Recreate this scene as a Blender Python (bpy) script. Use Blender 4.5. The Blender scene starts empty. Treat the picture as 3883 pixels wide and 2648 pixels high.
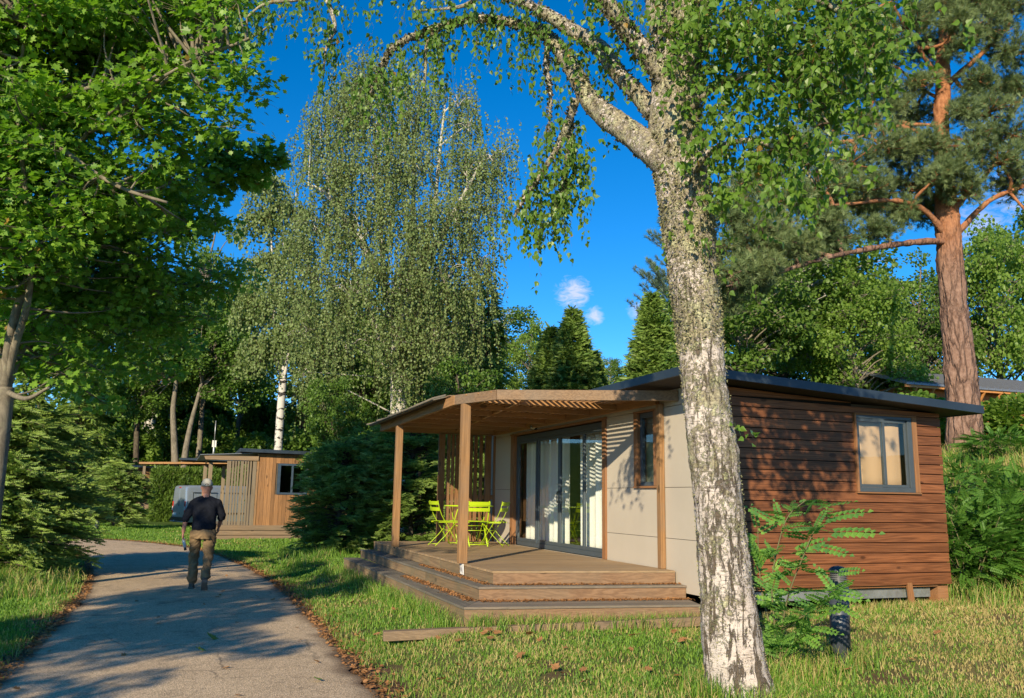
import bpy, math, random
import numpy as np
from mathutils import Vector, Matrix, noise as mnoise

SC = bpy.context.scene
COL = SC.collection
RNG = np.random.default_rng(7)
random.seed(7)

# ------------------------------------------------------------------ camera
# world axes follow the big cabin: +Y runs away along its grey wall, +X runs
# away to the right along its boarded wall, z = 0 is the gravel path.
CAMZ = 1.58
F_PX = 3238.6                       # focal length in pixels of the 3883 px photo
PITCH, ROLL, YAW = math.radians(9.912), math.radians(0.872), math.radians(20.028)
_cp, _sp, _cr, _sr = math.cos(PITCH), math.sin(PITCH), math.cos(ROLL), math.sin(ROLL)
_r0, _u0 = np.array([1, 0, 0.]), np.array([0, -_sp, _cp])
FW0 = np.array([0, _cp, _sp])
_M = np.array([[math.cos(YAW), math.sin(YAW), 0], [-math.sin(YAW), math.cos(YAW), 0], [0, 0, 1]])
RIGHT, UP, FWD = _M @ (_cr * _r0 + _sr * _u0), _M @ (-_sr * _r0 + _cr * _u0), _M @ FW0
HF = np.array([FWD[0], FWD[1]]); HF /= np.hypot(*HF)      # horizontal forward
HR = np.array([HF[1], -HF[0]])                            # horizontal right

cam_d = bpy.data.cameras.new('camera')
cam = bpy.data.objects.new('camera', cam_d)
COL.objects.link(cam)
cam_d.sensor_width = 36.0
cam_d.lens = F_PX * 36.0 / 3883.0
cam_d.clip_start = 0.05
cam_d.clip_end = 2000
mw = Matrix.Identity(4)
for i, v in enumerate((RIGHT, UP, -FWD)):
    for j in range(3):
        mw[j][i] = v[j]
mw.translation = Vector((0, 0, CAMZ))
cam.matrix_world = mw
SC.camera = cam


def at(px, py, fd):
    """world point seen at (px, py) of the 2324 px wide photo, fd metres ahead."""
    u = px * 3883 / 2324 - 1941.5
    v = py * 3883 / 2324 - 1324
    d = u * RIGHT - v * UP + F_PX * FWD
    k = fd / (d[0] * HF[0] + d[1] * HF[1])
    return np.array([d[0] * k, d[1] * k, d[2] * k + CAMZ])


# ------------------------------------------------------------------ light
SUN_TO = Vector((-1, -1.28, 0.66)).normalized()
SUN_EL = math.asin(SUN_TO.z)
SUN_ROT = math.atan2(SUN_TO.x, SUN_TO.y)
sl = bpy.data.lights.new('sun', 'SUN')
sl.energy = 5.0
sl.angle = math.radians(0.53)
sl.color = (1.0, 0.84, 0.58)
so = bpy.data.objects.new('sun', sl)
COL.objects.link(so)
so.rotation_euler = SUN_TO.to_track_quat('Z', 'Y').to_euler()
so.location = (0, 0, 30)

world = bpy.data.worlds.new('World')
SC.world = world
world.use_nodes = True
wn = world.node_tree
wn.nodes.clear()
w_out = wn.nodes.new('ShaderNodeOutputWorld')
w_bg = wn.nodes.new('ShaderNodeBackground')
w_sky = wn.nodes.new('ShaderNodeTexSky')
w_sky.sky_type = 'NISHITA'
w_sky.sun_disc = False
w_sky.sun_elevation = SUN_EL
w_sky.sun_rotation = SUN_ROT
w_sky.altitude = 3200
w_sky.air_density = 1.0
w_sky.dust_density = 0.0
w_sky.ozone_density = 3.0
w_bg.inputs['Strength'].default_value = 0.15
w_hs = wn.nodes.new('ShaderNodeHueSaturation')
w_hs.inputs['Saturation'].default_value = 1.34
w_hs.inputs['Value'].default_value = 0.94
wn.links.new(w_sky.outputs[0], w_hs.inputs['Color'])
# a few small wisps of cloud, laid out by compass direction and height
w_tc = wn.nodes.new('ShaderNodeTexCoord')
cloud_sum = None


def wnode(t, **kw):
    n = wn.nodes.new(t)
    for k, v in kw.items():
        setattr(n, k, v)
    return n


for (cx, cy, rad, amp) in ((1300, 668, 0.030, 1.0), (1350, 716, 0.018, 0.9), (1450, 705, 0.022, 0.8),
                           (2225, 520, 0.06, 0.7), (2300, 440, 0.06, 0.65)):
    d = at(cx, cy, 100) - np.array([0, 0, CAMZ])
    d /= np.linalg.norm(d)
    vs = wnode('ShaderNodeVectorMath', operation='DISTANCE')
    wn.links.new(w_tc.outputs['Generated'], vs.inputs[0])
    vs.inputs[1].default_value = tuple(d)
    mr = wnode('ShaderNodeMapRange')
    mr.inputs['From Min'].default_value = rad * 1.25
    mr.inputs['From Max'].default_value = 0
    mr.inputs['To Max'].default_value = amp
    wn.links.new(vs.outputs['Value'], mr.inputs['Value'])
    if cloud_sum is None:
        cloud_sum = mr.outputs[0]
    else:
        ad = wnode('ShaderNodeMath', operation='MAXIMUM')
        wn.links.new(cloud_sum, ad.inputs[0])
        wn.links.new(mr.outputs[0], ad.inputs[1])
        cloud_sum = ad.outputs[0]
w_nz = wnode('ShaderNodeTexNoise')
w_nz.inputs['Scale'].default_value = 52
w_nz.inputs['Detail'].default_value = 6
w_nz.inputs['Roughness'].default_value = 0.6
w_nz.inputs['Distortion'].default_value = 1.6
w_mp = wnode('ShaderNodeMapping')
w_mp.inputs['Scale'].default_value = (1, 1, 1.9)
wn.links.new(w_tc.outputs['Generated'], w_mp.inputs['Vector'])
wn.links.new(w_mp.outputs[0], w_nz.inputs['Vector'])
w_ml = wnode('ShaderNodeMath', operation='MULTIPLY')
wn.links.new(w_nz.outputs['Fac'], w_ml.inputs[0])
wn.links.new(cloud_sum, w_ml.inputs[1])
w_rp = wnode('ShaderNodeMapRange')
w_rp.inputs['From Min'].default_value = 0.20
w_rp.inputs['From Max'].default_value = 0.48
w_rp.inputs['To Max'].default_value = 0.7
wn.links.new(w_ml.outputs[0], w_rp.inputs['Value'])
w_mx = wnode('ShaderNodeMixRGB')
w_mx.inputs['Color2'].default_value = (4.2, 4.1, 4.6, 1)
wn.links.new(w_rp.outputs[0], w_mx.inputs['Fac'])
wn.links.new(w_hs.outputs[0], w_mx.inputs['Color1'])
wn.links.new(w_mx.outputs[0], w_bg.inputs['Color'])
wn.links.new(w_bg.outputs[0], w_out.inputs['Surface'])

SC.view_settings.view_transform = 'Standard'
SC.view_settings.look = 'None'
SC.view_settings.gamma = 1
SC.view_settings.use_curve_mapping = False
SC.view_settings.exposure = 0.52
SC.render.engine = 'CYCLES'
SC.cycles.max_bounces = 8
SC.cycles.diffuse_bounces = 4
SC.cycles.glossy_bounces = 4
SC.cycles.transmission_bounces = 6
SC.cycles.transparent_max_bounces = 10
SC.cycles.use_denoising = True
SC.cycles.sample_clamp_indirect = 6


# ------------------------------------------------------------------ mesh helpers
class MB:
    """collects geometry in world coordinates; build() links it as ONE mesh object"""

    def __init__(self):
        self.v, self.f, self.n = [], [], 0

    def add(self, v, f, m=0, s=False):
        v = np.asarray(v, float).reshape(-1, 3)
        if isinstance(f, np.ndarray):
            fs = [f]
        else:
            by = {}
            for q in f:
                by.setdefault(len(q), []).append(q)
            fs = [np.array(x) for x in by.values()]
        self.v.append(v)
        for q in fs:
            if len(q):
                self.f.append((q + self.n, m, s))
        self.n += len(v)
        return self

    def box(self, x0, x1, y0, y1, z0, z1, m=0):
        v = [(x, y, z) for x in (x0, x1) for y in (y0, y1) for z in (z0, z1)]
        return self.add(v, [(0, 1, 3, 2), (4, 6, 7, 5), (0, 4, 5, 1), (2, 3, 7, 6), (0, 2, 6, 4), (1, 5, 7, 3)], m)

    def hexa(self, v, m=0):
        """8 corners: bottom ring of four, top ring of four"""
        return self.add(v, [(3, 2, 1, 0), (4, 5, 6, 7), (0, 1, 5, 4), (1, 2, 6, 5), (2, 3, 7, 6), (3, 0, 4, 7)], m)

    def prism(self, poly, z0, z1, m=0):
        n = len(poly)
        v = [(p[0], p[1], z0) for p in poly] + [(p[0], p[1], z1) for p in poly]
        f = [tuple(range(n - 1, -1, -1)), tuple(range(n, 2 * n))]
        f += [(i, (i + 1) % n, n + (i + 1) % n, n + i) for i in range(n)]
        return self.add(v, f, m)

    def beam(self, a, b, w, h, m=0, up=(0, 0, 1)):
        """bar of width w, height h between a and b (centre line)"""
        a, b, up = np.array(a, float), np.array(b, float), np.array(up, float)
        d = b - a
        d /= np.linalg.norm(d)
        s = np.cross(d, up); s /= np.linalg.norm(s)
        t = np.cross(s, d)
        o = [(-1, -1), (1, -1), (1, 1), (-1, 1)]
        v = [p + s * i * w / 2 + t * j * h / 2 for p in (a, b) for i, j in o]
        return self.add(v, [(3, 2, 1, 0), (4, 5, 6, 7), (0, 1, 5, 4), (1, 2, 6, 5), (2, 3, 7, 6), (3, 0, 4, 7)], m)

    def tube(self, P, R, sides=6, m=0, cap=True, s=True, sq=1.0):
        P = np.asarray(P, float)
        n = len(P)
        R = np.broadcast_to(np.asarray(R, float), (n,))
        T = np.gradient(P, axis=0)
        T /= np.linalg.norm(T, axis=1)[:, None] + 1e-9
        ref = np.array([0, 0, 1.]) if abs(T[0][2]) < 0.9 else np.array([1., 0, 0])
        N = np.cross(T, ref); N /= np.linalg.norm(N, axis=1)[:, None] + 1e-9
        for i in range(1, n):
            q = N[i - 1] - T[i] * np.dot(N[i - 1], T[i])
            l = np.linalg.norm(q)
            if l > 1e-6:
                N[i] = q / l
        B = np.cross(T, N)
        a = np.linspace(0, 2 * np.pi, sides, endpoint=False)
        V = P[:, None] + R[:, None, None] * (np.cos(a)[None, :, None] * N[:, None] + sq * np.sin(a)[None, :, None] * B[:, None])
        i = np.arange(n - 1)[:, None]
        j = np.arange(sides)[None]
        k = (j + 1) % sides
        F = np.stack([i * sides + j + 0 * k, i * sides + k, (i + 1) * sides + k, (i + 1) * sides + j + 0 * k], -1).reshape(-1, 4)
        self.add(V.reshape(-1, 3), F, m, s)
        if cap:
            o = self.n - n * sides
            self.f.append((np.array([list(range(o + sides - 1, o - 1, -1))]), m, False))
            self.f.append((np.array([list(range(o + (n - 1) * sides, o + n * sides))]), m, False))
        return self

    def cyl(self, c, r, z0, z1, sides=24, m=0, r1=None):
        r1 = r if r1 is None else r1
        return self.tube([(c[0], c[1], z0), (c[0], c[1], z1)], [r, r1], sides, m, True, True)

    def mesh(self, name, mats, off=(0, 0, 0)):
        me = bpy.data.meshes.new(name)
        V = np.concatenate(self.v) - np.asarray(off, float)
        bad = ~np.isfinite(V).all(1)
        if bad.any():
            print('NANS', name, bad.sum()); V[bad] = 0
        me.vertices.add(len(V))
        me.vertices.foreach_set('co', V.astype(np.float32).ravel())
        tot = sum(q.size for q, _, _ in self.f)
        nf = sum(len(q) for q, _, _ in self.f)
        idx = np.concatenate([q.ravel() for q, _, _ in self.f]).astype(np.int32)
        cnt = np.concatenate([np.full(len(q), q.shape[1]) for q, _, _ in self.f])
        mi = np.concatenate([np.full(len(q), m) for q, m, _ in self.f]).astype(np.int32)
        sm = np.concatenate([np.full(len(q), s) for q, _, s in self.f]).astype(bool)
        start = np.concatenate([[0], np.cumsum(cnt)[:-1]]).astype(np.int32)
        me.loops.add(tot)
        me.loops.foreach_set('vertex_index', idx)
        me.polygons.add(nf)
        me.polygons.foreach_set('loop_start', start)
        for mt in (mats if isinstance(mats, (list, tuple)) else [mats]):
            me.materials.append(mt)
        me.polygons.foreach_set('material_index', mi)
        me.polygons.foreach_set('use_smooth', sm)
        me.update(calc_edges=True)
        return me

    def build(self, name, mats, parent=None, loc=None, bevel=0):
        off = np.array(loc, float) if loc is not None else np.zeros(3)
        q = parent
        while q is not None:
            off = off + np.array(q.location)
            q = q.parent
        me = self.mesh(name, mats, off)
        o = bpy.data.objects.new(name, me)
        COL.objects.link(o)
        if parent is not None:
            o.parent = parent
        elif loc is not None:
            o.location = loc
        if bevel:
            b = o.modifiers.new('bevel', 'BEVEL')
            b.width = bevel
            b.segments = 2
            b.limit_method = 'ANGLE'
        return o


def tag(o, label=None, cat=None, group=None, kind=None):
    if label: o['label'] = label
    if cat: o['category'] = cat
    if group: o['group'] = group
    if kind: o['kind'] = kind
    return o


def thing(name, loc, label, cat, group=None):
    o = bpy.data.objects.new(name, None)
    COL.objects.link(o)
    o.location = tuple(float(x) for x in loc)
    o.empty_display_size = 0.2
    return tag(o, label, cat, group)


def copy_tree(o, loc=None, rz=None, label=None, scale=None, parent=None, group=None):
    c = o.copy()
    COL.objects.link(c)
    if parent is not None:
        c.parent = parent
    if loc is not None: c.location = tuple(float(x) for x in loc)
    if rz is not None: c.rotation_euler[2] = rz
    if scale is not None: c.scale = scale if hasattr(scale, '__len__') else (scale,) * 3
    if label: c['label'] = label
    if group: c['group'] = group
    for ch in [x for x in KIDS.get(o.name, [])]:
        copy_tree(ch, parent=c)
    return c


class _Kids(dict):
    def get(self, k, d=None):
        return [x for x in bpy.data.objects[k].children]


KIDS = _Kids()


# ------------------------------------------------------------------ material helpers
def new_mat(name):
    m = bpy.data.materials.new(name)
    m.use_nodes = True
    nt = m.node_tree
    nt.nodes.clear()
    return m, nt


class NT:
    def __init__(self, name):
        self.m, self.t = new_mat(name)
        self.out = self.n('ShaderNodeOutputMaterial')

    def n(self, t, **kw):
        x = self.t.nodes.new(t)
        for k, v in kw.items():
            setattr(x, k, v)
        return x

    def link(self, a, b):
        self.t.links.new(a, b)

    def put(self, node, key, val):
        if val is None: return
        if hasattr(val, 'is_output') or isinstance(val, bpy.types.NodeSocket):
            self.link(val, node.inputs[key])
        else:
            if isinstance(val, tuple) and len(val) == 3 and node.inputs[key].type == 'RGBA':
                val = val + (1,)
            node.inputs[key].default_value = val

    def math(self, op, a, b=None, clamp=False):
        x = self.n('ShaderNodeMath', operation=op)
        x.use_clamp = clamp
        self.put(x, 0, a)
        if b is not None: self.put(x, 1, b)
        return x.outputs[0]

    def mix(self, f, a, b, blend='MIX'):
        x = self.n('ShaderNodeMixRGB', blend_type=blend)
        self.put(x, 'Fac', f); self.put(x, 'Color1', a); self.put(x, 'Color2', b)
        return x.outputs[0]

    def ramp(self, v, lo, hi, a=0.0, b=1.0, smooth=False):
        x = self.n('ShaderNodeMapRange')
        if smooth: x.interpolation_type = 'SMOOTHSTEP'
        self.put(x, 'Value', v)
        x.inputs['From Min'].default_value = lo
        x.inputs['From Max'].default_value = hi
        x.inputs['To Min'].default_value = a
        x.inputs['To Max'].default_value = b
        return x.outputs[0]

    def coord(self, scale=(1, 1, 1), kind='Object', rnd=0.0):
        tc = self.n('ShaderNodeTexCoord')
        mp = self.n('ShaderNodeMapping')
        mp.inputs['Scale'].default_value = scale
        src = tc.outputs[kind]
        if rnd:
            g = self.n('ShaderNodeNewGeometry')
            o = self.n('ShaderNodeObjectInfo')
            a = self.math('ADD', g.outputs['Random Per Island'], o.outputs['Random'])
            mlt = self.math('MULTIPLY', a, rnd)
            va = self.n('ShaderNodeVectorMath', operation='ADD')
            self.link(src, va.inputs[0]); self.link(mlt, va.inputs[1])
            src = va.outputs[0]
        self.link(src, mp.inputs['Vector'])
        return mp.outputs[0]

    def noise(self, vec, scale, detail=4, rough=0.5, dist=0.0, out='Fac'):
        x = self.n('ShaderNodeTexNoise')
        self.put(x, 'Vector', vec)
        x.inputs['Scale'].default_value = scale
        x.inputs['Detail'].default_value = detail
        x.inputs['Roughness'].default_value = rough
        x.inputs['Distortion'].default_value = dist
        return x.outputs[out]

    def voro(self, vec, scale, feature='F1', out='Distance', rnd=1.0):
        x = self.n('ShaderNodeTexVoronoi', feature=feature)
        self.put(x, 'Vector', vec)
        x.inputs['Scale'].default_value = scale
        x.inputs['Randomness'].default_value = rnd
        return x.outputs[out]

    def island(self):
        return self.n('ShaderNodeNewGeometry').outputs['Random Per Island']

    def bsdf(self, col, rough=0.6, spec=0.4, metal=0.0, bump=None, bstr=0.3, bdist=0.01, trans=None):
        p = self.n('ShaderNodeBsdfPrincipled')
        self.put(p, 'Base Color', col)
        self.put(p, 'Roughness', rough)
        self.put(p, 'Specular IOR Level', spec)
        self.put(p, 'Metallic', metal)
        if bump is not None:
            b = self.n('ShaderNodeBump')
            b.inputs['Strength'].default_value = bstr
            b.inputs['Distance'].default_value = bdist
            self.link(bump, b.inputs['Height'])
            self.link(b.outputs[0], p.inputs['Normal'])
        return p.outputs[0]

    def done(self, sh):
        self.link(sh, self.out.inputs['Surface'])
        return self.m


def wood(name, c1, c2, axis=0, grain=1.0, rough=0.65, knots=True, grey=0.0, greycol=(0.22, 0.19, 0.16), bstr=0.35, tint=0.25, ringw=0.28):
    """boards whose grain runs along axis 0/1/2"""
    a = NT(name)
    s = [9.0, 9.0, 9.0]
    s[axis] = 0.35
    v = a.coord(tuple(x * grain for x in s), rnd=13.0)
    n1 = a.noise(v, 1.3, 3, 0.5, 0.4)
    rings = a.math('SINE', a.math('MULTIPLY', n1, 46.0))
    rings = a.ramp(rings, -1, 1)
    s2 = [140.0, 140.0, 140.0]
    s2[axis] = 3.0
    fine = a.noise(a.coord(tuple(s2), rnd=3.0), 1.0, 3, 0.6)
    f = a.math('ADD', a.math('MULTIPLY', rings, ringw), a.math('MULTIPLY', fine, 0.75))
    f = a.ramp(f, 0.2, 0.45 + ringw)
    col = a.mix(f, c1, c2)
    if knots:
        ks = [3.2, 3.2, 3.2]
        ks[axis] = 1.5
        kd = a.voro(a.coord(tuple(ks), rnd=7.0), 1.0)
        k = a.ramp(kd, 0.07, 0.11, 1, 0, True)
        col = a.mix(a.math('MULTIPLY', k, 0.75), col, tuple(x * 0.35 for x in c1))
    # weathering
    wv = a.noise(a.coord((1.3, 1.3, 1.3), rnd=2.0), 1.6, 5, 0.6)
    wf = a.ramp(wv, 0.35, 0.7, 0, 1, True)
    col = a.mix(a.math('MULTIPLY', wf, 0.22 + grey), col, greycol)
    isl = a.island()
    br = a.ramp(isl, 0, 1, 1 - tint, 1 + tint * 0.6)
    col = a.mix(1.0, col, a.comb(br), 'MULTIPLY')
    return a.done(a.bsdf(col, rough, 0.3, 0, f, bstr, 0.003))


def _comb(self, v):
    c = self.n('ShaderNodeCombineXYZ')
    for i in range(3):
        self.link(v, c.inputs[i])
    return c.outputs[0]


NT.comb = _comb


def plain(name, col, rough=0.5, spec=0.4, metal=0.0, vary=0.12, scale=6.0, bstr=0.05, bdist=0.004):
    a = NT(name)
    n = a.noise(a.coord(), scale, 5, 0.6)
    c = a.mix(1.0, col, a.comb(a.ramp(n, 0.25, 0.75, 1 - vary, 1 + vary)), 'MULTIPLY')
    return a.done(a.bsdf(c, a.ramp(n, 0.2, 0.8, max(0.02, rough - 0.08), min(1, rough + 0.08)), spec, metal, n, bstr, bdist))


def leafmat(name, c1, c2, trans=0.35, tcol=None, rough=0.45, spec=0.35, pscale=0.9, dead=0.0):
    a = NT(name)
    isl = a.island()
    big = a.noise(a.coord(kind='Object'), pscale, 2, 0.5)
    f = a.math('ADD', a.math('MULTIPLY', isl, 0.55), a.math('MULTIPLY', a.ramp(big, 0.32, 0.68), 0.45))
    col = a.mix(f, c1, c2)
    if dead:
        col = a.mix(a.ramp(isl, 1 - dead, 1 - dead + 0.002), col, (0.34, 0.21, 0.05))
    p = a.bsdf(col, rough, spec)
    t = a.n('ShaderNodeBsdfTranslucent')
    tc = a.mix(1.0, col, tcol or (1.6, 1.8, 0.7), 'MULTIPLY')
    a.link(tc, t.inputs['Color'])
    mx = a.n('ShaderNodeMixShader')
    mx.inputs[0].default_value = trans
    a.link(p, mx.inputs[1]); a.link(t.outputs[0], mx.inputs[2])
    return a.done(mx.outputs[0])


# ------------------------------------------------------------------ leaf geometry
def leaf_tpl(w=0.38, fold=0.07):
    v = np.array([(0, 0, 0), (w, .32, fold), (w * .62, .68, fold), (0, 1, -.04), (-w * .62, .68, fold), (-w, .32, fold)])
    return v, np.array([[0, 1, 2, 3], [0, 3, 4, 5]])


def maple_tpl():
    pts = [(0, 0), (.28, -.06), (.22, .18), (.55, .28), (.36, .46), (.40, .72), (.16, .62), (0, 1.0),
           (-.16, .62), (-.40, .72), (-.36, .46), (-.55, .28), (-.22, .18), (-.28, -.06)]
    v = np.array([(x, y, 0.10 * abs(x)) for x, y in pts])
    # two halves folded on the midrib
    return v, [(0, 1, 2, 3, 4, 5, 6, 7), (0, 7, 8, 9, 10, 11, 12, 13)]


def blob_tpl():
    v = np.array([(0, 0, 0), (.5, .25, .08), (.42, .8, .02), (0, 1.05, -.06), (-.45, .7, .05), (-.4, .2, .1)])
    return v, np.array([[0, 1, 2, 3], [0, 3, 4, 5]])


def spray_tpl():
    """flat serrated conifer spray"""
    v = [(0, 0, 0)]
    n = 5
    for i in range(n):
        y = (i + 0.5) / n
        w = .26 * (1 - y * .65)
        v += [(w, y + .14, .03), (.05, y + .02, 0)]
    v += [(0, 1.1, -.03)]
    for i in reversed(range(n)):
        y = (i + 0.5) / n
        w = .26 * (1 - y * .65)
        v += [(-.05, y + .02, 0), (-w, y + .14, .03)]
    v = np.array(v)
    return v, [tuple(range(len(v)))]


def tuft_tpl(n=11, seed=1, w=0.035):
    """pine needle tuft, thin blades fanning forward along +y"""
    r = np.random.default_rng(seed)
    V, F = [], []
    for i in range(n):
        a = r.uniform(0, 2 * np.pi)
        t = r.uniform(0.15, 1.0)
        y0 = r.uniform(0, 0.45)
        d = np.array([np.cos(a) * t, 0.75, np.sin(a) * t]); d /= np.linalg.norm(d)
        s = np.cross(d, [0.3, 0.1, 1.0]); s /= np.linalg.norm(s)
        b = np.array([0, y0, 0])
        k = len(V)
        L = r.uniform(.5, .8)
        V += [b - s * w, b + s * w, b + d * L]
        F.append((k, k + 1, k + 2))
    return np.array(V), np.array(F)


def scatter(mb, tpl, P, D, Nn, S, m=0, wscale=1.0):
    """instances of a template: y axis along D, z axis near Nn, size S"""
    V, F = tpl
    n, k = len(P), len(V)
    if n == 0: return
    D = D / (np.linalg.norm(D, axis=1)[:, None] + 1e-9)
    X = np.cross(D, Nn); X /= np.linalg.norm(X, axis=1)[:, None] + 1e-9
    Z = np.cross(X, D)
    S = np.broadcast_to(S, (n,))
    W = P[:, None] + S[:, None, None] * (wscale * V[None, :, 0:1] * X[:, None] + V[None, :, 1:2] * D[:, None] + V[None, :, 2:3] * Z[:, None])
    off = np.arange(n)[:, None, None] * k
    W = W.reshape(-1, 3)
    if isinstance(F, np.ndarray):
        mb.add(W, (F[None] + off).reshape(-1, F.shape[1]), m, False)
    else:
        by = {}
        for q in F: by.setdefault(len(q), []).append(q)
        base = mb.n
        mb.v.append(W); mb.n += len(W)
        for q in by.values():
            q = np.array(q)
            mb.f.append((((q[None] + off).reshape(-1, q.shape[1])) + base, m, False))


def rnd_unit(n, rng=None):
    v = (rng or RNG).normal(size=(n, 3))
    return v / np.linalg.norm(v, axis=1)[:, None]


def smooth(x, a, b):
    t = np.clip((x - a) / (b - a), 0, 1)
    return t * t * (3 - 2 * t)


# ================================================================== MATERIALS
M_SIDING = wood('red_brown_boards', (0.088, 0.031, 0.013), (0.265, 0.102, 0.042), axis=0, grain=1.0, rough=0.55, tint=0.28, greycol=(0.16, 0.075, 0.04))
M_WOOD_Z = wood('honey_timber_upright', (0.22, 0.115, 0.045), (0.40, 0.22, 0.095), axis=2, grey=0.12, greycol=(0.20, 0.16, 0.12))
M_WOOD_Y = wood('honey_timber_along_wall', (0.30, 0.15, 0.055), (0.52, 0.27, 0.11), axis=1, grey=0.05)
M_WOOD_X = wood('honey_timber_across', (0.30, 0.15, 0.055), (0.50, 0.27, 0.11), axis=0, grey=0.05)
M_TRIM_Z = wood('orange_trim_upright', (0.22, 0.10, 0.04), (0.36, 0.165, 0.065), axis=2)
M_TRIM_Y = wood('orange_trim_flat', (0.22, 0.10, 0.04), (0.36, 0.165, 0.065), axis=1)
M_TRIM_X = wood('orange_trim_long', (0.22, 0.10, 0.04), (0.36, 0.165, 0.065), axis=0)
M_BEAM = wood('weathered_beam', (0.155, 0.095, 0.055), (0.30, 0.19, 0.11), axis=0, grey=0.2, greycol=(0.19, 0.16, 0.13))
M_BEAM_Y = wood('weathered_beam_long', (0.155, 0.095, 0.055), (0.28, 0.18, 0.11), axis=1, grey=0.3, greycol=(0.19, 0.17, 0.14))
M_DECK_X = wood('deck_boards', (0.25, 0.165, 0.09), (0.40, 0.275, 0.155), axis=0, grain=0.9, grey=0.15, greycol=(0.24, 0.2, 0.15), rough=0.75, tint=0.15)
M_FACE_X = wood('step_face_boards', (0.165, 0.095, 0.055), (0.31, 0.19, 0.11), axis=0, grain=0.8, grey=0.1, greycol=(0.22, 0.175, 0.12), rough=0.75, tint=0.18)
M_FACE_Y = wood('step_face_boards_side', (0.15, 0.10, 0.06), (0.27, 0.185, 0.105), axis=1, grain=0.8, grey=0.3, greycol=(0.14, 0.135, 0.085), rough=0.8, tint=0.2)
M_TREAD_X = wood('grey_tread_boards', (0.16, 0.13, 0.10), (0.26, 0.21, 0.165), axis=0, grey=0.3, greycol=(0.16, 0.15, 0.12), rough=0.85, tint=0.15)
M_TREAD_Y = wood('grey_tread_boards_side', (0.13, 0.115, 0.09), (0.21, 0.18, 0.145), axis=1, grey=0.4, greycol=(0.12, 0.12, 0.10), rough=0.85, tint=0.15)
M_SCREEN = wood('screen_slats', (0.16, 0.075, 0.03), (0.31, 0.155, 0.06), axis=2, grey=0.05)
M_CAB2 = wood('cabin_two_boards', (0.17, 0.085, 0.035), (0.35, 0.18, 0.075), axis=2, grey=0.1, tint=0.3, greycol=(0.16, 0.10, 0.06))
M_OLD_Z = wood('grey_slats', (0.15, 0.115, 0.075), (0.27, 0.21, 0.14), axis=2, grey=0.3, greycol=(0.20, 0.17, 0.13))
M_OLD_X = wood('grey_boards', (0.17, 0.115, 0.07), (0.30, 0.21, 0.13), axis=0, grey=0.25, greycol=(0.2, 0.16, 0.12))
M_GREY = plain('beige_grey_panel', (0.47, 0.42, 0.35), 0.55, 0.3, vary=0.07, scale=1.1, bstr=0.01)
M_GAP = plain('dark_gap', (0.02, 0.018, 0.016), 0.9, 0.1)
M_ROOF = plain('dark_blue_metal', (0.028, 0.042, 0.062), 0.38, 0.5, 0.2, vary=0.25, scale=2.2, bstr=0.03)
M_ROOFTOP = plain('grey_roof_sheet', (0.16, 0.18, 0.21), 0.5, 0.4, 0.3, vary=0.2, scale=1.2)
M_FRAME = plain('slate_window_frame', (0.060, 0.078, 0.095), 0.4, 0.5, vary=0.1)
M_STEEL = plain('galvanised_steel', (0.40, 0.43, 0.46), 0.45, 0.5, 0.7, vary=0.25, scale=9)
M_CURT = plain('white_curtain', (0.80, 0.80, 0.78), 0.85, 0.1, vary=0.05, scale=3)
M_BLIND = plain('tan_blind', (0.52, 0.345, 0.215), 0.8, 0.15, vary=0.04, scale=2)
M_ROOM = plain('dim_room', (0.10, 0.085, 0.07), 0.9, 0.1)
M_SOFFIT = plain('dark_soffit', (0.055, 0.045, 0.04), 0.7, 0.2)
M_BLACK = plain('black_plastic', (0.018, 0.018, 0.02), 0.45, 0.4)
M_WHITE = plain('white_paint', (0.72, 0.72, 0.70), 0.5, 0.4, vary=0.1, scale=20)
M_LIME = plain('lime_powder_coat', (0.40, 0.56, 0.012), 0.35, 0.5, vary=0.06)
M_BOLL = plain('anthracite_paint', (0.055, 0.065, 0.085), 0.42, 0.5, 0.1, vary=0.2, scale=14)
M_CONC = plain('pale_concrete', (0.34, 0.33, 0.31), 0.9, 0.2, vary=0.2, scale=12, bstr=0.3)
M_SILVER = plain('silver_van_paint', (0.34, 0.40, 0.47), 0.32, 0.6, 0.55, vary=0.06, scale=2)
M_TYRE = plain('tyre_rubber', (0.02, 0.02, 0.02), 0.85, 0.2)
M_REDL = plain('red_tail_lamp', (0.45, 0.012, 0.012), 0.2, 0.6, vary=0.2, scale=20)


def glass_mat():
    a = NT('window_glass')
    lw = a.n('ShaderNodeLayerWeight'); lw.inputs['Blend'].default_value = 0.5
    f = a.math('ADD', a.math('MULTIPLY', a.math('POWER', lw.outputs['Facing'], 4.5), 0.8), 0.03, True)
    g = a.n('ShaderNodeBsdfGlossy'); g.inputs['Roughness'].default_value = 0.015
    g.inputs['Color'].default_value = (0.95, 1.0, 0.98, 1)
    t = a.n('ShaderNodeBsdfTransparent'); t.inputs['Color'].default_value = (0.96, 0.975, 0.965, 1)
    m = a.n('ShaderNodeMixShader')
    a.link(f, m.inputs[0]); a.link(t.outputs[0], m.inputs[1]); a.link(g.outputs[0], m.inputs[2])
    return a.done(m.outputs[0])


M_GLASS = glass_mat()


def leaf_green(name, **k): return leafmat(name, **k)


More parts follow.
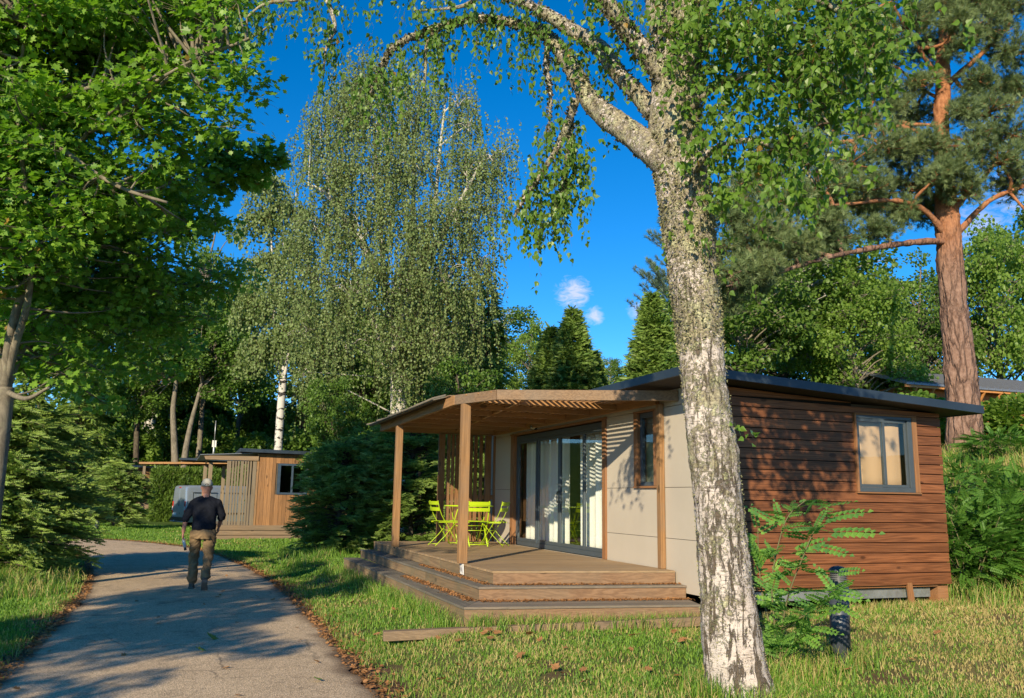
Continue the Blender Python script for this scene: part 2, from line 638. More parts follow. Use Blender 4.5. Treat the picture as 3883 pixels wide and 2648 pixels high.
def ground_mat():
    """grass soil with straw patches and brown litter; the mask 'litter' is a mesh attribute"""
    a = NT('lawn_soil')
    at_ = a.n('ShaderNodeAttribute', attribute_name='litter')
    dry = a.n('ShaderNodeAttribute', attribute_name='dry')
    v = a.coord(kind='Object')
    n1 = a.noise(v, 0.8, 6, 0.6)
    n2 = a.noise(v, 14, 5, 0.7)
    n3 = a.noise(v, 60, 3, 0.7)
    g = a.mix(a.ramp(n1, 0.35, 0.65), (0.06, 0.12, 0.02), (0.11, 0.17, 0.03))
    g = a.mix(a.ramp(n2, 0.3, 0.75), a.mix(0.5, g, (0.02, 0.03, 0.008)), g)
    g = a.mix(dry.outputs['Fac'], g, a.mix(n3, (0.16, 0.12, 0.05), (0.26, 0.21, 0.09)))
    br = a.mix(n3, (0.05, 0.030, 0.018), (0.21, 0.125, 0.075))
    br = a.mix(a.ramp(n2, 0.55, 0.7), br, (0.30, 0.15, 0.08))
    c = a.mix(at_.outputs['Fac'], g, br)
    return a.done(a.bsdf(c, 0.9, 0.15, 0, a.math('ADD', n2, n3), 0.6, 0.02))


def path_mat():
    a = NT('old_asphalt')
    v = a.coord(kind='Object')
    big = a.noise(v, 0.5, 5, 0.6)
    fine = a.noise(v, 70, 3, 0.75)
    st = a.voro(v, 95, 'F1', 'Color')
    c = a.mix(a.ramp(big, 0.3, 0.7), (0.45, 0.335, 0.22), (0.58, 0.44, 0.29))
    bw = a.n('ShaderNodeRGBToBW'); a.link(st, bw.inputs[0])
    c = a.mix(1.0, c, a.comb(a.ramp(bw.outputs[0], 0.15, 0.85, 0.62, 1.45)), 'MULTIPLY')
    c = a.mix(a.ramp(fine, 0.55, 0.7, 0, 0.6), c, (0.66, 0.52, 0.36))
    dirt = a.noise(v, 2.3, 6, 0.65, 0.5)
    c = a.mix(a.ramp(dirt, 0.56, 0.72, 0, 0.55), c, (0.11, 0.08, 0.055))
    crk = a.voro(a.mix(0.12, v, a.noise(v, 3.0, 4, 0.6, 0, 'Color')), 0.9, 'DISTANCE_TO_EDGE')
    cm = a.math('MULTIPLY', a.ramp(crk, 0.0, 0.012, 1, 0), a.ramp(a.noise(v, 0.9, 3), 0.45, 0.6))
    c = a.mix(a.math('MULTIPLY', cm, 0.7), c, (0.09, 0.075, 0.06))
    spot = a.noise(v, 5.5, 6, 0.75, 0.3)
    c = a.mix(a.ramp(spot, 0.56, 0.66, 0, 0.4), c, (0.17, 0.13, 0.095))
    c = a.mix(a.ramp(spot, 0.40, 0.30, 0, 0.35), c, (0.62, 0.51, 0.37))
    edge = a.n('ShaderNodeAttribute', attribute_name='litter')
    c = a.mix(edge.outputs['Fac'], c, (0.13, 0.085, 0.055))
    vd = a.voro(v, 95)
    return a.done(a.bsdf(c, 0.92, 0.2, 0, vd, 0.8, 0.006))


# ================================================================== GROUND
PATH_C = np.array([(0.05, -30, 1.5), (0.05, 5, 1.5), (0.05, 12, 1.53), (-0.02, 16, 1.55), (-0.35, 20, 1.6), (-0.9, 24, 1.62), (-1.9, 28, 1.65),
                   (-4.2, 31.5, 1.7), (-8, 34, 1.7), (-14, 36, 1.7), (-25, 38, 1.7)])


def _densify(P, n=12):
    out = []
    for i in range(len(P) - 1):
        p0, p1, p2, p3 = P[max(i - 1, 0)], P[i], P[i + 1], P[min(i + 2, len(P) - 1)]
        for t in np.linspace(0, 1, n, endpoint=False):
            out.append(0.5 * (2 * p1 + (p2 - p0) * t + (2 * p0 - 5 * p1 + 4 * p2 - p3) * t * t + (3 * p1 - p0 - 3 * p2 + p3) * t ** 3))
    out.append(P[-1])
    return np.array(out)


PATH_L = _densify(PATH_C)


def path_dist(x, y):
    """signed distance outside the path edge (negative on the path)"""
    x, y = np.asarray(x, float), np.asarray(y, float)
    best = np.full(x.shape, 1e9)
    A, B = PATH_L[:-1], PATH_L[1:]
    for a, b in zip(A, B):
        d = b[:2] - a[:2]
        t = np.clip(((x - a[0]) * d[0] + (y - a[1]) * d[1]) / (d @ d), 0, 1)
        dd = np.hypot(x - a[0] - t * d[0], y - a[1] - t * d[1]) - (a[2] + t * (b[2] - a[2]))
        best = np.minimum(best, dd)
    return best


def fbm(x, y, s=1.0, seed=0.0):
    x, y = np.asarray(x, float) * s + seed, np.asarray(y, float) * s - seed
    v = np.zeros(x.shape)
    for i, (a, f, p) in enumerate(((1, 1, .3), (.6, 1.9, 1.7), (.4, 3.7, 4.1), (.25, 7.3, 2.2))):
        v += a * np.sin(f * x * 1.1 + 1.3 * np.sin(f * y * .9 + p)) * np.cos(f * y + 1.1 * np.sin(f * x * .8 + p * 2))
    return v


def gz(x, y):
    x, y = np.asarray(x, float), np.asarray(y, float)
    z = 0.155 * smooth(x, 1.5, 3.1) * (1 - smooth(y, 19, 26)) + 0.11 * smooth(x, 5.2, 9) * (1 - smooth(y, 19, 26))
    z = z - 0.04 * smooth(x, 2.5, 5) * (1 - smooth(y, 5.5, 8.0))
    z = z + 0.12 * smooth(-x, 1.6, 4.5)
    # bank on the right where the pine stands
    bx = x - 0.16 * np.clip(y - 9, -12, 12)
    z = z + 2.35 * smooth(bx, 10.4, 14.6) + 0.05 * np.clip(bx - 14.6, 0, 60)
    # the wooded hill behind
    r = y + 0.12 * x
    z = z + 5.2 * smooth(r, 50, 78) + 0.05 * np.clip(r - 78, 0, 200)
    z = z + 2.5 * smooth(-x, 14, 34)
    f = np.clip(path_dist(x, y) / 1.2, 0, 1)
    z = z * smooth(f, 0, 1) + 0.02 * fbm(x, y, 0.8) * f
    return z


def axis_pts(lo, hi, dlo, dhi, step, far):
    a = list(np.arange(dlo, dhi, step))
    g, p = step, dlo
    L = []
    while p > lo:
        g *= 1.22; p -= g; L.append(p)
    g, p = step, a[-1]
    while p < hi:
        g *= 1.22; p += g; a.append(p)
    return np.array(L[::-1] + a)


gx = axis_pts(-260, 260, -7, 14, 0.12, 0)
gy = axis_pts(-120, 420, 3, 24, 0.13, 0)
GX, GY = np.meshgrid(gx, gy, indexing='ij')
GZ = gz(GX, GY)


def grid_mesh(X, Y, Z):
    nx, ny = X.shape
    i = np.arange(nx - 1)[:, None]; j = np.arange(ny - 1)[None]
    F = np.stack([i * ny + j, (i + 1) * ny + j, (i + 1) * ny + j + 1, i * ny + j + 1], -1).reshape(-1, 4)
    return np.stack([X, Y, Z], -1).reshape(-1, 3), F


def lawn_dry(x, y):
    d = 0.28 + 0.30 * fbm(x, y, 0.9, 3.0)
    d = d + 0.45 * smooth(x, 4.5, 8) * (1 - smooth(y, 9, 12)) - 0.35 * smooth(-x, 1.0, 2.0) * 1 - 0.3 * smooth(y, 13, 20)
    return np.clip(d, 0, 1)


def litter_mask(x, y):
    pd = path_dist(x, y)
    wob = 0.16 * fbm(x, y, 2.4, 9.0)
    w = 0.20 + 0.14 * fbm(x, y, 0.7, 2.0)
    l = 1 - smooth(pd + wob, w * 0.5, w + 0.18)
    l = np.maximum(l, smooth(fbm(x, y, 1.1, 5.5), 1.15, 1.6) * 0.8)
    return np.clip(l, 0, 1)


PD = path_dist(GX, GY)
mb = MB()
V, F = grid_mesh(GX, GY, np.where(PD < -0.12, GZ - 0.02, GZ))
mb.add(V, F, 0, True)
ground = mb.build('ground', ground_mat())
tag(ground, 'grassy ground of the campsite with worn brown edges', kind='structure')
for nm, arr in (('litter', litter_mask(GX, GY)), ('dry', lawn_dry(GX, GY) * 0.85)):
    at_ = ground.data.attributes.new(nm, 'FLOAT', 'POINT')
    at_.data.foreach_set('value', arr.ravel().astype(np.float32))

# gravelled asphalt path with ragged edges
mb = MB()
P = PATH_L
T = np.gradient(P[:, :2], axis=0); T /= np.linalg.norm(T, axis=1)[:, None]
Nn = np.stack([T[:, 1], -T[:, 0]], 1)
# resample finely near the camera
cum = np.concatenate([[0], np.cumsum(np.hypot(*np.diff(P[:, :2], axis=0).T))])
ss = np.concatenate([np.arange(0, 34, 1.0), np.arange(34, 62, 0.12), np.arange(62, cum[-1], 0.8)])
cx = np.interp(ss, cum, P[:, 0]); cy = np.interp(ss, cum, P[:, 1]); cw = np.interp(ss, cum, P[:, 2])
nx = np.interp(ss, cum, Nn[:, 0]); ny = np.interp(ss, cum, Nn[:, 1])
K = 25
uu = np.linspace(-1, 1, K)
rag = np.stack([0.07 * fbm(ss, ss * 0 + k, 1.6, 4.0 + k) + 0.03 * np.sin(ss * 9 + k) for k in (0, 5)], 1)
W = cw[:, None] * uu[None] + rag[:, 0:1] * np.clip(uu, 0, 1)[None] ** 3 - rag[:, 1:2] * np.clip(-uu, 0, 1)[None] ** 3
X = cx[:, None] + nx[:, None] * W
Y = cy[:, None] + ny[:, None] * W
Z = 0.004 + 0.018 * (1 - uu[None] ** 2) * np.ones_like(W) + 0.004 * fbm(X, Y, 1.5) + np.where(np.abs(uu)[None] > .99, 0.002, 0.006)
V, F = grid_mesh(X, Y, Z)
mb.add(V, F, 0, True)
path = mb.build('path', path_mat())
tag(path, 'pale gravelled asphalt path running past the cabins', kind='structure')
at_ = path.data.attributes.new('litter', 'FLOAT', 'POINT')
lv = smooth(np.abs(uu)[None] + 0.05 * fbm(X, Y, 2.0, 1.0), 0.86, 1.0)
at_.data.foreach_set('value', lv.ravel().astype(np.float32))


# ================================================================== BIG CABIN
XG, YS, YB, XR = 5.88, 9.0, 17.6, 9.56        # grey wall plane, boarded wall plane, back, right end
ZR = lambda x: 3.146 - 0.0559 * (x - 5.64)    # roof top plane
cabin = thing('holiday_cabin', (7.7, 13.2, 0.4), 'big low cabin with beige-grey front, red-brown boarded end and dark flat roof', 'cabin')

# facade of grey panels with narrow joints
mb = MB()
mb.box(XG + .03, XG + .06, YS + .04, 10.25, .46, 3.09, 1)
mb.box(XG + .03, XG + .06, 10.97, 11.83, .46, 3.09, 1)
mb.box(XG + .03, XG + .06, 16.10, YB - .02, .46, 3.09, 1)
mb.box(XG + .03, XG + .06, 11.83, 16.10, .46, .69, 1)
mb.box(XG + .03, XG + .06, 11.83, 16.10, 2.83, 3.09, 1)
mb.box(XG + .03, XG + .06, 10.25, 10.97, .46, 1.74, 1)
mb.box(XG + .03, XG + .06, 10.25, 10.97, 2.83, 3.09, 1)
rows = [(.44, 1.092), (1.098, 1.749), (1.755, 2.817), (2.823, 3.10)]
for i, (a, b) in enumerate(rows):
    if i in (0, 1):
        segs = [(YS, 11.828), (16.085, YB)]
    elif i == 2:
        segs = [(YS, 10.25), (10.915, 11.828), (16.085, YB)]
    else:
        segs = [(YS, YB)]
    if i == 1:
        segs[0] = (YS, 11.828)
    for s0, s1 in segs:
        mb.box(XG, XG + .028, s0, s1, a, b)
mb.box(XG + .001, XG + .028, 11.83, 16.083, .44, .698)
mb.build('facade_panel', [M_GREY, M_GAP], cabin, bevel=0.002)

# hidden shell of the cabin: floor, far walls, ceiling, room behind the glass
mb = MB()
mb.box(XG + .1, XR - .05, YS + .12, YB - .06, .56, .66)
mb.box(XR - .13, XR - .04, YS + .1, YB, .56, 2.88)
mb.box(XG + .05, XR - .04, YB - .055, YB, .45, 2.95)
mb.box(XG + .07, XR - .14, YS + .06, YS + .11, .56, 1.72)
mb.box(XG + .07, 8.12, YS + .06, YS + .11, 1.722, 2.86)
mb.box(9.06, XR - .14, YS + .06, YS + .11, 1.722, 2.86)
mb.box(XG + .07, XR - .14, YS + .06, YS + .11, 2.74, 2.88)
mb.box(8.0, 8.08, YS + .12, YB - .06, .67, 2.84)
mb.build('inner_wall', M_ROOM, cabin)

# boarded end wall
mb = MB()
r = np.random.default_rng(3)
z = 0.545
pitch = 0.1287
wx0, wx1, wz0, wz1 = 8.075, 9.115, 1.715, 2.752
k = 0
while z < 3.02:
    h = pitch - 0.011
    if k == 0: h = 0.137 + .01
    z1 = z + h
    def zr(x): return ZR(x) - 0.115
    xr = XR + r.uniform(-.006, .006)
    spans = [(XG + .0, xr)]
    if z1 > wz0 + .01 and z < wz1 - .01:
        spans = [(XG, wx0 - .003), (wx1 + .003, xr)]
    yo = YS + r.uniform(-.002, .002) - (0.012 if k == 0 else 0)
    for a, b in spans:
        ta, tb = min(z1, zr(a)), min(z1, zr(b))
        if tb <= z + .01:
            b2 = a + (b - a) * max(0, (ta - z)) / max(1e-6, ta - tb) * 0.98
            if ta <= z + 0.01 or b2 - a < .1: continue
            b, tb = b2, z + .004
        zz = max(z, wz1 + .004) if (z < wz1 < z1 and (a, b) == (XG, xr)) else z
        mb.hexa([(a, yo, zz), (b, yo, zz), (b, yo + .024, zz), (a, yo + .024, zz), (a, yo, ta), (b, yo, tb), (b, yo + .024, tb), (a, yo + .024, ta)])
    z += pitch + (0.028 if k == 0 else 0)
    k += 1
mb.build('siding', M_SIDING, cabin, bevel=0.003)
mb = MB()
mb.hexa([(XG + .03, YS + .03, .55), (XR - .02, YS + .03, .55), (XR - .02, YS + .05, .55), (XG + .03, YS + .05, .55),
         (XG + .03, YS + .03, 3.0), (XR - .02, YS + .03, 2.8), (XR - .02, YS + .05, 2.8), (XG + .03, YS + .05, 3.0)])
bk = mb
# (backing is cut around the window: four strips)
mb = MB()
mb.box(XG + .03, wx0, YS + .028, YS + .05, .55, 2.98)
mb.box(wx1, XR - .02, YS + .028, YS + .05, .55, 2.82)
mb.box(wx0, wx1, YS + .028, YS + .05, .55, wz0)
mb.box(wx0, wx1, YS + .028, YS + .05, wz1, 2.84)
mb.build('wall_backing', M_GAP, cabin)

# roof
xl, xr_, yf, yb2 = 5.33, 9.93, 8.60, 17.95
mb = MB()
def roofbox(x0, x1, y0, y1, dz0, dz1, m=0):
    mb.hexa([(x0, y0, ZR(x0) - dz1), (x1, y0, ZR(x1) - dz1), (x1, y1, ZR(x1) - dz1), (x0, y1, ZR(x0) - dz1),
             (x0, y0, ZR(x0) - dz0), (x1, y0, ZR(x1) - dz0), (x1, y1, ZR(x1) - dz0), (x0, y1, ZR(x0) - dz0)], m)
roofbox(xl + .03, xr_ - .03, yf + .03, yb2 - .03, .012, .07, 1)
roof = mb.build('roof', [M_ROOF, M_ROOFTOP], cabin)
mb = MB()
roofbox(xl, xr_, yf, yf + .028, 0, .108)
roofbox(xl, xl + .028, yf + .03, yb2 - .03, 0, .108)
roofbox(xr_ - .028, xr_, yf + .03, yb2 - .03, 0, .108)
roofbox(xl, xr_, yb2 - .028, yb2, 0, .108)
mb.build('fascia', M_ROOF, roof, bevel=0.004)
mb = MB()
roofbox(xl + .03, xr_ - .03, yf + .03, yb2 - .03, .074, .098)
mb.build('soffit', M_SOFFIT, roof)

# sliding glass doors
door = MB()
y0, y1, zb, zt = 11.95, 15.88, .705, 2.78
xf = XG + .04
for a, b, c, d in ((y0, y1, zb, zb + .075), (y0, y1, zt - .09, zt)):
    door.box(xf, xf + .07, a, b, c, d)
for a, b in ((y0, y0 + .055), (y1 - .055, y1)):
    door.box(xf + .001, xf + .069, a, b, zb + .075, zt - .09)
dframe = door.build('door_frame', M_FRAME, cabin, bevel=0.003)
mulls = [y0 + .055, 12.80, 13.82, 14.83, y1 - .055]
for i in range(4):
    a, b = mulls[i], mulls[i + 1]
    off = .012 if i in (1, 2) else -.006
    leaf = MB()
    w = .052
    x0_, x1_ = xf + .012 + off, xf + .052 + off
    leaf.box(x0_, x1_, a, a + w, zb + .077, zt - .092)
    leaf.box(x0_, x1_, b - w, b, zb + .077, zt - .092)
    leaf.box(x0_ + .001, x1_ - .001, a + w, b - w, zb + .077, zb + .135)
    leaf.box(x0_ + .001, x1_ - .001, a + w, b - w, zt - .15, zt - .092)
    lf = leaf.build('glass_door', M_FRAME, cabin, bevel=0.003)
    MB().box((x0_ + x1_) / 2 - .004, (x0_ + x1_) / 2 + .004, a + w - .004, b - w + .004, zb + .13, zt - .146).build('pane', M_GLASS, lf)
    if i == 1:
        h = MB()
        h.tube([(x0_, b - .025, 1.70), (x0_ - .045, b - .03, 1.70), (x0_ - .05, b - .03, 1.66), (x0_ - .05, b - .03, 1.56), (x0_ - .045, b - .03, 1.52), (x0_, b - .025, 1.52)], .010, 8)
        h.build('handle', M_BLACK, lf)
mb = MB()
mb.box(XG - .028, XG + .11, 11.83, 11.946, .70, 2.80)
mb.build('door_trim', M_TRIM_Z, cabin, bevel=0.003)
mb = MB()
mb.box(XG - .026, XG + .11, 15.884, 16.05, .70, 2.80)
mb.build('door_trim', M_TRIM_Z, cabin, bevel=0.003)
mb = MB()
mb.box(XG - .032, XG + .11, 11.815, 16.07, 2.803, 2.832)
mb.build('door_head_trim', M_TRIM_Y, cabin, bevel=0.003)

# curtains behind the doors
def curtain(name, y0, y1, z0, z1, x, mat, parent, amp=.055, waves=None, n=160, bottom=0.0):
    ys = np.linspace(y0, y1, n)
    w = waves or (y1 - y0) / 0.23
    ph = (ys - y0) / (y1 - y0) * w
    prof = np.abs(np.sin(np.pi * ph)) ** 0.8
    zs = np.linspace(z0, z1, 14)
    XX = x + amp * prof[:, None] * np.linspace(1.1, .8, 14)[None]
    YY = np.repeat(ys[:, None], 14, 1)
    ZZ = np.repeat(zs[None], n, 0)
    V, F = grid_mesh(XX, YY, ZZ)
    o = MB().add(V, F, 0, True).build(name, mat, parent)
    m = o.modifiers.new('thick', 'SOLIDIFY'); m.thickness = 0.003
    return o
curtain('curtain', 11.99, 13.33, .73, 2.70, XG + .22, M_CURT, cabin)
curtain('curtain', 13.72, 15.86, .73, 2.70, XG + .22, M_CURT, cabin)

# narrow window in the grey wall
def window(y0, y1, z0, z1):
    mb = MB()
    mb.box(XG - .028, XG + .09, y0, y0 + .10, z0 + .022, z1 - .02)
    t = mb.build('window_trim', M_TRIM_Z, cabin, bevel=0.003)
    mb = MB()
    mb.box(XG - .028, XG + .09, y1 - .0, y1 + .10, z0 + .022, z1 - .02)
    t = mb.build('window_trim', M_TRIM_Z, cabin, bevel=0.003)
    mb = MB()
    mb.box(XG - .034, XG + .09, y0 - .012, y1 + .112, z0 - .01, z0 + .020)
    mb.build('window_sill', M_TRIM_Y, t, bevel=0.003)
    mb = MB()
    mb.box(XG - .032, XG + .09, y0 - .008, y1 + .108, z1 - .018, z1 + .006)
    mb.build('window_head', M_TRIM_Y, t, bevel=0.003)
    y0 += .103; y1 -= .003
    z0 += .023; z1 -= .021
    mb = MB()
    x = XG + .02
    for a, b, c, d in ((y0, y1, z0, z0 + .055), (y0, y1, z1 - .07, z1)):
        mb.box(x, x + .06, a, b, c, d)
    mb.box(x + .001, x + .059, y0, y0 + .05, z0 + .055, z1 - .07)
    mb.box(x + .001, x + .059, y1 - .05, y1, z0 + .055, z1 - .07)
    f = mb.build('window_frame', M_FRAME, cabin, bevel=0.003)
    MB().box(x + .026, x + .034, y0 + .046, y1 - .046, z0 + .05, z1 - .065).build('pane', M_GLASS, f)
    MB().box(x + .10, x + .105, y0, y1, z0, z1).build('blind', plain('grey_obscured_blind', (0.16, 0.17, 0.14), 0.6), f)
window(10.26, 10.82, 1.755, 2.82)

# sliding window in the boarded wall
mb = MB()
mb.box(wx0, wx0 + .028, YS - .03, YS + .06, wz0 + .018, wz1 - .02)
mb.build('window_trim', M_TRIM_Z, cabin, bevel=0.003)
mb = MB()
mb.box(wx1 - .075, wx1, YS - .03, YS + .06, wz0 + .018, wz1 - .02)
wt = mb.build('window_trim', M_TRIM_Z, cabin, bevel=0.003)
mb = MB()
mb.box(wx0 - .01, wx1 + .012, YS - .036, YS + .06, wz0 - .002, wz0 + .016)
mb.build('window_sill', M_TRIM_X, wt, bevel=0.002)
mb = MB()
mb.box(wx0 - .002, wx1 + .002, YS - .033, YS + .06, wz1 - .018, wz1 + .003)
mb.build('window_head', M_TRIM_X, wt, bevel=0.002)
a, b, c, d = wx0 + .03, wx1 - .077, wz0 + .018, wz1 - .02
yy = YS - .02
mb = MB()
mb.box(a, b, yy, yy + .06, c, c + .06); mb.box(a, b, yy, yy + .06, d - .04, d)
mb.box(a, a + .018, yy + .001, yy + .059, c + .06, d - .04); mb.box(b - .075, b, yy + .001, yy + .059, c + .06, d - .04)
wf = mb.build('window_frame', M_FRAME, cabin, bevel=0.003)
midx = a + (b - a) * .47
for (p, q, yo, w) in ((a + .02, midx + .03, .004, .04), (midx - .01, b - .077, .028, .032)):
    s = MB()
    s.box(p, q, yy + yo, yy + yo + .022, c + .062, c + .098); s.box(p, q, yy + yo, yy + yo + .022, d - .082, d - .042)
    s.box(p, p + (w if p > a + .1 else .022), yy + yo + .001, yy + yo + .021, c + .098, d - .082)
    s.box(q - w, q, yy + yo + .001, yy + yo + .021, c + .098, d - .082)
    so_ = s.build('sash', M_FRAME, wf, bevel=0.002)
    MB().box(p + .02, q - .02, yy + yo + .009, yy + yo + .013, c + .09, d - .075).build('pane', M_GLASS, so_) if False else None
    g = MB().box(p + .02, q - .02, yy + yo + .009, yy + yo + .013, c + .09, d - .075).build('pane', M_GLASS, wf)
# tan blind seen through it, dark strip at its left edge
mb = MB()
n = 30
xs = np.linspace(a + .13, b - .12, n)
for i in range(n - 1):
    pass
XX, ZZ = np.meshgrid(xs, np.linspace(c, d, 6), indexing='ij')
V, F = grid_mesh(XX, YS + .085 + .006 * np.sin(XX * 22), ZZ)
mb.add(V, F, 0, True)
bl = mb.build('blind', M_BLIND, wf)
m = bl.modifiers.new('thick', 'SOLIDIFY'); m.thickness = 0.003

# chassis under the boarded wall
mb = MB()
mb.box(XG + .45, 9.29, YS + .10, YS + .16, .375, .495)
mb.build('chassis_beam', M_STEEL, cabin, bevel=0.003)
mb = MB()
mb.box(XG + .1, XR - .2, YS + .03, YS + .09, .515, .545)
mb.build('floor_batten', M_TRIM_X, cabin)
mb = MB()
for (x, y) in ((9.45, YS + .16), (XG + .35, YS + .35), (9.4, 13), (9.4, 17), (XG + .5, 17), (7.6, 12), (7.6, 15)):
    zg = float(gz(x, y))
    MB().box(x - .09, x + .09, y - .12, y + .12, zg - .05, .52).build('support_block', M_TRIM_X, cabin)
mb = MB()
mb.hexa([(8.82, YS - .04, .24), (8.9, YS - .04, .24), (8.9, YS + .0, .24), (8.82, YS + .0, .24),
         (8.80, YS - .018, .575), (8.875, YS - .018, .575), (8.875, YS + .018, .575), (8.80, YS + .018, .575)])
mb.build('stake', M_TRIM_Z, cabin, bevel=0.002)

# oval wall lamp above the doors
lamp = thing('wall_lamp', (XG, 14.8, 2.90), 'small oval bulkhead lamp with a black cage above the glass doors', 'lamp')
mb = MB()
th = np.linspace(0, 2 * np.pi, 24, endpoint=False)
for k_, (rx, x) in enumerate(((1, 0), )):
    mb.prism([(0, 0)] * 3, 0, 0) if False else None
ring = lambda s, x: [(XG - x, 14.8 + .115 * s * math.cos(t), 2.895 + .06 * s * math.sin(t)) for t in th]
v = ring(1, 0.0) + ring(1, .03) + ring(.86, .032)
f = [(i + 24 * k, (i + 1) % 24 + 24 * k, (i + 1) % 24 + 24 * (k + 1), i + 24 * (k + 1)) for k in range(2) for i in range(24)] + [tuple(range(48, 72))]
mb.add(v, f, 0, False)
mb.build('lamp_body', M_BLACK, lamp)
mb = MB()
v = ring(.84, .033) + ring(.7, .07) + ring(.35, .085)
f = [(i + 24 * k, (i + 1) % 24 + 24 * k, (i + 1) % 24 + 24 * (k + 1), i + 24 * (k + 1)) for k in range(2) for i in range(24)] + [tuple(range(48, 72))]
mb.add(v, f, 0, True)
mb.build('lamp_glass', plain('frosted_glass', (0.6, 0.6, 0.58), 0.2, 0.6), lamp)
mb = MB()
for s in (-.5, 0, .5):
    mb.tube([(XG - .03, 14.8 + .11 * s, 2.895 + .056), (XG - .08, 14.8 + .1 * s, 2.895 + .03), (XG - .09, 14.8 + .1 * s, 2.895), (XG - .08, 14.8 + .1 * s, 2.895 - .03), (XG - .03, 14.8 + .11 * s, 2.895 - .056)], .004, 6)
mb.tube([(XG - .03, 14.8 - .1, 2.895), (XG - .09, 14.8 - .05, 2.895), (XG - .095, 14.8, 2.895), (XG - .09, 14.8 + .05, 2.895), (XG - .03, 14.8 + .1, 2.895)], .004, 6)
mb.build('cage', M_BLACK, lamp)

# ================================================================== DECK AND STEPS
deck = thing('wooden_deck', (4.7, 13.5, .2), 'raised wooden terrace with three weathered steps in front of the grey cabin wall', 'deck')
DK = [(3.51, 10.17), (5.85, 9.83), (5.85, 17.22), (3.43, 17.22)]
S2 = [(3.26, 9.95), (5.868, 9.61), (5.868, 17.30), (3.19, 17.30)]
S3 = [(2.92, 9.42), (5.70, 9.03), (5.868, 17.38), (2.88, 17.38)]


def lerp(a, b, t): return (a[0] + (b[0] - a[0]) * t, a[1] + (b[1] - a[1]) * t)


# deck boards run across (X); long plan trapezoid follows the skewed front edge
mb = MB()
n = 50
for i in range(n):
    t0, t1 = i / n, (i + 1) / n - .0008
    a0, a1 = lerp(DK[0], DK[3], t0), lerp(DK[0], DK[3], t1)
    b0, b1 = lerp(DK[1], DK[2], t0), lerp(DK[1], DK[2], t1)
    ex = .012 + random.uniform(-.003, .003)
    mb.hexa([(a0[0] - ex, a0[1], .674), (b0[0], b0[1], .674), (b1[0], b1[1], .674), (a1[0] - ex, a1[1], .674),
             (a0[0] - ex, a0[1], .70), (b0[0], b0[1], .70), (b1[0], b1[1], .70), (a1[0] - ex, a1[1], .70)])
mb.build('deck_boards', M_DECK_X, deck, bevel=0.002)


def face(P, z0, z1, name, th=.03, inset=0.0):
    """front and left face boards of a stepped platform"""
    (ax, ay), (bx, by), (cx_, cy_), (dx, dy) = P
    mb = MB()
    mb.hexa([(ax, ay, z0), (bx, by, z0), (bx, by + th, z0), (ax, ay + th, z0), (ax, ay, z1), (bx, by, z1), (bx, by + th, z1), (ax, ay + th, z1)])
    o = mb.build(name, M_FACE_X, deck, bevel=0.003)
    mb = MB()
    k = 3
    for i in range(k):
        p, q = lerp((ax, ay), (dx, dy), i / k), lerp((ax, ay), (dx, dy), (i + 1) / k)
        g = .0 if i == 0 else .003
        mb.hexa([(p[0] + (-.003), p[1] + g, z0), (p[0] + th - .003, p[1] + g + (th if i == 0 else 0), z0), (q[0] + th - .003, q[1], z0), (q[0] - .003, q[1], z0),
                 (p[0] - .003, p[1] + g, z1), (p[0] + th - .003, p[1] + g + (th if i == 0 else 0), z1), (q[0] + th - .003, q[1], z1), (q[0] - .003, q[1], z1)])
    mb.build(name, M_FACE_Y, deck, bevel=0.003)
    MB().hexa([(bx - .03, by + th + .004, z0), (bx, by + th + .004, z0), (bx, by + 1.0, z0), (bx - .03, by + 1.0, z0),
               (bx - .03, by + th + .004, z1), (bx, by + th + .004, z1), (bx, by + 1.0, z1), (bx - .03, by + 1.0, z1)]).build(name, M_FACE_Y, deck, bevel=0.003)


def tread(P, Q, z, name):
    """tread boards of platform P around the face of platform Q; mitred at the corner"""
    (ax, ay), (bx, by), _, (dx, dy) = P
    (qx, qy), (ex, ey), _, (hx, hy) = Q
    nb = 2
    mb = MB()
    for i in range(nb):
        t0, t1 = i / nb, (i + 1) / nb - .012
        p0, p1 = lerp((ax - .014, ay - .014), (qx, qy), t0), lerp((ax - .014, ay - .014), (qx, qy), t1)
        r0, r1 = lerp((bx, by - .014), (ex, ey), t0), lerp((bx, by - .014), (ex, ey), t1)
        mb.hexa([(*p0, z - .026), (*r0, z - .026), (*r1, z - .026), (*p1, z - .026), (*p0, z), (*r0, z), (*r1, z), (*p1, z)])
    mb.build(name, M_TREAD_X, deck, bevel=0.003)
    mb = MB()
    for i in range(nb):
        t0, t1 = i / nb, (i + 1) / nb - .012
        p0, p1 = lerp((ax - .014, ay - .014 + .004), (qx, qy + .004), t0), lerp((ax - .014, ay - .010), (qx, qy + .004), t1)
        r0, r1 = lerp((dx - .014, dy), (hx, hy), t0), lerp((dx - .014, dy), (hx, hy), t1)
        k = 4
        for j in range(k):
            u0, u1 = j / k, (j + 1) / k - .0006
            A, B, C_, D_ = lerp(p0, r0, u0), lerp(p0, r0, u1), lerp(p1, r1, u1), lerp(p1, r1, u0)
            mb.hexa([(*A, z - .026), (*D_, z - .026), (*C_, z - .026), (*B, z - .026), (*A, z), (*D_, z), (*C_, z), (*B, z)])
    mb.build(name, M_TREAD_Y, deck, bevel=0.003)


face(DK, .542, .672, 'riser')
tread(S2, DK, .54, 'step_tread')
face(S2, .382, .512, 'riser')
tread(S3, S2, .38, 'step_tread')
face(S3, .10, .352, 'riser')
# frame under the boards so that no light leaks through
mb = MB()
mb.prism([(3.56, 10.25), (5.8, 9.95), (5.8, 17.2), (3.5, 17.2)], .15, .66)
mb.build('deck_frame', M_GAP, deck)
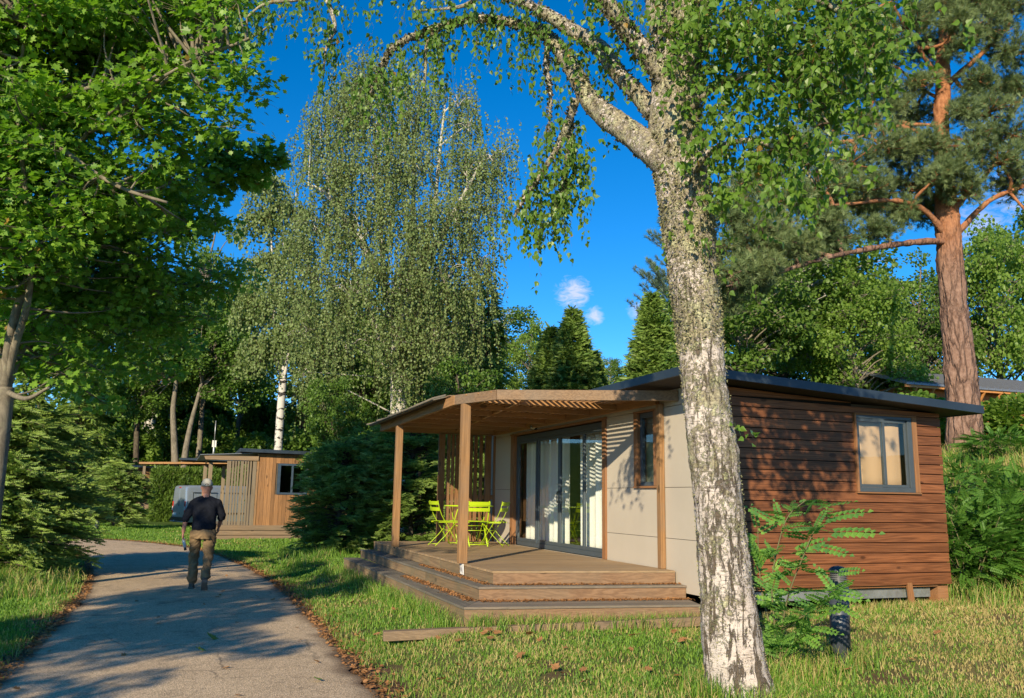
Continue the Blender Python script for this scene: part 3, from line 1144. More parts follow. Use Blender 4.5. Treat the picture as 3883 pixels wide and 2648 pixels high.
# white pitch plate with worn dark strokes, fixed to the deck edge beside the corner post
plate = thing('number_plate', (3.40, 11.42, .62), 'small white metal plate with worn dark marks on the deck edge under the corner post', 'sign')
mb = MB()
mb.hexa([(3.476, 11.30, .558), (3.482, 11.30, .558), (3.482, 11.46, .558), (3.476, 11.46, .558), (3.470, 11.30, .698), (3.476, 11.30, .698), (3.476, 11.46, .698), (3.470, 11.46, .698)])
mb.build('plate', M_WHITE, plate)
mb = MB()
for a_, b_ in (((11.44, .59), (11.41, .665)), ((11.41, .665), (11.38, .60)), ((11.38, .60), (11.35, .665)), ((11.35, .665), (11.33, .59))):
    mb.beam((3.4695, a_[0], a_[1]), (3.4695, b_[0], b_[1]), .006, .012, up=(1, 0, 0))
mb.build('marking', plain('faded_grey_ink', (0.28, 0.28, 0.30), 0.7), plate)

# timber sleeper lying in the grass
sl_ = MB()
pA, pB = np.array([1.99, 9.36]), np.array([6.1, 9.02])
za, zb_ = float(gz(*pA)), float(gz(*pB))
sl_.beam((pA[0], pA[1] - .05, .125), (pB[0], pB[1] - .25, .235), .12, .10)
slo = sl_.build('timber_edging', M_OLD_X, bevel=0.008)
tag(slo, 'long weathered timber lying in the grass in front of the deck steps', 'timber')

# ================================================================== PERGOLA
perg = thing('pergola', (4.6, 13.5, .7), 'slatted timber pergola roof on three posts over the deck', 'pergola')
ZP = 2.87
for (x0, x1, y0_, y1_, zt_, m_) in ((3.42, 3.54, 11.34, 11.45, ZP, M_WOOD_Z), (3.38, 3.50, 15.31, 15.42, ZP, M_WOOD_Z), (5.80, 5.872, 10.09, 10.19, ZP, M_WOOD_Z)):
    MB().box(x0, x1, y0_, y1_, .702, zt_ - .002).build('post', m_, perg, bevel=0.006)
b1, b2, bl_, br_ = (3.69, 10.71), (3.36, 11.58), (3.44, 17.15), (5.86, 9.70)
H = .135
def edge_beam(p, q, mat, w=.06):
    d = np.array(q) - np.array(p); d = d / np.linalg.norm(d)
    n_ = np.array([-d[1], d[0]])
    if n_ @ (np.array([4.7, 14.]) - np.array(p)) < 0: n_ = -n_
    P_ = [np.array(p), np.array(q), np.array(q) + n_ * w, np.array(p) + n_ * w]
    mb = MB()
    mb.hexa([(*P_[0], ZP), (*P_[1], ZP), (*P_[2], ZP), (*P_[3], ZP), (*P_[0], ZP + H), (*P_[1], ZP + H), (*P_[2], ZP + H), (*P_[3], ZP + H)])
    return mb.build('beam', mat, perg, bevel=0.004)
edge_beam((5.862, 9.70), (3.695, 10.70), M_BEAM)
edge_beam((3.685, 10.712), (3.362, 11.57), M_BEAM_Y)
edge_beam((3.36, 11.585), (3.44, 17.15), M_WOOD_Y)
edge_beam((3.46, 17.12), (5.84, 17.12), M_WOOD_X)
MB().box(5.80, 5.868, 10.2, 17.05, ZP + .001, ZP + .12).build('beam', M_WOOD_Y, perg, bevel=0.004)
# inner rafters across, one long purlin
def xl_at(y):
    if y < 10.71: return 3.69 + (10.71 - y) / 1.01 * 2.17
    if y < 11.58: return 3.69 - (y - 10.71) / .87 * .33
    return 3.36 + (y - 11.58) / 5.57 * .08
for y in np.arange(11.35, 17.0, .93):
    MB().box(xl_at(y) + .085, 5.797, y, y + .045, ZP + .03, ZP + .118).build('rafter', M_WOOD_X, perg, bevel=0.003)
MB().box(4.66, 4.705, 10.62, 17.05, ZP + .012, ZP + .115).build('rafter', M_WOOD_Y, perg, bevel=0.003) if False else None
mb = MB()
mb.beam((4.2, 10.75, ZP + .09), (5.0, 17.0, ZP + .09), .045, .06)
mb.build('rafter', M_WOOD_Y, perg)
# slats on top, running along the wall
x = 5.80
mb = MB()
while x > 3.42:
    # front end follows the beams
    if x > 3.69: ys_ = 10.71 - (x - 3.69) / 2.17 * 1.01 + .03
    else: ys_ = 10.71 + (3.69 - x) / .33 * .87
    wv = random.uniform(-.004, .004)
    brk = [ys_ + .02, random.uniform(13, 14.5), 17.10]
    for p, q in zip(brk[:-1], brk[1:]):
        mb.box(x - .034, x, p + .03, q, ZP + H - .030 + wv, ZP + H - .012 + wv)
    x -= .0965
mb.build('roof_slats', M_WOOD_Y, perg)
# boards lying over the slats beyond the open front bay, laid across like clapboards
mb = MB()
y = 11.75
while y < 17.1:
    mb.hexa([(xl_at(y) - .02, y, ZP + H + .004), (5.865, y, ZP + H + .004), (5.865, y + .16, ZP + H + .012), (xl_at(y) - .02, y + .16, ZP + H + .012),
             (xl_at(y) - .02, y, ZP + H + .02), (5.865, y, ZP + H + .02), (5.865, y + .16, ZP + H + .028), (xl_at(y) - .02, y + .16, ZP + H + .028)])
    y += .147
mb.build('cover_board', M_BEAM, perg)
# greyed cover boards with little cleats along the left edge
mb = MB()
mb.hexa([(3.17, 12.0, 2.965), (3.40, 12.0, 3.03), (3.45, 17.2, 3.03), (3.24, 17.2, 2.965), (3.17, 12.0, 2.982), (3.40, 12.0, 3.047), (3.45, 17.2, 3.047), (3.24, 17.2, 2.982)])
for y in np.linspace(12.02, 17.1, 6):
    mb.hexa([(3.16, y, 2.985), (3.36, y, 3.042), (3.36, y + .05, 3.042), (3.16, y + .05, 2.985), (3.16, y, 3.01), (3.36, y, 3.068), (3.36, y + .05, 3.068), (3.16, y + .05, 3.01)])
mb.tube([(3.16, 12.0, 2.99), (3.23, 17.2, 2.99)], .016, 6)
mb.build('cover_board', M_TREAD_Y, perg)

# slatted screen at the far end of the deck
scr = thing('slatted_screen', (5.27, 17.1, .7), 'upright slatted timber screen closing the far end of the deck', 'screen')
def ux(u): return 4.65 + (u - 1020) * .00146
for (a_, b_) in ((1020, 1110), (1140, 1190), (1205, 1250), (1265, 1318), (1335, 1385), (1400, 1450), (1468, 1520), (1540, 1590), (1620, 1670), (1705, 1800), (1828, 1868)):
    th_ = .05 if b_ - a_ > 70 else .03
    MB().box(ux(a_), ux(b_), 17.03, 17.03 + th_, .702, 2.862).build('slat', M_SCREEN, scr, bevel=0.003)
MB().box(4.70, 5.86, 17.083, 17.12, 1.55, 1.64).build('rail', M_WOOD_X, scr)


# ================================================================== BISTRO CHAIRS AND TABLE
def make_chair():
    """folding chair, origin on the floor at its centre, facing +Y"""
    t = thing('folding_chair', (0, 0, 0), '', 'chair', 'lime green folding chairs on the deck')
    w = .19
    # curved back uprights run down to the front feet
    for s in (-1, 1):
        P = [(s * w, .24, .012), (s * w, .10, .22), (s * w, -.03, .42), (s * w, -.12, .56), (s * w, -.175, .70), (s * w, -.20, .82)]
        q = np.array(P)
        mb = MB()
        for a_, b_ in zip(q[:-1], q[1:]):
            pass
        mb.tube(q, .0125, 6, sq=.45)
        mb.build('back_frame', M_LIME, t)
        mb = MB()
        mb.tube([(s * (w - .022), -.22, .012), (s * (w - .022), -.02, .20), (s * (w - .022), .19, .435)], .0125, 6, sq=.45)
        mb.build('leg', M_LIME, t)
    for (y, z, n_) in ((-.203, .775, 0), (-.172, .665, 0)):
        xs = np.linspace(-w - .012, w + .012, 9)
        mb = MB()
        bow = -.022 * (1 - (xs / w) ** 2)
        V = []
        for dz, dy in ((-.032, .004), (.032, -.010)):
            for th_ in (0, .012):
                V.append(np.stack([xs, y + bow + dy - th_, np.full(9, z + dz)], 1))
        V = np.array(V).reshape(4, 9, 3)
        v = V.transpose(1, 0, 2).reshape(-1, 3)
        f = []
        for i in range(8):
            a_ = i * 4
            f += [(a_, a_ + 4, a_ + 6, a_ + 2), (a_ + 1, a_ + 3, a_ + 7, a_ + 5), (a_, a_ + 1, a_ + 5, a_ + 4), (a_ + 2, a_ + 6, a_ + 7, a_ + 3)]
        f += [(0, 2, 3, 1), (32, 33, 35, 34)]
        mb.add(v, f)
        mb.build('back_slat', M_LIME, t)
    for i in range(7):
        y = -.155 + i * .056
        z = .445 + .006 * math.cos(i / 6 * 2 * math.pi)
        MB().box(-w - .005, w + .005, y, y + .04, z, z + .009).build('seat_slat', M_LIME, t, bevel=.002)
    for s in (-1, 1):
        MB().box(s * (w - .012) - .006, s * (w - .012) + .006, -.165, .235, .425, .442).build('seat_rail', M_LIME, t)
    for (y, z) in ((.205, .055), (-.19, .045), (.058, .285)):
        MB().tube([(-w, y, z), (w, y, z)], .006, 6).build('stretcher', M_LIME, t)
    return t


ch0 = make_chair()
spots = [((4.36, 15.52), math.radians(-82), 'lime green folding chair at the left of the round table, its back to the steps'),
         ((5.27, 15.22), math.radians(52), 'lime green folding chair between the round table and the glass doors'),
         ((4.92, 15.25), math.radians(-6), 'lime green folding chair standing behind the corner post, its back to the camera')]
for i, ((x, y), rz, lb) in enumerate(spots):
    if i == 0:
        ch0.location = (x, y, .70); ch0.rotation_euler[2] = rz; ch0['label'] = lb
    else:
        copy_tree(ch0, (x, y, .70), rz, lb)

tb = thing('round_table', (4.98, 15.95, .70), 'round lime green metal table with thin crossed legs on the deck', 'table')
mb = MB()
tc = (4.98, 15.95)
mb.cyl(tc, .47, 1.425, 1.435, 48).cyl(tc, .475, 1.412, 1.428, 48)
mb.build('table_top', M_LIME, tb)
for s in (-1, 1):
    for q in (-1, 1):
        MB().tube([(tc[0] + s * .30, tc[1] + q * .33, .712), (tc[0] + s * .28, tc[1] - q * .25, 1.41)], .010, 6).build('leg', M_LIME, tb)
for q in (-1, 1):
    MB().tube([(tc[0] - .30, tc[1] + q * .33, .715), (tc[0] + .30, tc[1] + q * .33, .715)], .009, 6).build('foot_rail', M_LIME, tb)
MB().tube([(tc[0] - .29, tc[1], 1.05), (tc[0] + .29, tc[1], 1.05)], .007, 6).build('stretcher', M_LIME, tb)


# ================================================================== BOLLARDS
def bollard(x, y, h, r, label, tilt=(0, 0)):
    z = float(gz(x, y)) - .03
    t = thing('path_light', (x, y, z), label, 'bollard', 'dark garden bollard lights')
    mb = MB()
    mb.cyl((x, y), r, z, z + h * .80, 28)
    mb.build('post', M_BOLL, t)
    mb = MB()
    for k in range(6):
        zz = z + h * (.805 + .021 * k)
        mb.cyl((x, y), r * .96, zz, zz + h * .006, 28)
        mb.cyl((x, y), r * .80, zz + h * .006, zz + h * .021, 24)
    mb.build('louvre', plain('dull_louvre', (0.16, 0.165, 0.17), 0.35, 0.5, 0.3, vary=.3), t)
    mb = MB()
    a_ = np.linspace(0, np.pi / 2, 8)
    mb.tube([(x, y, z + h * .93 + r * .72 * math.sin(q)) for q in a_], [max(.002, r * 1.03 * math.cos(q)) for q in a_], 28)
    mb.build('cap', M_BOLL, t)
    t.rotation_euler = (tilt[0], tilt[1], 0)
    return t


bollard(5.60, 6.56, .92, .088, 'dark grey round-topped bollard light half hidden by the leafy sapling on the lawn', (0, math.radians(1.2)))
bollard(-3.5, 38.0, .72, .075, 'small grey bollard light at the far left verge of the path')

# ================================================================== SECOND CABIN (y = 32.2)
c2 = thing('small_cabin', (3.0, 34, 0), 'honey-brown boarded cabin with a slatted porch screen behind the walking man', 'cabin')
Y2 = 32.2
mb = MB()
x = 2.12
i = 0
while x < 5.6:
    w_ = random.uniform(.115, .145)
    x1 = min(x + w_, 5.62)
    segs = [(.47, 3.02)]
    if x1 > 2.80 and x < 3.86: segs = [(.47, 1.585), (2.70, 3.02)]
    for z0, z1 in segs:
        mb.box(x, x1 - .006, Y2 + random.uniform(0, .012), Y2 + .035, z0, z1)
    x = x1
mb.build('board_wall', M_CAB2, c2)
mb = MB()
mb.box(2.13, 2.795, Y2 + .036, Y2 + .1, .2, 3.0); mb.box(3.87, 5.6, Y2 + .036, Y2 + .1, .2, 3.0)
mb.box(2.795, 3.87, Y2 + .036, Y2 + .1, .2, 1.585); mb.box(2.795, 3.87, Y2 + .036, Y2 + .1, 2.70, 3.0)
mb.box(2.13, 2.2, Y2 + .1, 38.5, .2, 3.0); mb.box(5.53, 5.6, Y2 + .1, 38.5, .2, 3.0); mb.box(2.2, 5.53, 38.4, 38.5, .2, 3.0)
mb.box(2.2, 5.53, Y2 + .1, 38.4, .3, .4)
mb.build('inner_wall', M_ROOM, c2)
MB().box(2.06, 2.13, Y2 - .02, Y2 + .05, .47, 3.02).build('corner_post', M_WOOD_Z, c2, bevel=.004)
mb = MB()
mb.hexa([(1.42, Y2 - .3, 3.06), (5.95, Y2 - .3, 3.0), (5.95, 38.9, 3.0), (1.42, 38.9, 3.06), (1.42, Y2 - .3, 3.19), (5.95, Y2 - .3, 3.11), (5.95, 38.9, 3.11), (1.42, 38.9, 3.19)])
mb.build('roof', M_ROOF, c2, bevel=.01)
mb = MB()
wa, wb, wc, wd = 2.80, 3.86, 1.59, 2.695
mb.box(wa, wb, Y2 - .02, Y2 + .05, wc, wc + .07); mb.box(wa, wb, Y2 - .02, Y2 + .05, wd - .07, wd)
mb.box(wa, wa + .1, Y2 - .019, Y2 + .049, wc + .07, wd - .07); mb.box(wb - .1, wb, Y2 - .019, Y2 + .049, wc + .07, wd - .07)
mb.box(3.28, 3.35, Y2 - .017, Y2 + .047, wc + .07, wd - .07)
wf2 = mb.build('window_frame', plain('blue_slate_frame', (0.04, 0.065, 0.10), .4), c2)
MB().box(wa + .09, wb - .09, Y2 + .01, Y2 + .016, wc + .06, wd - .06).build('pane', M_GLASS, wf2)
for i, (z0, z1) in enumerate(((.335, .50), (.165, .315), (-.02, .145))):
    MB().box(.80, 3.95, Y2 - .055, Y2 - .025, z0, z1).build('deck_face', M_OLD_X, c2, bevel=.004)
    MB().box(.80, .83, Y2 - .02, 37.5, z0, z1).build('deck_face', M_FACE_Y, c2)
MB().box(.84, 2.12, Y2 - .02, 37.5, -.02, .44).build('deck_frame', M_GAP, c2)
MB().box(2.13, 5.5, Y2 - .02, Y2 + .03, -.02, .46).build('deck_frame', M_GAP, c2)
MB().box(.82, 2.05, Y2 - .01, 37.5, .445, .475).build('deck_boards', M_TREAD_X, c2)
for a_, b_ in ((1.04, 1.18), (1.21, 1.28), (1.31, 1.37), (1.40, 1.46), (1.50, 1.61), (1.64, 1.70), (1.73, 1.79), (1.82, 1.88), (1.92, 2.05)):
    MB().box(a_, b_, Y2 - .01, Y2 + .03, .48, 2.76).build('slat', M_OLD_Z, c2, bevel=.003)
for x, y in ((.44, 33.4), (.30, 37.2), (1.02, 37.2)):
    MB().box(x, x + .14, y, y + .14, 0.0, 2.72).build('post', M_OLD_Z, c2)
mb = MB()
mb.hexa([(.30, Y2 - .06, 2.77), (2.10, Y2 - .06, 2.77), (2.10, Y2 - .02, 2.77), (.30, Y2 - .02, 2.77), (.25, Y2 - .06, 2.90), (2.10, Y2 - .06, 2.93), (2.10, Y2 - .02, 2.93), (.25, Y2 - .02, 2.90)])
mb.build('porch_beam', M_OLD_X, c2)
mb = MB()
mb.hexa([(.12, Y2 - .12, 2.915), (1.9, Y2 - .12, 3.02), (1.9, 37.8, 3.02), (.0, 37.8, 2.90), (.12, Y2 - .12, 2.94), (1.9, Y2 - .12, 3.045), (1.9, 37.8, 3.045), (.0, 37.8, 2.93)])
mb.build('porch_roof', M_ROOFTOP, c2)
mb = MB()
for z0 in (2.83,):
    mb.box(.36, .40, Y2, 37.6, z0 - .05, z0 + .05)
mb.build('porch_beam', M_OLD_X, c2)

# ================================================================== THIRD AND FOURTH CABINS (y = 50)
c3 = thing('far_cabin', (-.5, 52, .4), 'dark porch roof on posts rising above the clipped hedge behind the van', 'cabin')
mb = MB(); mb.hexa([(-3.0, 49.8, 3.16), (1.9, 49.8, 3.30), (1.9, 53, 3.35), (-3.0, 53, 3.2), (-3.0, 49.8, 3.27), (1.9, 49.8, 3.41), (1.9, 53, 3.46), (-3.0, 53, 3.31)])
mb.build('porch_roof', M_WOOD_X, c3)
mb = MB(); mb.hexa([(-.9, 49.6, 3.44), (3.2, 49.6, 3.44), (3.2, 56, 3.5), (-.9, 56, 3.5), (-.9, 49.6, 3.56), (3.2, 49.6, 3.56), (3.2, 56, 3.62), (-.9, 56, 3.62)])
mb.build('roof', M_ROOF, c3)
for x in (-2.78, 1.5):
    MB().box(x, x + .14, 50.0, 50.14, .3, 3.18).build('post', M_OLD_Z, c3)
MB().box(-3.0, -1.9, 49.9, 50.0, .70, 1.16).build('deck_face', M_OLD_X, c3)
MB().box(-2.95, 1.9, 50.02, 53, .60, 1.14).build('deck_frame', M_GAP, c3)
for x in np.arange(-2.0, .3, .16):
    MB().box(x, x + .085, 52.9, 52.94, 1.2, 3.2).build('slat', M_CAB2, c3)
mb = MB()
x = .2
while x < 3.0:
    mb.box(x, x + .14, 51.5 + random.uniform(0, .02), 51.54, 1.1, 3.4); x += .147
mb.box(.2, 3.0, 51.55, 56, 1.1, 3.4)
mb.build('board_wall', M_CAB2, c3)
c4 = thing('low_cabin', (-3.6, 54, .4), 'low brown cabin with a pale-edged flat roof between the left spruces', 'cabin')
mb = MB()
x = -6.2
while x < -1.7:
    mb.box(x, x + .14, 53.2 + random.uniform(0, .02), 53.25, .4, 3.0); x += .147
mb.box(-6.2, -1.7, 53.26, 58, .4, 3.0)
mb.build('board_wall', M_CAB2, c4)
mb = MB(); mb.hexa([(-6.5, 52.8, 3.06), (-1.5, 52.8, 2.96), (-1.5, 58, 2.96), (-6.5, 58, 3.06), (-6.5, 52.8, 3.17), (-1.5, 52.8, 3.07), (-1.5, 58, 3.07), (-6.5, 58, 3.17)])
mb.build('roof', M_ROOFTOP, c4)

# far house up the bank on the right
fh = thing('hillside_chalet', (31, 29, 3), 'orange-brown chalet with a grey metal roof high on the bank behind the pine', 'house')
pA, pB = at(2055, 888, 34), at(2420, 858, 37)
pT, pU = at(2085, 838, 38), at(2440, 815, 41)
zE = 6.35
d_ = np.array([pB[0] - pA[0], pB[1] - pA[1], 0]); d_ /= np.linalg.norm(d_)
n_ = np.array([-d_[1], d_[0], 0])
L_ = 11.0
A0 = np.array([pA[0], pA[1], 0])
def fp(a, b, z): return A0 + d_ * a + n_ * b + np.array([0, 0, z])
mb = MB()
mb.hexa([fp(.5, .5, 2.4), fp(L_, .5, 2.4), fp(L_, 7, 2.4), fp(.5, 7, 2.4), fp(.5, .5, zE), fp(L_, .5, zE), fp(L_, 7, zE), fp(.5, 7, zE)])
mb.build('wall', plain('orange_brown_timber', (0.33, 0.12, 0.035), .6, vary=.2), fh)
mb = MB()
for k in range(28):
    a0, a1 = L_ * k / 28 , L_ * (k + 1) / 28
    rr = .03
    mb.hexa([fp(a0, -.1, zE - .02), fp(a1 - .02, -.1, zE - .02), fp(a1 - .02, 3.8, zE + 1.15), fp(a0, 3.8, zE + 1.15), fp(a0, -.1, zE + .06), fp(a1 - .02, -.1, zE + .06), fp(a1 - .02, 3.8, zE + 1.23), fp(a0, 3.8, zE + 1.23)])
    mb.hexa([fp(a1 - .05, -.1, zE + .06), fp(a1, -.1, zE + .06), fp(a1, 3.8, zE + 1.23), fp(a1 - .05, 3.8, zE + 1.23), fp(a1 - .05, -.1, zE + .10), fp(a1, -.1, zE + .10), fp(a1, 3.8, zE + 1.27), fp(a1 - .05, 3.8, zE + 1.27)])
mb.hexa([fp(0, 3.8, zE + 1.15), fp(L_, 3.8, zE + 1.15), fp(L_, 7.6, zE - .02), fp(0, 7.6, zE - .02), fp(0, 3.8, zE + 1.23), fp(L_, 3.8, zE + 1.23), fp(L_, 7.6, zE + .06), fp(0, 7.6, zE + .06)])
mb.build('roof', plain('grey_blue_roof_metal', (0.20, 0.215, 0.25), .45, .5, .4, vary=.08), fh)
mb = MB()
for k in range(12):
    a0 = .6 + k * .9
    mb.beam(fp(a0, .45, zE - .75), fp(a0, .0, zE - .1), .06, .08)
mb.beam(fp(0, 0, zE - .06), fp(L_, 0, zE - .06), .06, .12)
mb.build('bracket', plain('pale_orange_timber', (0.50, 0.22, 0.07), .6), fh)

# ================================================================== VAN
van = thing('panel_van', (0, 0, 0), 'silver-grey panel van seen from behind on the grass past the slatted porch', 'van')
def van_section(x, w, zb_, zt_, wt, n=10):
    """closed ring of a rounded body section at length x"""
    P = []
    r_ = .16
    P += [(w, zb_), (w + .01, zb_ + .45), (w + .02, zb_ + .75), (w - .01, zb_ + 1.05)]
    for k in range(n + 1):
        a_ = k / n * math.pi / 2
        P.append((wt - r_ + r_ * math.cos(a_), zt_ - r_ * .8 + r_ * .8 * math.sin(a_)))
    P = P + [(-p[0], p[1]) for p in reversed(P)]
    return [(x, p[0], p[1]) for p in P]
S = [(0.0, .93, .28, 1.86, .84), (.03, .97, .26, 1.94, .88), (.15, .985, .25, 1.98, .90), (1.5, .99, .25, 2.0, .90), (3.2, .99, .25, 1.99, .90), (3.75, .985, .25, 1.93, .86), (4.25, .97, .25, 1.50, .80), (4.85, .93, .25, 1.12, .74), (5.05, .85, .28, .95, .66)]
rings_ = [van_section(*s_) for s_ in S]
k = len(rings_[0])
mb = MB()
v = [p for r_ in rings_ for p in r_]
f = [(i * k + j, (i + 1) * k + j, (i + 1) * k + (j + 1) % k, i * k + (j + 1) % k) for i in range(len(S) - 1) for j in range(k)]
f += [tuple(range(k)), tuple(range(len(v) - 1, len(v) - k - 1, -1))]
mb.add(v, f, 0, True)
vb = mb.build('body', M_SILVER, van)
m = vb.modifiers.new('edge', 'EDGE_SPLIT'); m.split_angle = math.radians(40)
M_SEAM = plain('panel_seam', (0.05, 0.06, 0.07), .6)
for s in (-1, 1):
    # rear doors
    mb = MB()
    y0_, y1_ = (.012, .80) if s > 0 else (-.80, -.012)
    mb.hexa([(-.022, y0_, .48), (-.022, y1_, .48), (.01, y1_, .48), (.01, y0_, .48), (-.012, y0_ * .96 if s < 0 else y0_, 1.80), (-.012, y1_ * .93 if s > 0 else y1_, 1.80), (.02, y1_ * .93 if s > 0 else y1_, 1.80), (.02, y0_ * .93 if s < 0 else y0_, 1.80)])
    dr = mb.build('rear_door', M_SILVER, van, bevel=.012)
    if s < 0:
        MB().box(-.045, -.02, -.06, -.025, 1.0, 1.2).build('handle', M_BLACK, dr)
    MB().box(-.03, .05, s * .86 - .05, s * .86 + .05, .62, 1.22).build('tail_lamp', M_REDL, van, bevel=.01)
    MB().box(-.033, -.029, s * .86 - .045, s * .86 + .045, .80, .98).build('tail_lamp', M_WHITE, van)
MB().box(-.06, .12, -.95, .95, .28, .47).build('bumper', M_BLACK, van, bevel=.02)
MB().box(-.10, .0, -.95, .95, .245, .285).build('step', M_STEEL, van, bevel=.005)
MB().tube([(.1, 0, .30), (-.12, 0, .26), (-.2, 0, .26), (-.2, 0, .34)], .025, 8).build('tow_bar', M_STEEL, van)
MB().box(-.036, -.024, .25, .72, .56, .67).build('licence_plate', M_WHITE, van)
MB().box(-.02, .03, -.12, .12, 1.86, 1.90).build('brake_lamp', M_REDL, van)
# side mouldings, windowless panels and door seams on the visible (right) side
for s in (-1,):
    for (x0, x1, z0, z1) in ((.30, 1.45, 1.10, 1.66), (1.62, 2.75, 1.10, 1.66)):
        mb = MB()
        for a_, b_, c_, d_2 in ((x0, x1, z0, z0 + .012), (x0, x1, z1 - .012, z1), (x0, x0 + .012, z0, z1), (x1 - .012, x1, z0, z1)):
            ya = -1.003 if c_ < 1.3 else -.95
            mb.hexa([(a_, -1.012, c_), (b_, -1.012, c_), (b_, -.9, c_), (a_, -.9, c_), (a_, -1.0 if d_2 < 1.3 else -.955, d_2), (b_, -1.0 if d_2 < 1.3 else -.955, d_2), (b_, -.9, d_2), (a_, -.9, d_2)])
        mb.build('side_panel', M_SEAM, van)
    MB().box(.2, 4.0, -1.022, -.97, .62, .70).build('side_moulding', M_BLACK, van)
    MB().box(3.15, 3.95, -.985, -.88, 1.18, 1.62).build('cab_window', M_GLASS, van)
for s in (-1, 1):
    for x in (.95, 4.15):
        mb = MB()
        mb.tube([(x, s * .99, .33), (x, s * .76, .33)], .33, 28)
        wl = mb.build('wheel', M_TYRE, van)
        MB().tube([(x, s * 1.0, .33), (x, s * .98, .33)], .2, 20).build('rim', M_STEEL, wl)
# place it: rear corner near the path, nose to the right
van.rotation_euler = (0, 0, math.radians(19))
van.location = (-.62, 44.9, -.02)


# ================================================================== VEGETATION MATERIALS
L_BIRCH = leafmat('birch_leaf_near', (0.069, 0.154, 0.024), (0.173, 0.289, 0.039), 0.38, rough=0.38, dead=0.012)
L_WEEP = leafmat('birch_leaf_far', (0.113, 0.175, 0.052), (0.218, 0.284, 0.097), 0.30)
L_MAPLE = leafmat('maple_leaf', (0.083, 0.192, 0.024), (0.231, 0.395, 0.047), 0.36, rough=0.42, dead=0.006)
L_DECID = leafmat('broad_leaf', (0.060, 0.126, 0.023), (0.147, 0.240, 0.041), 0.34)
L_DARK = leafmat('dark_broad_leaf', (0.061, 0.134, 0.022), (0.144, 0.239, 0.037), 0.28)
L_LIGHT = leafmat('pale_broad_leaf', (0.105, 0.197, 0.031), (0.224, 0.330, 0.063), 0.38)
L_SPRUCE = leafmat('spruce_needle', (0.101, 0.184, 0.039), (0.289, 0.402, 0.078), 0.12, rough=0.5)
L_TIP = leafmat('spruce_tip', (0.236, 0.349, 0.086), (0.365, 0.491, 0.136), 0.15, rough=0.5)
L_CYP = leafmat('cypress_spray', (0.089, 0.174, 0.037), (0.236, 0.338, 0.071), 0.15)
L_HEDGE = leafmat('hedge_spray', (0.044, 0.102, 0.014), (0.128, 0.198, 0.029), 0.15)
L_PINE = leafmat('pine_needle', (0.077, 0.133, 0.051), (0.213, 0.267, 0.106), 0.12, rough=0.5)
L_PINEB = leafmat('blue_pine_needle', (0.078, 0.132, 0.093), (0.186, 0.264, 0.171), 0.12, rough=0.5)
L_LOCUST = leafmat('locust_leaflet', (0.078, 0.209, 0.070), (0.264, 0.465, 0.070), 0.36, rough=0.5)
L_LOCUSTB = leafmat('locust_bank_leaflet', (0.056, 0.156, 0.024), (0.134, 0.268, 0.039), 0.34, rough=0.5)
L_FALL = leafmat('fallen_leaf_brown', (0.20, 0.085, 0.03), (0.42, 0.22, 0.09), 0.15, rough=0.7)
L_FALLG = leafmat('fallen_leaf_green', (0.10, 0.19, 0.03), (0.22, 0.30, 0.07), 0.2, rough=0.6)
L_LICHEN = leafmat('lichen_flake', (0.14, 0.14, 0.08), (0.42, 0.41, 0.22), 0.1, rough=0.9)
L_MOSS = leafmat('grey_beard_lichen', (0.07, 0.065, 0.04), (0.20, 0.19, 0.12), 0.1, rough=0.9)


def birch_bark(name, lichen=0.85):
    a = NT(name)
    v = a.coord(kind='Object')
    # papery white with thin dark cross marks
    lent = a.noise(a.coord((6, 6, 60)), 1.6, 5, 0.7, 0.3)
    paper = a.mix(a.noise(v, 3.5, 4), (0.50, 0.41, 0.36), (0.70, 0.65, 0.60))
    col = a.mix(a.ramp(lent, 0.55, 0.64), paper, (0.13, 0.10, 0.085))
    # vertical dark fissures
    fis = a.noise(a.coord((16, 16, 3.2)), 1.0, 7, 0.72, 0.9)
    zz = a.n('ShaderNodeSeparateXYZ'); tc = a.n('ShaderNodeTexCoord'); a.link(tc.outputs['Object'], zz.inputs[0])
    low = a.ramp(zz.outputs['Z'], 0.0, 3.6, 0.065, -0.02)
    ff = a.ramp(a.math('ADD', fis, low), 0.545, 0.60)
    col = a.mix(ff, col, a.mix(a.noise(v, 60, 3), (0.055, 0.045, 0.035), (0.20, 0.155, 0.115)))
    # crusty lichens
    l1 = a.noise(v, 26, 8, 0.78, 0.4)
    pat = a.noise(v, 2.6, 4, 0.6)
    up = a.ramp(zz.outputs['Z'], 0.3, 3.4, -0.03, 0.055)
    lm = a.ramp(a.math('ADD', a.math('ADD', a.math('MULTIPLY', l1, 0.7), a.math('MULTIPLY', pat, 0.40)), up), 0.56, 0.60, 0, lichen)
    lc = a.mix(a.ramp(a.noise(v, 38, 6, 0.75), .36, .62), (0.055, 0.045, 0.03), (0.44, 0.40, 0.24))
    lc = a.mix(a.ramp(a.noise(v, 8, 3), 0.5, 0.6), lc, a.mix(a.ramp(a.noise(v, 60, 3), .35, .6), (0.10, 0.11, 0.06), (0.50, 0.50, 0.29)))
    col = a.mix(lm, col, lc)
    hb = a.math('SUBTRACT', a.math('ADD', a.math('MULTIPLY', l1, 0.8), a.math('MULTIPLY', lm, 0.5)), a.math('MULTIPLY', ff, 0.9))
    return a.done(a.bsdf(col, 0.85, 0.2, 0, hb, 0.9, 0.02))


def white_birch_bark(name):
    a = NT(name)
    v = a.coord(kind='Object')
    lent = a.noise(a.coord((2.5, 2.5, 5.0)), 1.2, 4, 0.65, 0.6)
    col = a.mix(a.ramp(lent, 0.54, 0.58), (0.52, 0.50, 0.46), (0.03, 0.027, 0.025))
    return a.done(a.bsdf(col, 0.8, 0.2, 0, lent, 0.4, 0.02))


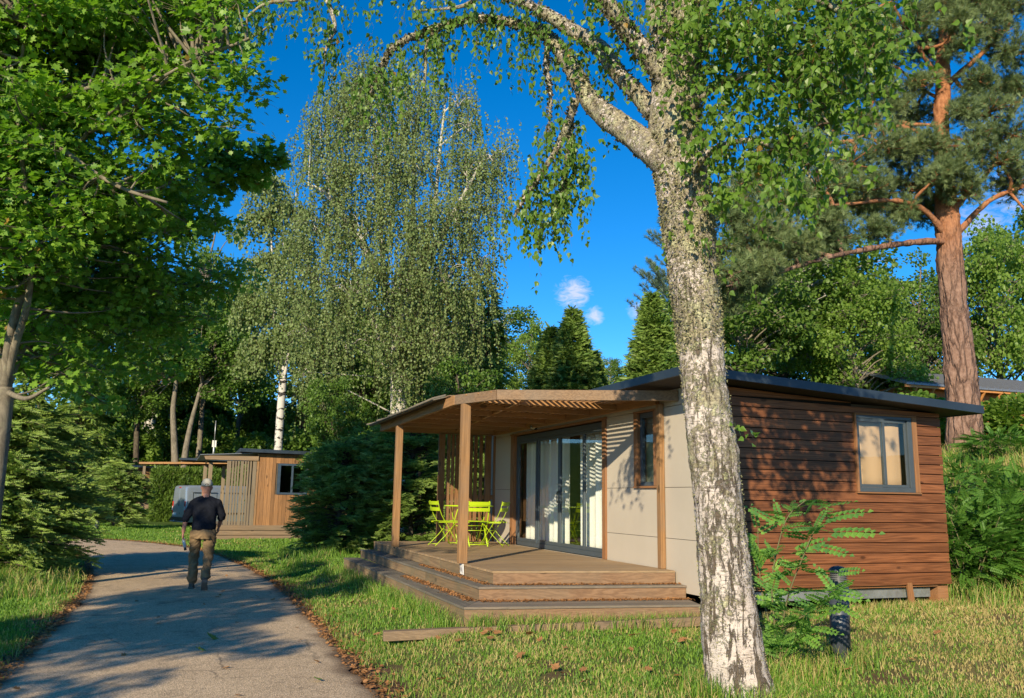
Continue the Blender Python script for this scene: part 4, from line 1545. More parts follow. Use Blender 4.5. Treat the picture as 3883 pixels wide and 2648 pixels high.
def bark(name, c1, c2, sc=(9, 9, 2.2), bs=0.7, lich=0.25):
    a = NT(name)
    n = a.noise(a.coord(sc), 1.5, 7, 0.7, 0.8)
    c = a.mix(a.ramp(n, 0.35, 0.65), c1, c2)
    l = a.noise(a.coord(), 6, 5, 0.7)
    c = a.mix(a.ramp(l, 0.55, 0.66, 0, lich), c, (0.27, 0.27, 0.17))
    return a.done(a.bsdf(c, 0.9, 0.2, 0, n, bs, 0.03))


def pine_bark():
    a = NT('scots_pine_bark')
    tc = a.n('ShaderNodeTexCoord'); sp = a.n('ShaderNodeSeparateXYZ'); a.link(tc.outputs['Object'], sp.inputs[0])
    v1 = a.coord((6.5, 6.5, 1.7))
    wob = a.noise(v1, 1.2, 4, 0.6, 0, 'Color')
    vv = a.n('ShaderNodeMixRGB'); vv.inputs[0].default_value = 0.55
    a.link(v1, vv.inputs[1]); a.link(wob, vv.inputs[2])
    cr = a.voro(vv.outputs[0], 2.0, 'DISTANCE_TO_EDGE')
    crack = a.math('MULTIPLY', a.ramp(cr, 0.0, 0.12, 1, 0), a.ramp(a.noise(a.coord(), 3.0, 4), .35, .6, .15, .9))
    n = a.noise(a.coord((7, 7, 4)), 2.2, 7, 0.7)
    low = a.mix(a.ramp(n, 0.3, 0.7), (0.155, 0.085, 0.06), (0.33, 0.215, 0.165))
    low = a.mix(crack, low, (0.05, 0.03, 0.025))
    hi = a.mix(a.ramp(a.noise(a.coord((6, 6, 3)), 2.6, 6, 0.7), 0.35, 0.65), (0.20, 0.075, 0.032), (0.44, 0.20, 0.095))
    t = a.ramp(a.math('ADD', sp.outputs['Z'], a.math('MULTIPLY', n, 2.0)), 4.8, 7.2, 0, 1, True)
    c = a.mix(t, low, hi)
    h = a.math('ADD', a.math('MULTIPLY', n, 0.5), a.math('MULTIPLY', a.ramp(cr, 0, .2), a.math('SUBTRACT', 1.0, t)))
    return a.done(a.bsdf(c, 0.85, 0.2, 0, h, 0.8, 0.05))


B_HERO = birch_bark('lichened_birch_bark')
B_WHITE = white_birch_bark('white_birch_bark')
B_PALE = bark('pale_birch_bark_far', (0.33, 0.31, 0.27), (0.60, 0.58, 0.53), (4, 4, 3), 0.3, 0.1)
B_GREY = bark('grey_bark', (0.10, 0.085, 0.065), (0.26, 0.23, 0.18))
B_MAPLE = bark('maple_bark', (0.10, 0.085, 0.065), (0.26, 0.225, 0.165), (5, 5, 2), 0.35, 0.3)
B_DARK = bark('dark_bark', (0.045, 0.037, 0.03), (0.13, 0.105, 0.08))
B_TWIG = plain('brown_twig', (0.085, 0.055, 0.035), 0.8)
B_GREEN = plain('green_brown_stem', (0.14, 0.13, 0.06), 0.7)
B_PINE = pine_bark()
LEAF4 = leaf_tpl()
BLOB = blob_tpl()
MAPLE = maple_tpl()
SPRAY = spray_tpl()
BIRCHLEAF = (np.array([(0, 0, 0), (.34, .16, .05), (.40, .36, .06), (.16, .74, .02), (0, 1.05, -.03), (-.16, .74, .02), (-.40, .36, .06), (-.34, .16, .05)]),
             [(0, 1, 2, 3, 4), (0, 4, 5, 6, 7)])


def bez(P, n=14):
    """smooth polyline through control points"""
    P = np.asarray(P, float)
    if len(P) < 3:
        return np.linspace(P[0], P[-1], n)
    out = []
    per = max(2, n // (len(P) - 1))
    for i in range(len(P) - 1):
        p0, p1, p2, p3 = P[max(i - 1, 0)], P[i], P[i + 1], P[min(i + 2, len(P) - 1)]
        for t in np.linspace(0, 1, per, endpoint=False):
            out.append(0.5 * (2 * p1 + (p2 - p0) * t + (2 * p0 - 5 * p1 + 4 * p2 - p3) * t * t + (3 * p1 - p0 - 3 * p2 + p3) * t ** 3))
    out.append(P[-1])
    return np.array(out)


def tubes_thin(mb, S, E, r, m=0):
    """many straight three-sided twigs at once, S->E arrays"""
    S, E = np.asarray(S, float), np.asarray(E, float)
    if len(S) == 0: return
    d = E - S
    ref = np.where(np.abs(d[:, 2:3]) > .9 * np.linalg.norm(d, axis=1)[:, None], [[1., 0, 0]], [[0, 0, 1.]])
    a = np.cross(d, ref); a /= np.linalg.norm(a, axis=1)[:, None] + 1e-9
    b = np.cross(d, a); b /= np.linalg.norm(b, axis=1)[:, None] + 1e-9
    r = np.broadcast_to(r, (len(S),))[:, None]
    o = [a, -.5 * a + .87 * b, -.5 * a - .87 * b]
    V = np.stack([S + r * o[0], S + r * o[1], S + r * o[2], E + .5 * r * o[0], E + .5 * r * o[1], E + .5 * r * o[2]], 1)
    F = np.array([[0, 1, 4, 3], [1, 2, 5, 4], [2, 0, 3, 5]])
    off = np.arange(len(S))[:, None, None] * 6
    mb.add(V.reshape(-1, 3), (F[None] + off).reshape(-1, 4), m, False)


# ================================================================== HERO BIRCH
hb_loc = at(1682, 1600, 6.75); hb_loc[2] = float(gz(hb_loc[0], hb_loc[1])) - .05
hero = thing('lichened_birch', hb_loc, 'thick leaning birch with rough lichened white bark in front of the cabin corner', 'tree')
rg = np.random.default_rng(21)
TR = [(1688, 1600, 6.75, 82), (1672, 1520, 6.75, 71), (1655, 1400, 6.75, 66), (1640, 1250, 6.75, 61), (1628, 1100, 6.75, 58), (1608, 950, 6.75, 56), (1591, 800, 6.75, 54), (1580, 680, 6.75, 57),
      (1567, 560, 6.75, 60), (1556, 460, 6.75, 63), (1543, 370, 6.75, 66), (1532, 300, 6.75, 62), (1535, 220, 6.75, 60), (1540, 120, 6.75, 54), (1548, 20, 6.7, 48), (1560, -120, 6.6, 40), (1575, -320, 6.5, 30)]
def px_r(px, fd): return px / (F_PX * 2324 / 3883) * fd * 1.06
trunk = np.array([at(a, b, c) for a, b, c, _ in TR])
trad = np.array([px_r(w, 6.75) for *_, w in TR]) * np.interp(np.arange(len(TR)), [0, 1, 3, 8, 12], [.95, .86, .86, .92, .92])
trunk[0][2] = hb_loc[2] - .05


def rough_tube(P, R, sides, step, amp, seed=0):
    """densified tube whose surface is pushed in and out like old bark"""
    P = np.asarray(P, float); R = np.asarray(R, float)
    cum = np.concatenate([[0], np.cumsum(np.linalg.norm(np.diff(P, axis=0), axis=1))])
    Q = bez(P, 16 * len(P))
    cq = np.concatenate([[0], np.cumsum(np.linalg.norm(np.diff(Q, axis=0), axis=1))])
    n = max(4, int(cq[-1] / step))
    s = np.linspace(0, cq[-1], n)
    C = np.stack([np.interp(s, cq, Q[:, i]) for i in range(3)], 1)
    RR = np.interp(s / cq[-1] * cum[-1], cum, R)
    m = MB(); m.tube(C, RR, sides, 0, True, True)
    V = m.v[0]
    cen = np.repeat(C, sides, 0)
    d = V - cen
    L = np.linalg.norm(d, axis=1)
    u = d / (L[:, None] + 1e-9)
    disp = np.array([mnoise.fractal(Vector((v[0] * 5 + seed, v[1] * 5, v[2] * 2.2)), 1.0, 2.1, 4) * 1.0 + 0.55 * mnoise.fractal(Vector((v[0] * 28, v[1] * 28 + seed, v[2] * 17)), 0.9, 2.2, 3) for v in V])
    m.v[0] = V + u * (disp * amp)[:, None]
    return m


mb = rough_tube(trunk, trad, 72, 0.022, 0.020)
fl = None
tr_obj = mb.build('trunk', B_HERO, hero)

# limbs from the photograph, all at their own depth
LIMBS = [
    # name, control points (px, py, depth), start px width, end px width
    [(1520, 372, 6.7), (1470, 335, 6.6), (1413, 290, 6.45), (1357, 247, 6.3), (1325, 205, 6.2), (1295, 150, 6.05), (1262, 100, 5.9), (1225, 66, 5.8)],
    [(1225, 66, 5.8), (1187, 57, 5.75), (1130, 46, 5.7), (1073, 42, 5.65), (998, 60, 5.6), (930, 85, 5.55), (885, 115, 5.5), (862, 159, 5.45), (840, 215, 5.4)],
    [(1530, 300, 6.7), (1489, 262, 6.6), (1451, 218, 6.5), (1394, 155, 6.4), (1357, 106, 6.3), (1300, 68, 6.2), (1243, 34, 6.1), (1187, 5, 6.0), (1100, -30, 5.9), (980, -40, 5.8), (850, -25, 5.7), (740, -5, 5.6)],
    [(1535, 230, 6.7), (1496, 159, 6.65), (1432, 83, 6.6), (1390, 23, 6.5), (1340, -60, 6.4), (1280, -160, 6.3)],
    [(1540, 180, 6.7), (1510, 90, 6.75), (1490, 0, 6.8), (1470, -120, 6.9)],
    [(1545, 190, 6.7), (1585, 90, 6.6), (1592, 10, 6.5), (1610, -120, 6.3)],
    # right side boughs carrying the bright leaves
    [(1560, 60, 6.6), (1650, -20, 6.3), (1760, -30, 6.0), (1880, 10, 5.7), (1985, 90, 5.5)],
    [(1560, 250, 6.6), (1630, 190, 6.4), (1720, 170, 6.1), (1810, 200, 5.9), (1880, 280, 5.7)],
    [(1560, 400, 6.6), (1620, 340, 6.4), (1700, 320, 6.2), (1790, 350, 6.0), (1860, 430, 5.85)],
    [(1555, -60, 6.6), (1650, -140, 6.9), (1780, -160, 7.2), (1900, -100, 7.4), (2000, 0, 7.5)],
    # drooping sub branches on the left
    [(1307, 225, 6.2), (1285, 290, 6.1), (1262, 340, 6.0), (1225, 400, 5.95), (1190, 450, 5.9), (1168, 491, 5.85)],
    [(1245, 80, 5.85), (1240, 150, 5.8), (1249, 210, 5.75), (1246, 300, 5.7)],
    [(1297, 250, 6.1), (1290, 350, 6.0), (1275, 430, 5.95), (1262, 470, 5.9)],
    [(998, 60, 5.6), (970, 100, 5.55), (965, 160, 5.5), (962, 215, 5.5)],
    [(740, -5, 5.6), (760, 60, 5.55), (740, 110, 5.5), (735, 160, 5.5)],
    [(740, -8, 5.6), (660, 0, 5.5), (600, 10, 5.4), (560, 40, 5.4)],
    [(1120, -30, 5.9), (1060, 10, 5.8), (1010, 20, 5.75), (940, 25, 5.7)],
]
for _i in (0, 1, 2, 10, 11, 12, 13, 14, 15, 16):
    LIMBS[_i] = [(a_, b_, 6.7 + (6.7 - c_) * .95) for a_, b_, c_ in LIMBS[_i]]
LW = [(34, 13), (12, 3), (24, 5), (26, 14), (30, 20), (26, 16), (18, 4), (12, 3), (11, 3), (20, 6), (10, 3), (7, 2), (7, 2), (7, 2), (6, 2), (7, 2), (6, 2)]
limb_pts = []
for i, (lp, (w0, w1)) in enumerate(zip(LIMBS, LW)):
    P = np.array([at(*q) for q in lp])
    R = px_r(np.linspace(w0, w1, len(P)), float(np.mean([q[2] for q in lp])))
    if i < 6 or i == 9:
        m_ = rough_tube(P, R, 28, 0.03, 0.016 if i != 1 else 0.012, seed=i * 3.1)
    else:
        m_ = rough_tube(P, R, 10, 0.05, 0.006, seed=i * 2.2)
    m_.build('limb', B_HERO, hero)
    limb_pts.append(bez(P, 40))

# lichen and moss tufts on the bark
mb = MB()
def bark_tufts(P, R, n, size, tpl, m, spread=1.0, up=0.0):
    P = np.asarray(P); k = len(P)
    t = rg.uniform(0, k - 1.001, n)
    i = t.astype(int); f_ = (t - i)[:, None]
    C = P[i] * (1 - f_) + P[i + 1] * f_
    Rr = np.interp(t, np.arange(k), R)
    T = P[i + 1] - P[i]; T /= np.linalg.norm(T, axis=1)[:, None]
    q = rnd_unit(n, rg); q -= T * (q * T).sum(1)[:, None]; q /= np.linalg.norm(q, axis=1)[:, None]
    pos = C + q * (Rr * 1.0)[:, None]
    D = q * .75 + rnd_unit(n, rg) * .8 * spread + np.array([0, 0, up])
    scatter(mb, tpl, pos, D, rnd_unit(n, rg), size * rg.uniform(.4, 1.5, n), m)
bark_tufts(trunk[1:14], trad[1:14], 7000, 0.012, LEAF4, 0)
bark_tufts(trunk[6:15], trad[6:15], 7000, 0.019, LEAF4, 0)
bark_tufts(trunk[6:15], trad[6:15], 3000, 0.022, LEAF4, 1, up=-.6)
mb.build('lichen', [L_LICHEN, L_MOSS], hero)
mb = MB()
for i in (0, 1, 2, 3, 4, 5, 10, 11, 12):
    P = np.array([at(*q) for q in LIMBS[i]]); R = px_r(np.linspace(*LW[i], len(P)), 6.0)
    bark_tufts(P, R, 1400 if i < 6 else 350, 0.030 if i < 6 else .028, LEAF4, 1, up=-.3)
    bark_tufts(P, R, 350 if i < 6 else 30, 0.018, LEAF4, 0)
mb.build('lichen', [L_LICHEN, L_MOSS], hero)


def strands(mb, starts, lengths, outdirs, lsize, spacing, tpl, mt_leaf, mt_twig, rng, out=0.35, twig_r=0.0016, hang=0.75, jitter=0.25):
    """hanging birch twigs with leaves along them"""
    n = len(starts)
    K = 7
    tt = np.linspace(0, 1, K)
    side = rnd_unit(n, rng) * jitter
    o = outdirs + side; o[:, 2] *= .4
    # curve: go out, then fall
    P = starts[:, None] + lengths[:, None, None] * (o[:, None] * (out * (1 - (1 - tt) ** 2))[None, :, None] + np.array([0, 0, -1.])[None, None] * (tt ** 1.35)[None, :, None])
    P += rng.normal(size=P.shape) * 0.015 * tt[None, :, None]
    for a in range(K - 1):
        tubes_thin(mb, P[:, a], P[:, a + 1], twig_r * (1 - .6 * a / K), mt_twig)
    # leaves
    cnt = np.maximum(2, (lengths / spacing).astype(int))
    idx = np.repeat(np.arange(n), cnt)
    t = rng.uniform(0.08, 1.0, len(idx)) * (K - 1)
    i = np.minimum(t.astype(int), K - 2); f_ = (t - i)[:, None]
    C = P[idx, i] * (1 - f_) + P[idx, i + 1] * f_
    q = rnd_unit(len(idx), rng)
    pet = q * np.array([1, 1, .4]) * lsize * .45
    D = q * (1 - hang) + np.array([0, 0, -hang]) + rng.normal(size=(len(idx), 3)) * .22
    N = rnd_unit(len(idx), rng); N[:, 2] = np.abs(N[:, 2]) * .6
    tubes_thin(mb, C, C + pet, twig_r * .5, mt_twig)
    scatter(mb, tpl, C + pet, D, N, lsize * rng.uniform(.6, 1.2, len(idx)), mt_leaf)


def strands_on(P, n, rng, lo=0.0, hi=1.0):
    k = len(P)
    t = rng.uniform(lo, hi, n) * (k - 1.001)
    i = t.astype(int); f_ = (t - i)[:, None]
    return P[i] * (1 - f_) + P[i + 1] * f_


mb = MB()
LS = 0.052
spec = {1: (84, .12, .72, .05, 1), 2: (84, .12, .5, .3, 1), 3: (34, .15, .5, .2, 1), 4: (26, .2, .6, .2, 1), 0: (24, .10, .35, .3, 1),
        10: (60, .15, .5, .1, 1), 11: (24, .08, .32, .1, 1), 12: (40, .15, .5, .1, 1), 13: (34, .1, .42, .1, 1), 14: (42, .1, .4, 0, 1), 15: (44, .1, .45, 0, 1), 16: (24, .1, .36, 0, 1)}
for i, (n, l0, l1, lo, hi) in spec.items():
    st = strands_on(limb_pts[i], n, rg, lo, hi)
    st = st + rg.normal(size=st.shape) * np.array([.10, .10, .05])
    strands(mb, st, rg.uniform(l0, l1, n), rnd_unit(n, rg), LS, .030, BIRCHLEAF, 0, 1, rg)
# the fringe hanging at (1210..1320, 450..630)
P = np.array([at(*q) for q in ((1320, 330, 7.3), (1290, 400, 7.4), (1245, 455, 7.4), (1195, 470, 7.5))])
st = strands_on(bez(P, 30), 52, rg) + rg.normal(size=(52, 3)) * .09
strands(mb, st, rg.uniform(.15, .55, 52), rnd_unit(52, rg), LS, .028, BIRCHLEAF, 0, 1, rg)
mb.build('foliage', [L_BIRCH, B_TWIG], hero)
# right crown: bright leaves spread in sprays
mb = MB()
cl = []
for (px, py, d, rr, n) in ((1640, 60, 6.2, .35, 60), (1700, 20, 6.0, .35, 70), (1790, 40, 5.9, .38, 80), (1880, 30, 5.7, .35, 80), (1950, 60, 5.5, .28, 60), (1850, 110, 5.6, .3, 60), (1930, 120, 5.5, .2, 34),
                           (1760, 120, 6.0, .3, 50), (1680, 110, 6.3, .25, 26), (1620, 180, 6.3, .16, 18), (1790, 200, 5.9, .26, 40), (1860, 230, 5.7, .24, 40), (1700, 250, 6.1, .25, 36), (1640, 300, 6.3, .2, 24),
                           (1780, 300, 5.9, .26, 40), (1850, 320, 5.8, .2, 26), (1730, 360, 6.1, .24, 34), (1660, 380, 6.2, .2, 26), (1800, 400, 5.9, .2, 28), (1850, 430, 5.85, .12, 12),
                           (1640, 440, 6.3, .14, 12), (1590, 20, 6.4, .3, 40), (1560, -40, 6.6, .5, 70), (1700, -60, 6.3, .5, 70), (1850, -60, 6.0, .5, 70), (1980, -20, 5.8, .4, 40), (1960, 10, 5.6, .3, 30), (1600, 330, 6.2, .12, 10)):
    c = at(px, py, d)
    n = max(6, int(n * (.85 if py < 160 else .62)))
    st = c + rg.normal(size=(n, 3)) * rr * .6
    strands(mb, st, rg.uniform(.10, .34, n), rnd_unit(n, rg), LS * 1.12, .021, BIRCHLEAF, 0, 1, rg, out=.9, hang=.55)
    # little boughs holding each cluster
    src = trunk[np.argmin(np.abs(trunk[:, 2] - (c[2] + .1)))]
    cand = np.concatenate(limb_pts[6:10])
    j = np.argmin(np.linalg.norm(cand - c, axis=1))
    Pq = bez([cand[j], (cand[j] + c) / 2 + rg.normal(size=3) * .06 + [0, 0, .06], c], 8)
    mb.tube(Pq, np.linspace(.008, .003, len(Pq)), 5, 1)
# ragged twigs straight off the trunk
for k_ in range(16):
    i = rg.integers(7, 14)
    p = trunk[i] + rnd_unit(1, rg)[0] * trad[i] * .6
    st = p + (np.array([-HF[0], -HF[1], 0]) * trad[i] + rg.normal(size=(3, 3)) * .08)
    strands(mb, st, rg.uniform(.15, .45, 3), rnd_unit(3, rg) + np.array([HR[0], HR[1], 0]) * .5, LS, .045, BIRCHLEAF, 0, 1, rg, out=1.0)
mb.build('foliage', [L_BIRCH, B_TWIG], hero)
# a sprig on the trunk at cabin height
mb = MB()
p = at(1655, 968, 6.55)
strands(mb, np.array([p, p]), np.array([.16, .13]), np.array([[HR[0], HR[1], .5]] * 2), LS, .02, BIRCHLEAF, 0, 1, rg, out=1.4, hang=.1)
mb.build('sprig', [L_BIRCH, B_TWIG], hero)


# ================================================================== GENERIC TREE BUILDER
def crown_points(blobs, n, rng, shell=.45):
    """n points in a union of ellipsoids, pushed towards their surfaces"""
    vol = np.array([r[0] * r[1] * r[2] for _, r in blobs]); vol = vol / vol.sum()
    k = rng.choice(len(blobs), n, p=vol)
    u = rnd_unit(n, rng)
    rad = rng.uniform(shell ** 3, 1, n) ** (1 / 3)
    C = np.array([c for c, _ in blobs])[k]; R = np.array([r for _, r in blobs])[k]
    return C + u * rad[:, None] * R


def deciduous(root, name_tr, trunk_pts, trunk_r, blobs, nclump, clump_r, nleaf, lsize, leafm, barkm, rng, tpl=None, minz=None, droop=0.0, shell=.45, flat=.55, branch_r=None, twigs=True, sides=10):
    """trunk + crown meshes under root, world coordinates"""
    tpl = tpl or LEAF4
    TP = bez(trunk_pts, 30)
    TRr = np.linspace(trunk_r[0], trunk_r[1], len(TP)) if len(trunk_r) == 2 else np.interp(np.linspace(0, 1, len(TP)), np.linspace(0, 1, len(trunk_r)), trunk_r)
    mbt = MB()
    mbt.tube(TP, TRr, sides)
    cl = crown_points(blobs, nclump, rng, shell)
    br = branch_r or trunk_r[0] * .28
    zmin = minz if minz is not None else TP[0][2] + (TP[-1][2] - TP[0][2]) * .25
    for c in cl:
        hd = np.hypot(c[0] - TP[:, 0], c[1] - TP[:, 1])
        zt = np.clip(c[2] - hd.min() * rng.uniform(.35, .75), zmin, TP[-1][2])
        i = np.argmin(np.abs(TP[:, 2] - zt))
        s = TP[i]
        L = np.linalg.norm(c - s)
        m = s + (c - s) * .5 + rng.normal(size=3) * L * .06 + np.array([0, 0, L * .08])
        P = bez([s, m, c], 8)
        mbt.tube(P, np.linspace(min(br, TRr[i] * .6), br * .12, len(P)), 5, 0, False)
    mbt.build(name_tr, barkm, root)
    mb = MB()
    per = nleaf // nclump
    idx = np.repeat(np.arange(nclump), per)
    sz = rng.uniform(.7, 1.3, nclump)
    u = rnd_unit(len(idx), rng) * (rng.uniform(0.2, 1, len(idx)) ** .5)[:, None]
    off = u * np.array([1, 1, flat]) * (clump_r * sz[idx])[:, None]
    P = cl[idx] + off
    P[:, 2] -= droop * (off[:, 0] ** 2 + off[:, 1] ** 2)
    D = off + rng.normal(size=P.shape) * clump_r * .6; D[:, 2] -= clump_r * (.25 + droop)
    N = rng.normal(size=P.shape) * .55 + np.array([0, 0, 1.0])
    scatter(mb, tpl, P, D, N, lsize * rng.uniform(.6, 1.25, len(idx)), 0)
    if twigs:
        k = rng.choice(len(idx), min(len(idx), nclump * 7), replace=False)
        tubes_thin(mb, cl[idx[k]], P[k], clump_r * .012, 1)
    mb.build('crown', [leafm, barkm], root)


# ------------------------------------------------------------------ big maple on the left
rg = np.random.default_rng(5)
def B(px, py, d, r, rz=None):
    return (at(px, py, d), (r, r, rz or r))
mloc = at(0, 1000, 13.5)
mloc = np.array([mloc[0], mloc[1], float(gz(mloc[0], mloc[1]))])
maple = thing('broad_maple', mloc, 'big maple with a forked pale trunk and dense star-shaped leaves filling the upper left', 'tree')
tp = [mloc, at(4, 960, 13.5), at(12, 880, 13.5)]
mt = MB()
mt.tube(bez(tp, 12), np.linspace(.145, .13, len(bez(tp, 12))), 16)
forks = [[(12, 885, 13.5), (15, 820, 13.4), (28, 740, 13.2), (55, 650, 13.0), (90, 560, 12.8), (130, 430, 12.5), (200, 300, 12.2), (330, 200, 11.8), (450, 130, 11.5)],
         [(12, 885, 13.5), (-5, 800, 13.6), (-25, 700, 13.8), (-40, 560, 14), (-50, 350, 14.2), (-60, 100, 14.5)],
         [(14, 880, 13.5), (45, 800, 13.8), (80, 730, 14.2), (130, 680, 14.6), (220, 600, 15.2), (330, 520, 16), (430, 440, 16.5)],
         [(14, 870, 13.5), (35, 780, 13.3), (60, 700, 13.0), (70, 600, 12.7), (60, 450, 12.3), (40, 250, 12), (60, 50, 11.6)],
         [(-30, 400, 13.0), (30, 280, 12.5), (100, 250, 12.2), (200, 200, 12), (320, 190, 11.8), (380, 150, 11.7)],
         [(-30, 340, 12.8), (0, 290, 12.4), (60, 270, 12.2), (130, 330, 12), (260, 420, 12), (380, 460, 12)],
         [(16, 890, 13.5), (60, 905, 13.0), (110, 880, 12.6)], [(200, 300, 12.2), (300, 250, 12), (420, 150, 11.8), (560, 90, 11.4), (610, 60, 11.3)],
         [(330, 520, 16), (430, 400, 16), (520, 350, 15.8)]]
mt2 = [bez([at(*q) for q in f_], 24) for f_ in forks]
for q, (a_, b_) in zip(mt2, ((.085, .018), (.09, .03), (.075, .015), (.07, .02), (.055, .015), (.07, .02), (.05, .02), (.045, .012), (.04, .012))):
    mt.tube(q, np.linspace(a_, b_, len(q)), 9)
mt.build('trunk', B_MAPLE, maple)
blobs = [B(60, 60, 12.5, 1.5), B(220, 60, 12.3, 1.3), B(370, 40, 12.0, 1.1), B(480, 90, 11.8, .75), B(575, 100, 11.5, .45), B(615, 55, 11.4, .28), B(530, 20, 11.6, .4),
         B(100, 250, 12.5, 1.6), B(280, 230, 12.5, 1.2), B(400, 230, 12.0, .75), B(500, 195, 11.8, .42), B(470, 300, 12, .5), B(525, 265, 11.8, .30),
         B(100, 430, 12.8, 1.6), B(260, 400, 12.8, 1.2), B(370, 380, 12.5, .8), B(440, 400, 13, .55),
         B(60, 600, 13.5, 1.3), B(200, 580, 14, 1.3), B(330, 540, 14.5, 1.1), B(430, 500, 15, .8), B(470, 590, 15.5, .7),
         B(130, 740, 14.2, 1.1), B(260, 700, 14.8, 1.0), B(370, 680, 15.5, .9), B(60, 780, 13.8, .55), B(180, 830, 14.5, .55), B(20, 500, 12.5, 1.2), B(300, 800, 16, .7),
         B(150, 150, 13.5, 1.5), B(300, 120, 13, 1.2), B(330, 480, 13.5, .9), B(120, 860, 15, .6), B(400, 760, 16.5, .8), B(60, 930, 15.5, .4), B(220, 900, 16, .45), B(420, 20, 12.2, .8), B(-150, 300, 13, 2.2), B(-120, 0, 13, 2.0), B(100, -150, 12.5, 2.0), B(350, -150, 12.2, 1.6)]
cl = crown_points(blobs, 820, rg, .30)
mb = MB()
allp = np.concatenate(mt2)
for c in cl:
    j = np.argmin(np.linalg.norm(allp - c, axis=1) + .3 * np.clip(allp[:, 2] - c[2], 0, 9))
    s = allp[j]; L = np.linalg.norm(c - s)
    P = bez([s, (s + c) / 2 + rg.normal(size=3) * L * .08, c], 6)
    mb.tube(P, np.linspace(.016 + .008 * L, .005, len(P)), 4, 1, False)
per = 84
idx = np.repeat(np.arange(len(cl)), per)
off = rnd_unit(len(idx), rg) * (rg.uniform(.05, 1, len(idx)) ** .5)[:, None] * np.array([.52, .52, .26]) * rg.uniform(.7, 1.25, len(cl))[idx][:, None]
P = cl[idx] + off
D = off + rg.normal(size=P.shape) * .25; D[:, 2] -= .16
N = rg.normal(size=P.shape) * .42 + np.array([-.25, -.3, .9])
scatter(mb, MAPLE, P, D, N, .125 * rg.uniform(.6, 1.2, len(idx)), 0)
k = rg.choice(len(idx), 9000, replace=False)
tubes_thin(mb, cl[idx[k]], P[k], .0035, 1)
mb.build('crown', [L_MAPLE, B_MAPLE], maple)
# small separate bough tips at (480..640, 330..420)
mb = MB()
for (px, py, d, r, n) in ((500, 340, 16, .42, 300), (545, 375, 15.8, .45, 340), (480, 410, 16, .5, 380), (610, 350, 15.6, .30, 200), (575, 400, 15.8, .3, 180), (640, 365, 15.6, .14, 60)):
    c = at(px, py, d)
    P = c + rnd_unit(n, rg) * (rg.uniform(0, 1, n) ** .4)[:, None] * r
    D = P - c + rg.normal(size=P.shape) * .2; D[:, 2] -= .1
    scatter(mb, MAPLE, P, D, rg.normal(size=P.shape) * .4 + [-.2, -.3, .9], .15 * rg.uniform(.6, 1.2, n), 0)
    Pq = bez([at(430, 440, 16.3), (at(430, 440, 16.3) + c) / 2 + [0, 0, .1], c], 6)
    mb.tube(Pq, np.linspace(.03, .008, len(Pq)), 5, 1)
mb.build('bough', [L_MAPLE, B_MAPLE], maple)


# ------------------------------------------------------------------ weeping birches in the middle distance
def weeping(name, base, trunks, lobes, nstr, rng, label, length=(.7, 2.2), lsize=.085, spacing=.085, barkm=None, thick=.18):
    t = thing(name, base, label, 'tree')
    mb = MB()
    tps = []
    for tr in trunks:
        P = bez([base + np.array(q[1:]) if q[0] is None else at(*q) for q in tr], 24)
        mb.tube(P, np.linspace(thick, .035, len(P)), 8)
        tps.append(P)
    allp = np.concatenate(tps)
    vol = np.array([r ** 2 for _, r in lobes]); vol = vol / vol.sum()
    k = rng.choice(len(lobes), nstr, p=vol)
    u = rnd_unit(nstr, rng)
    C = np.array([c for c, _ in lobes])[k]; R = np.array([r for _, r in lobes])[k]
    # many small tufts of strands, so that the crown has clumps and gaps of uneven size
    ncl = nstr // 15
    cc = rng.integers(0, ncl, nstr)
    kk = rng.choice(len(lobes), ncl, p=vol)
    uu_ = rnd_unit(ncl, rng)
    cen = np.array([c for c, _ in lobes])[kk] + uu_ * (rng.uniform(.1, 1.12, ncl) ** .5 * np.array([r for _, r in lobes])[kk])[:, None]
    cen[:, 2] += rng.normal(size=ncl) * .25 + .55
    st = cen[cc] + rng.normal(size=(nstr, 3)) * np.array([.30, .30, .24])
    u = uu_[cc] * .5 + u * .7
    # branches to each lobe and onward to spread points
    for c, r in lobes:
        d = np.linalg.norm(allp - (c - np.array([0, 0, r * .8])), axis=1) + .6 * np.clip(allp[:, 2] - c[2], 0, 9)
        s = allp[np.argmin(d)]
        P = bez([s, (s + c) / 2 + [0, 0, r * .15], c + [0, 0, r * .25]], 8)
        mb.tube(P, np.linspace(min(.07, .02 + r * .03), .015, len(P)), 6, 0, False)
        for _ in range(int(4 + r * 5)):
            v = rnd_unit(1, rng)[0]; v[2] = abs(v[2]) * .8
            e = c + v * r * .9
            Q = bez([c - [0, 0, r * .2], (c + e) / 2 + [0, 0, r * .12], e - [0, 0, r * .1]], 6)
            mb.tube(Q, np.linspace(.025, .006, len(Q)), 4, 0, False)
    mb.build('trunk', barkm or B_PALE, t)
    mb = MB()
    L = rng.uniform(length[0], length[1], nstr) * rng.uniform(.35, 1.15, nstr)
    strands(mb, st, L, u * .8, lsize, spacing, BLOB, 0, 1, rng, out=.28, twig_r=.004, hang=.8)
    mb.build('crown', [L_WEEP, B_TWIG], t)
    return t


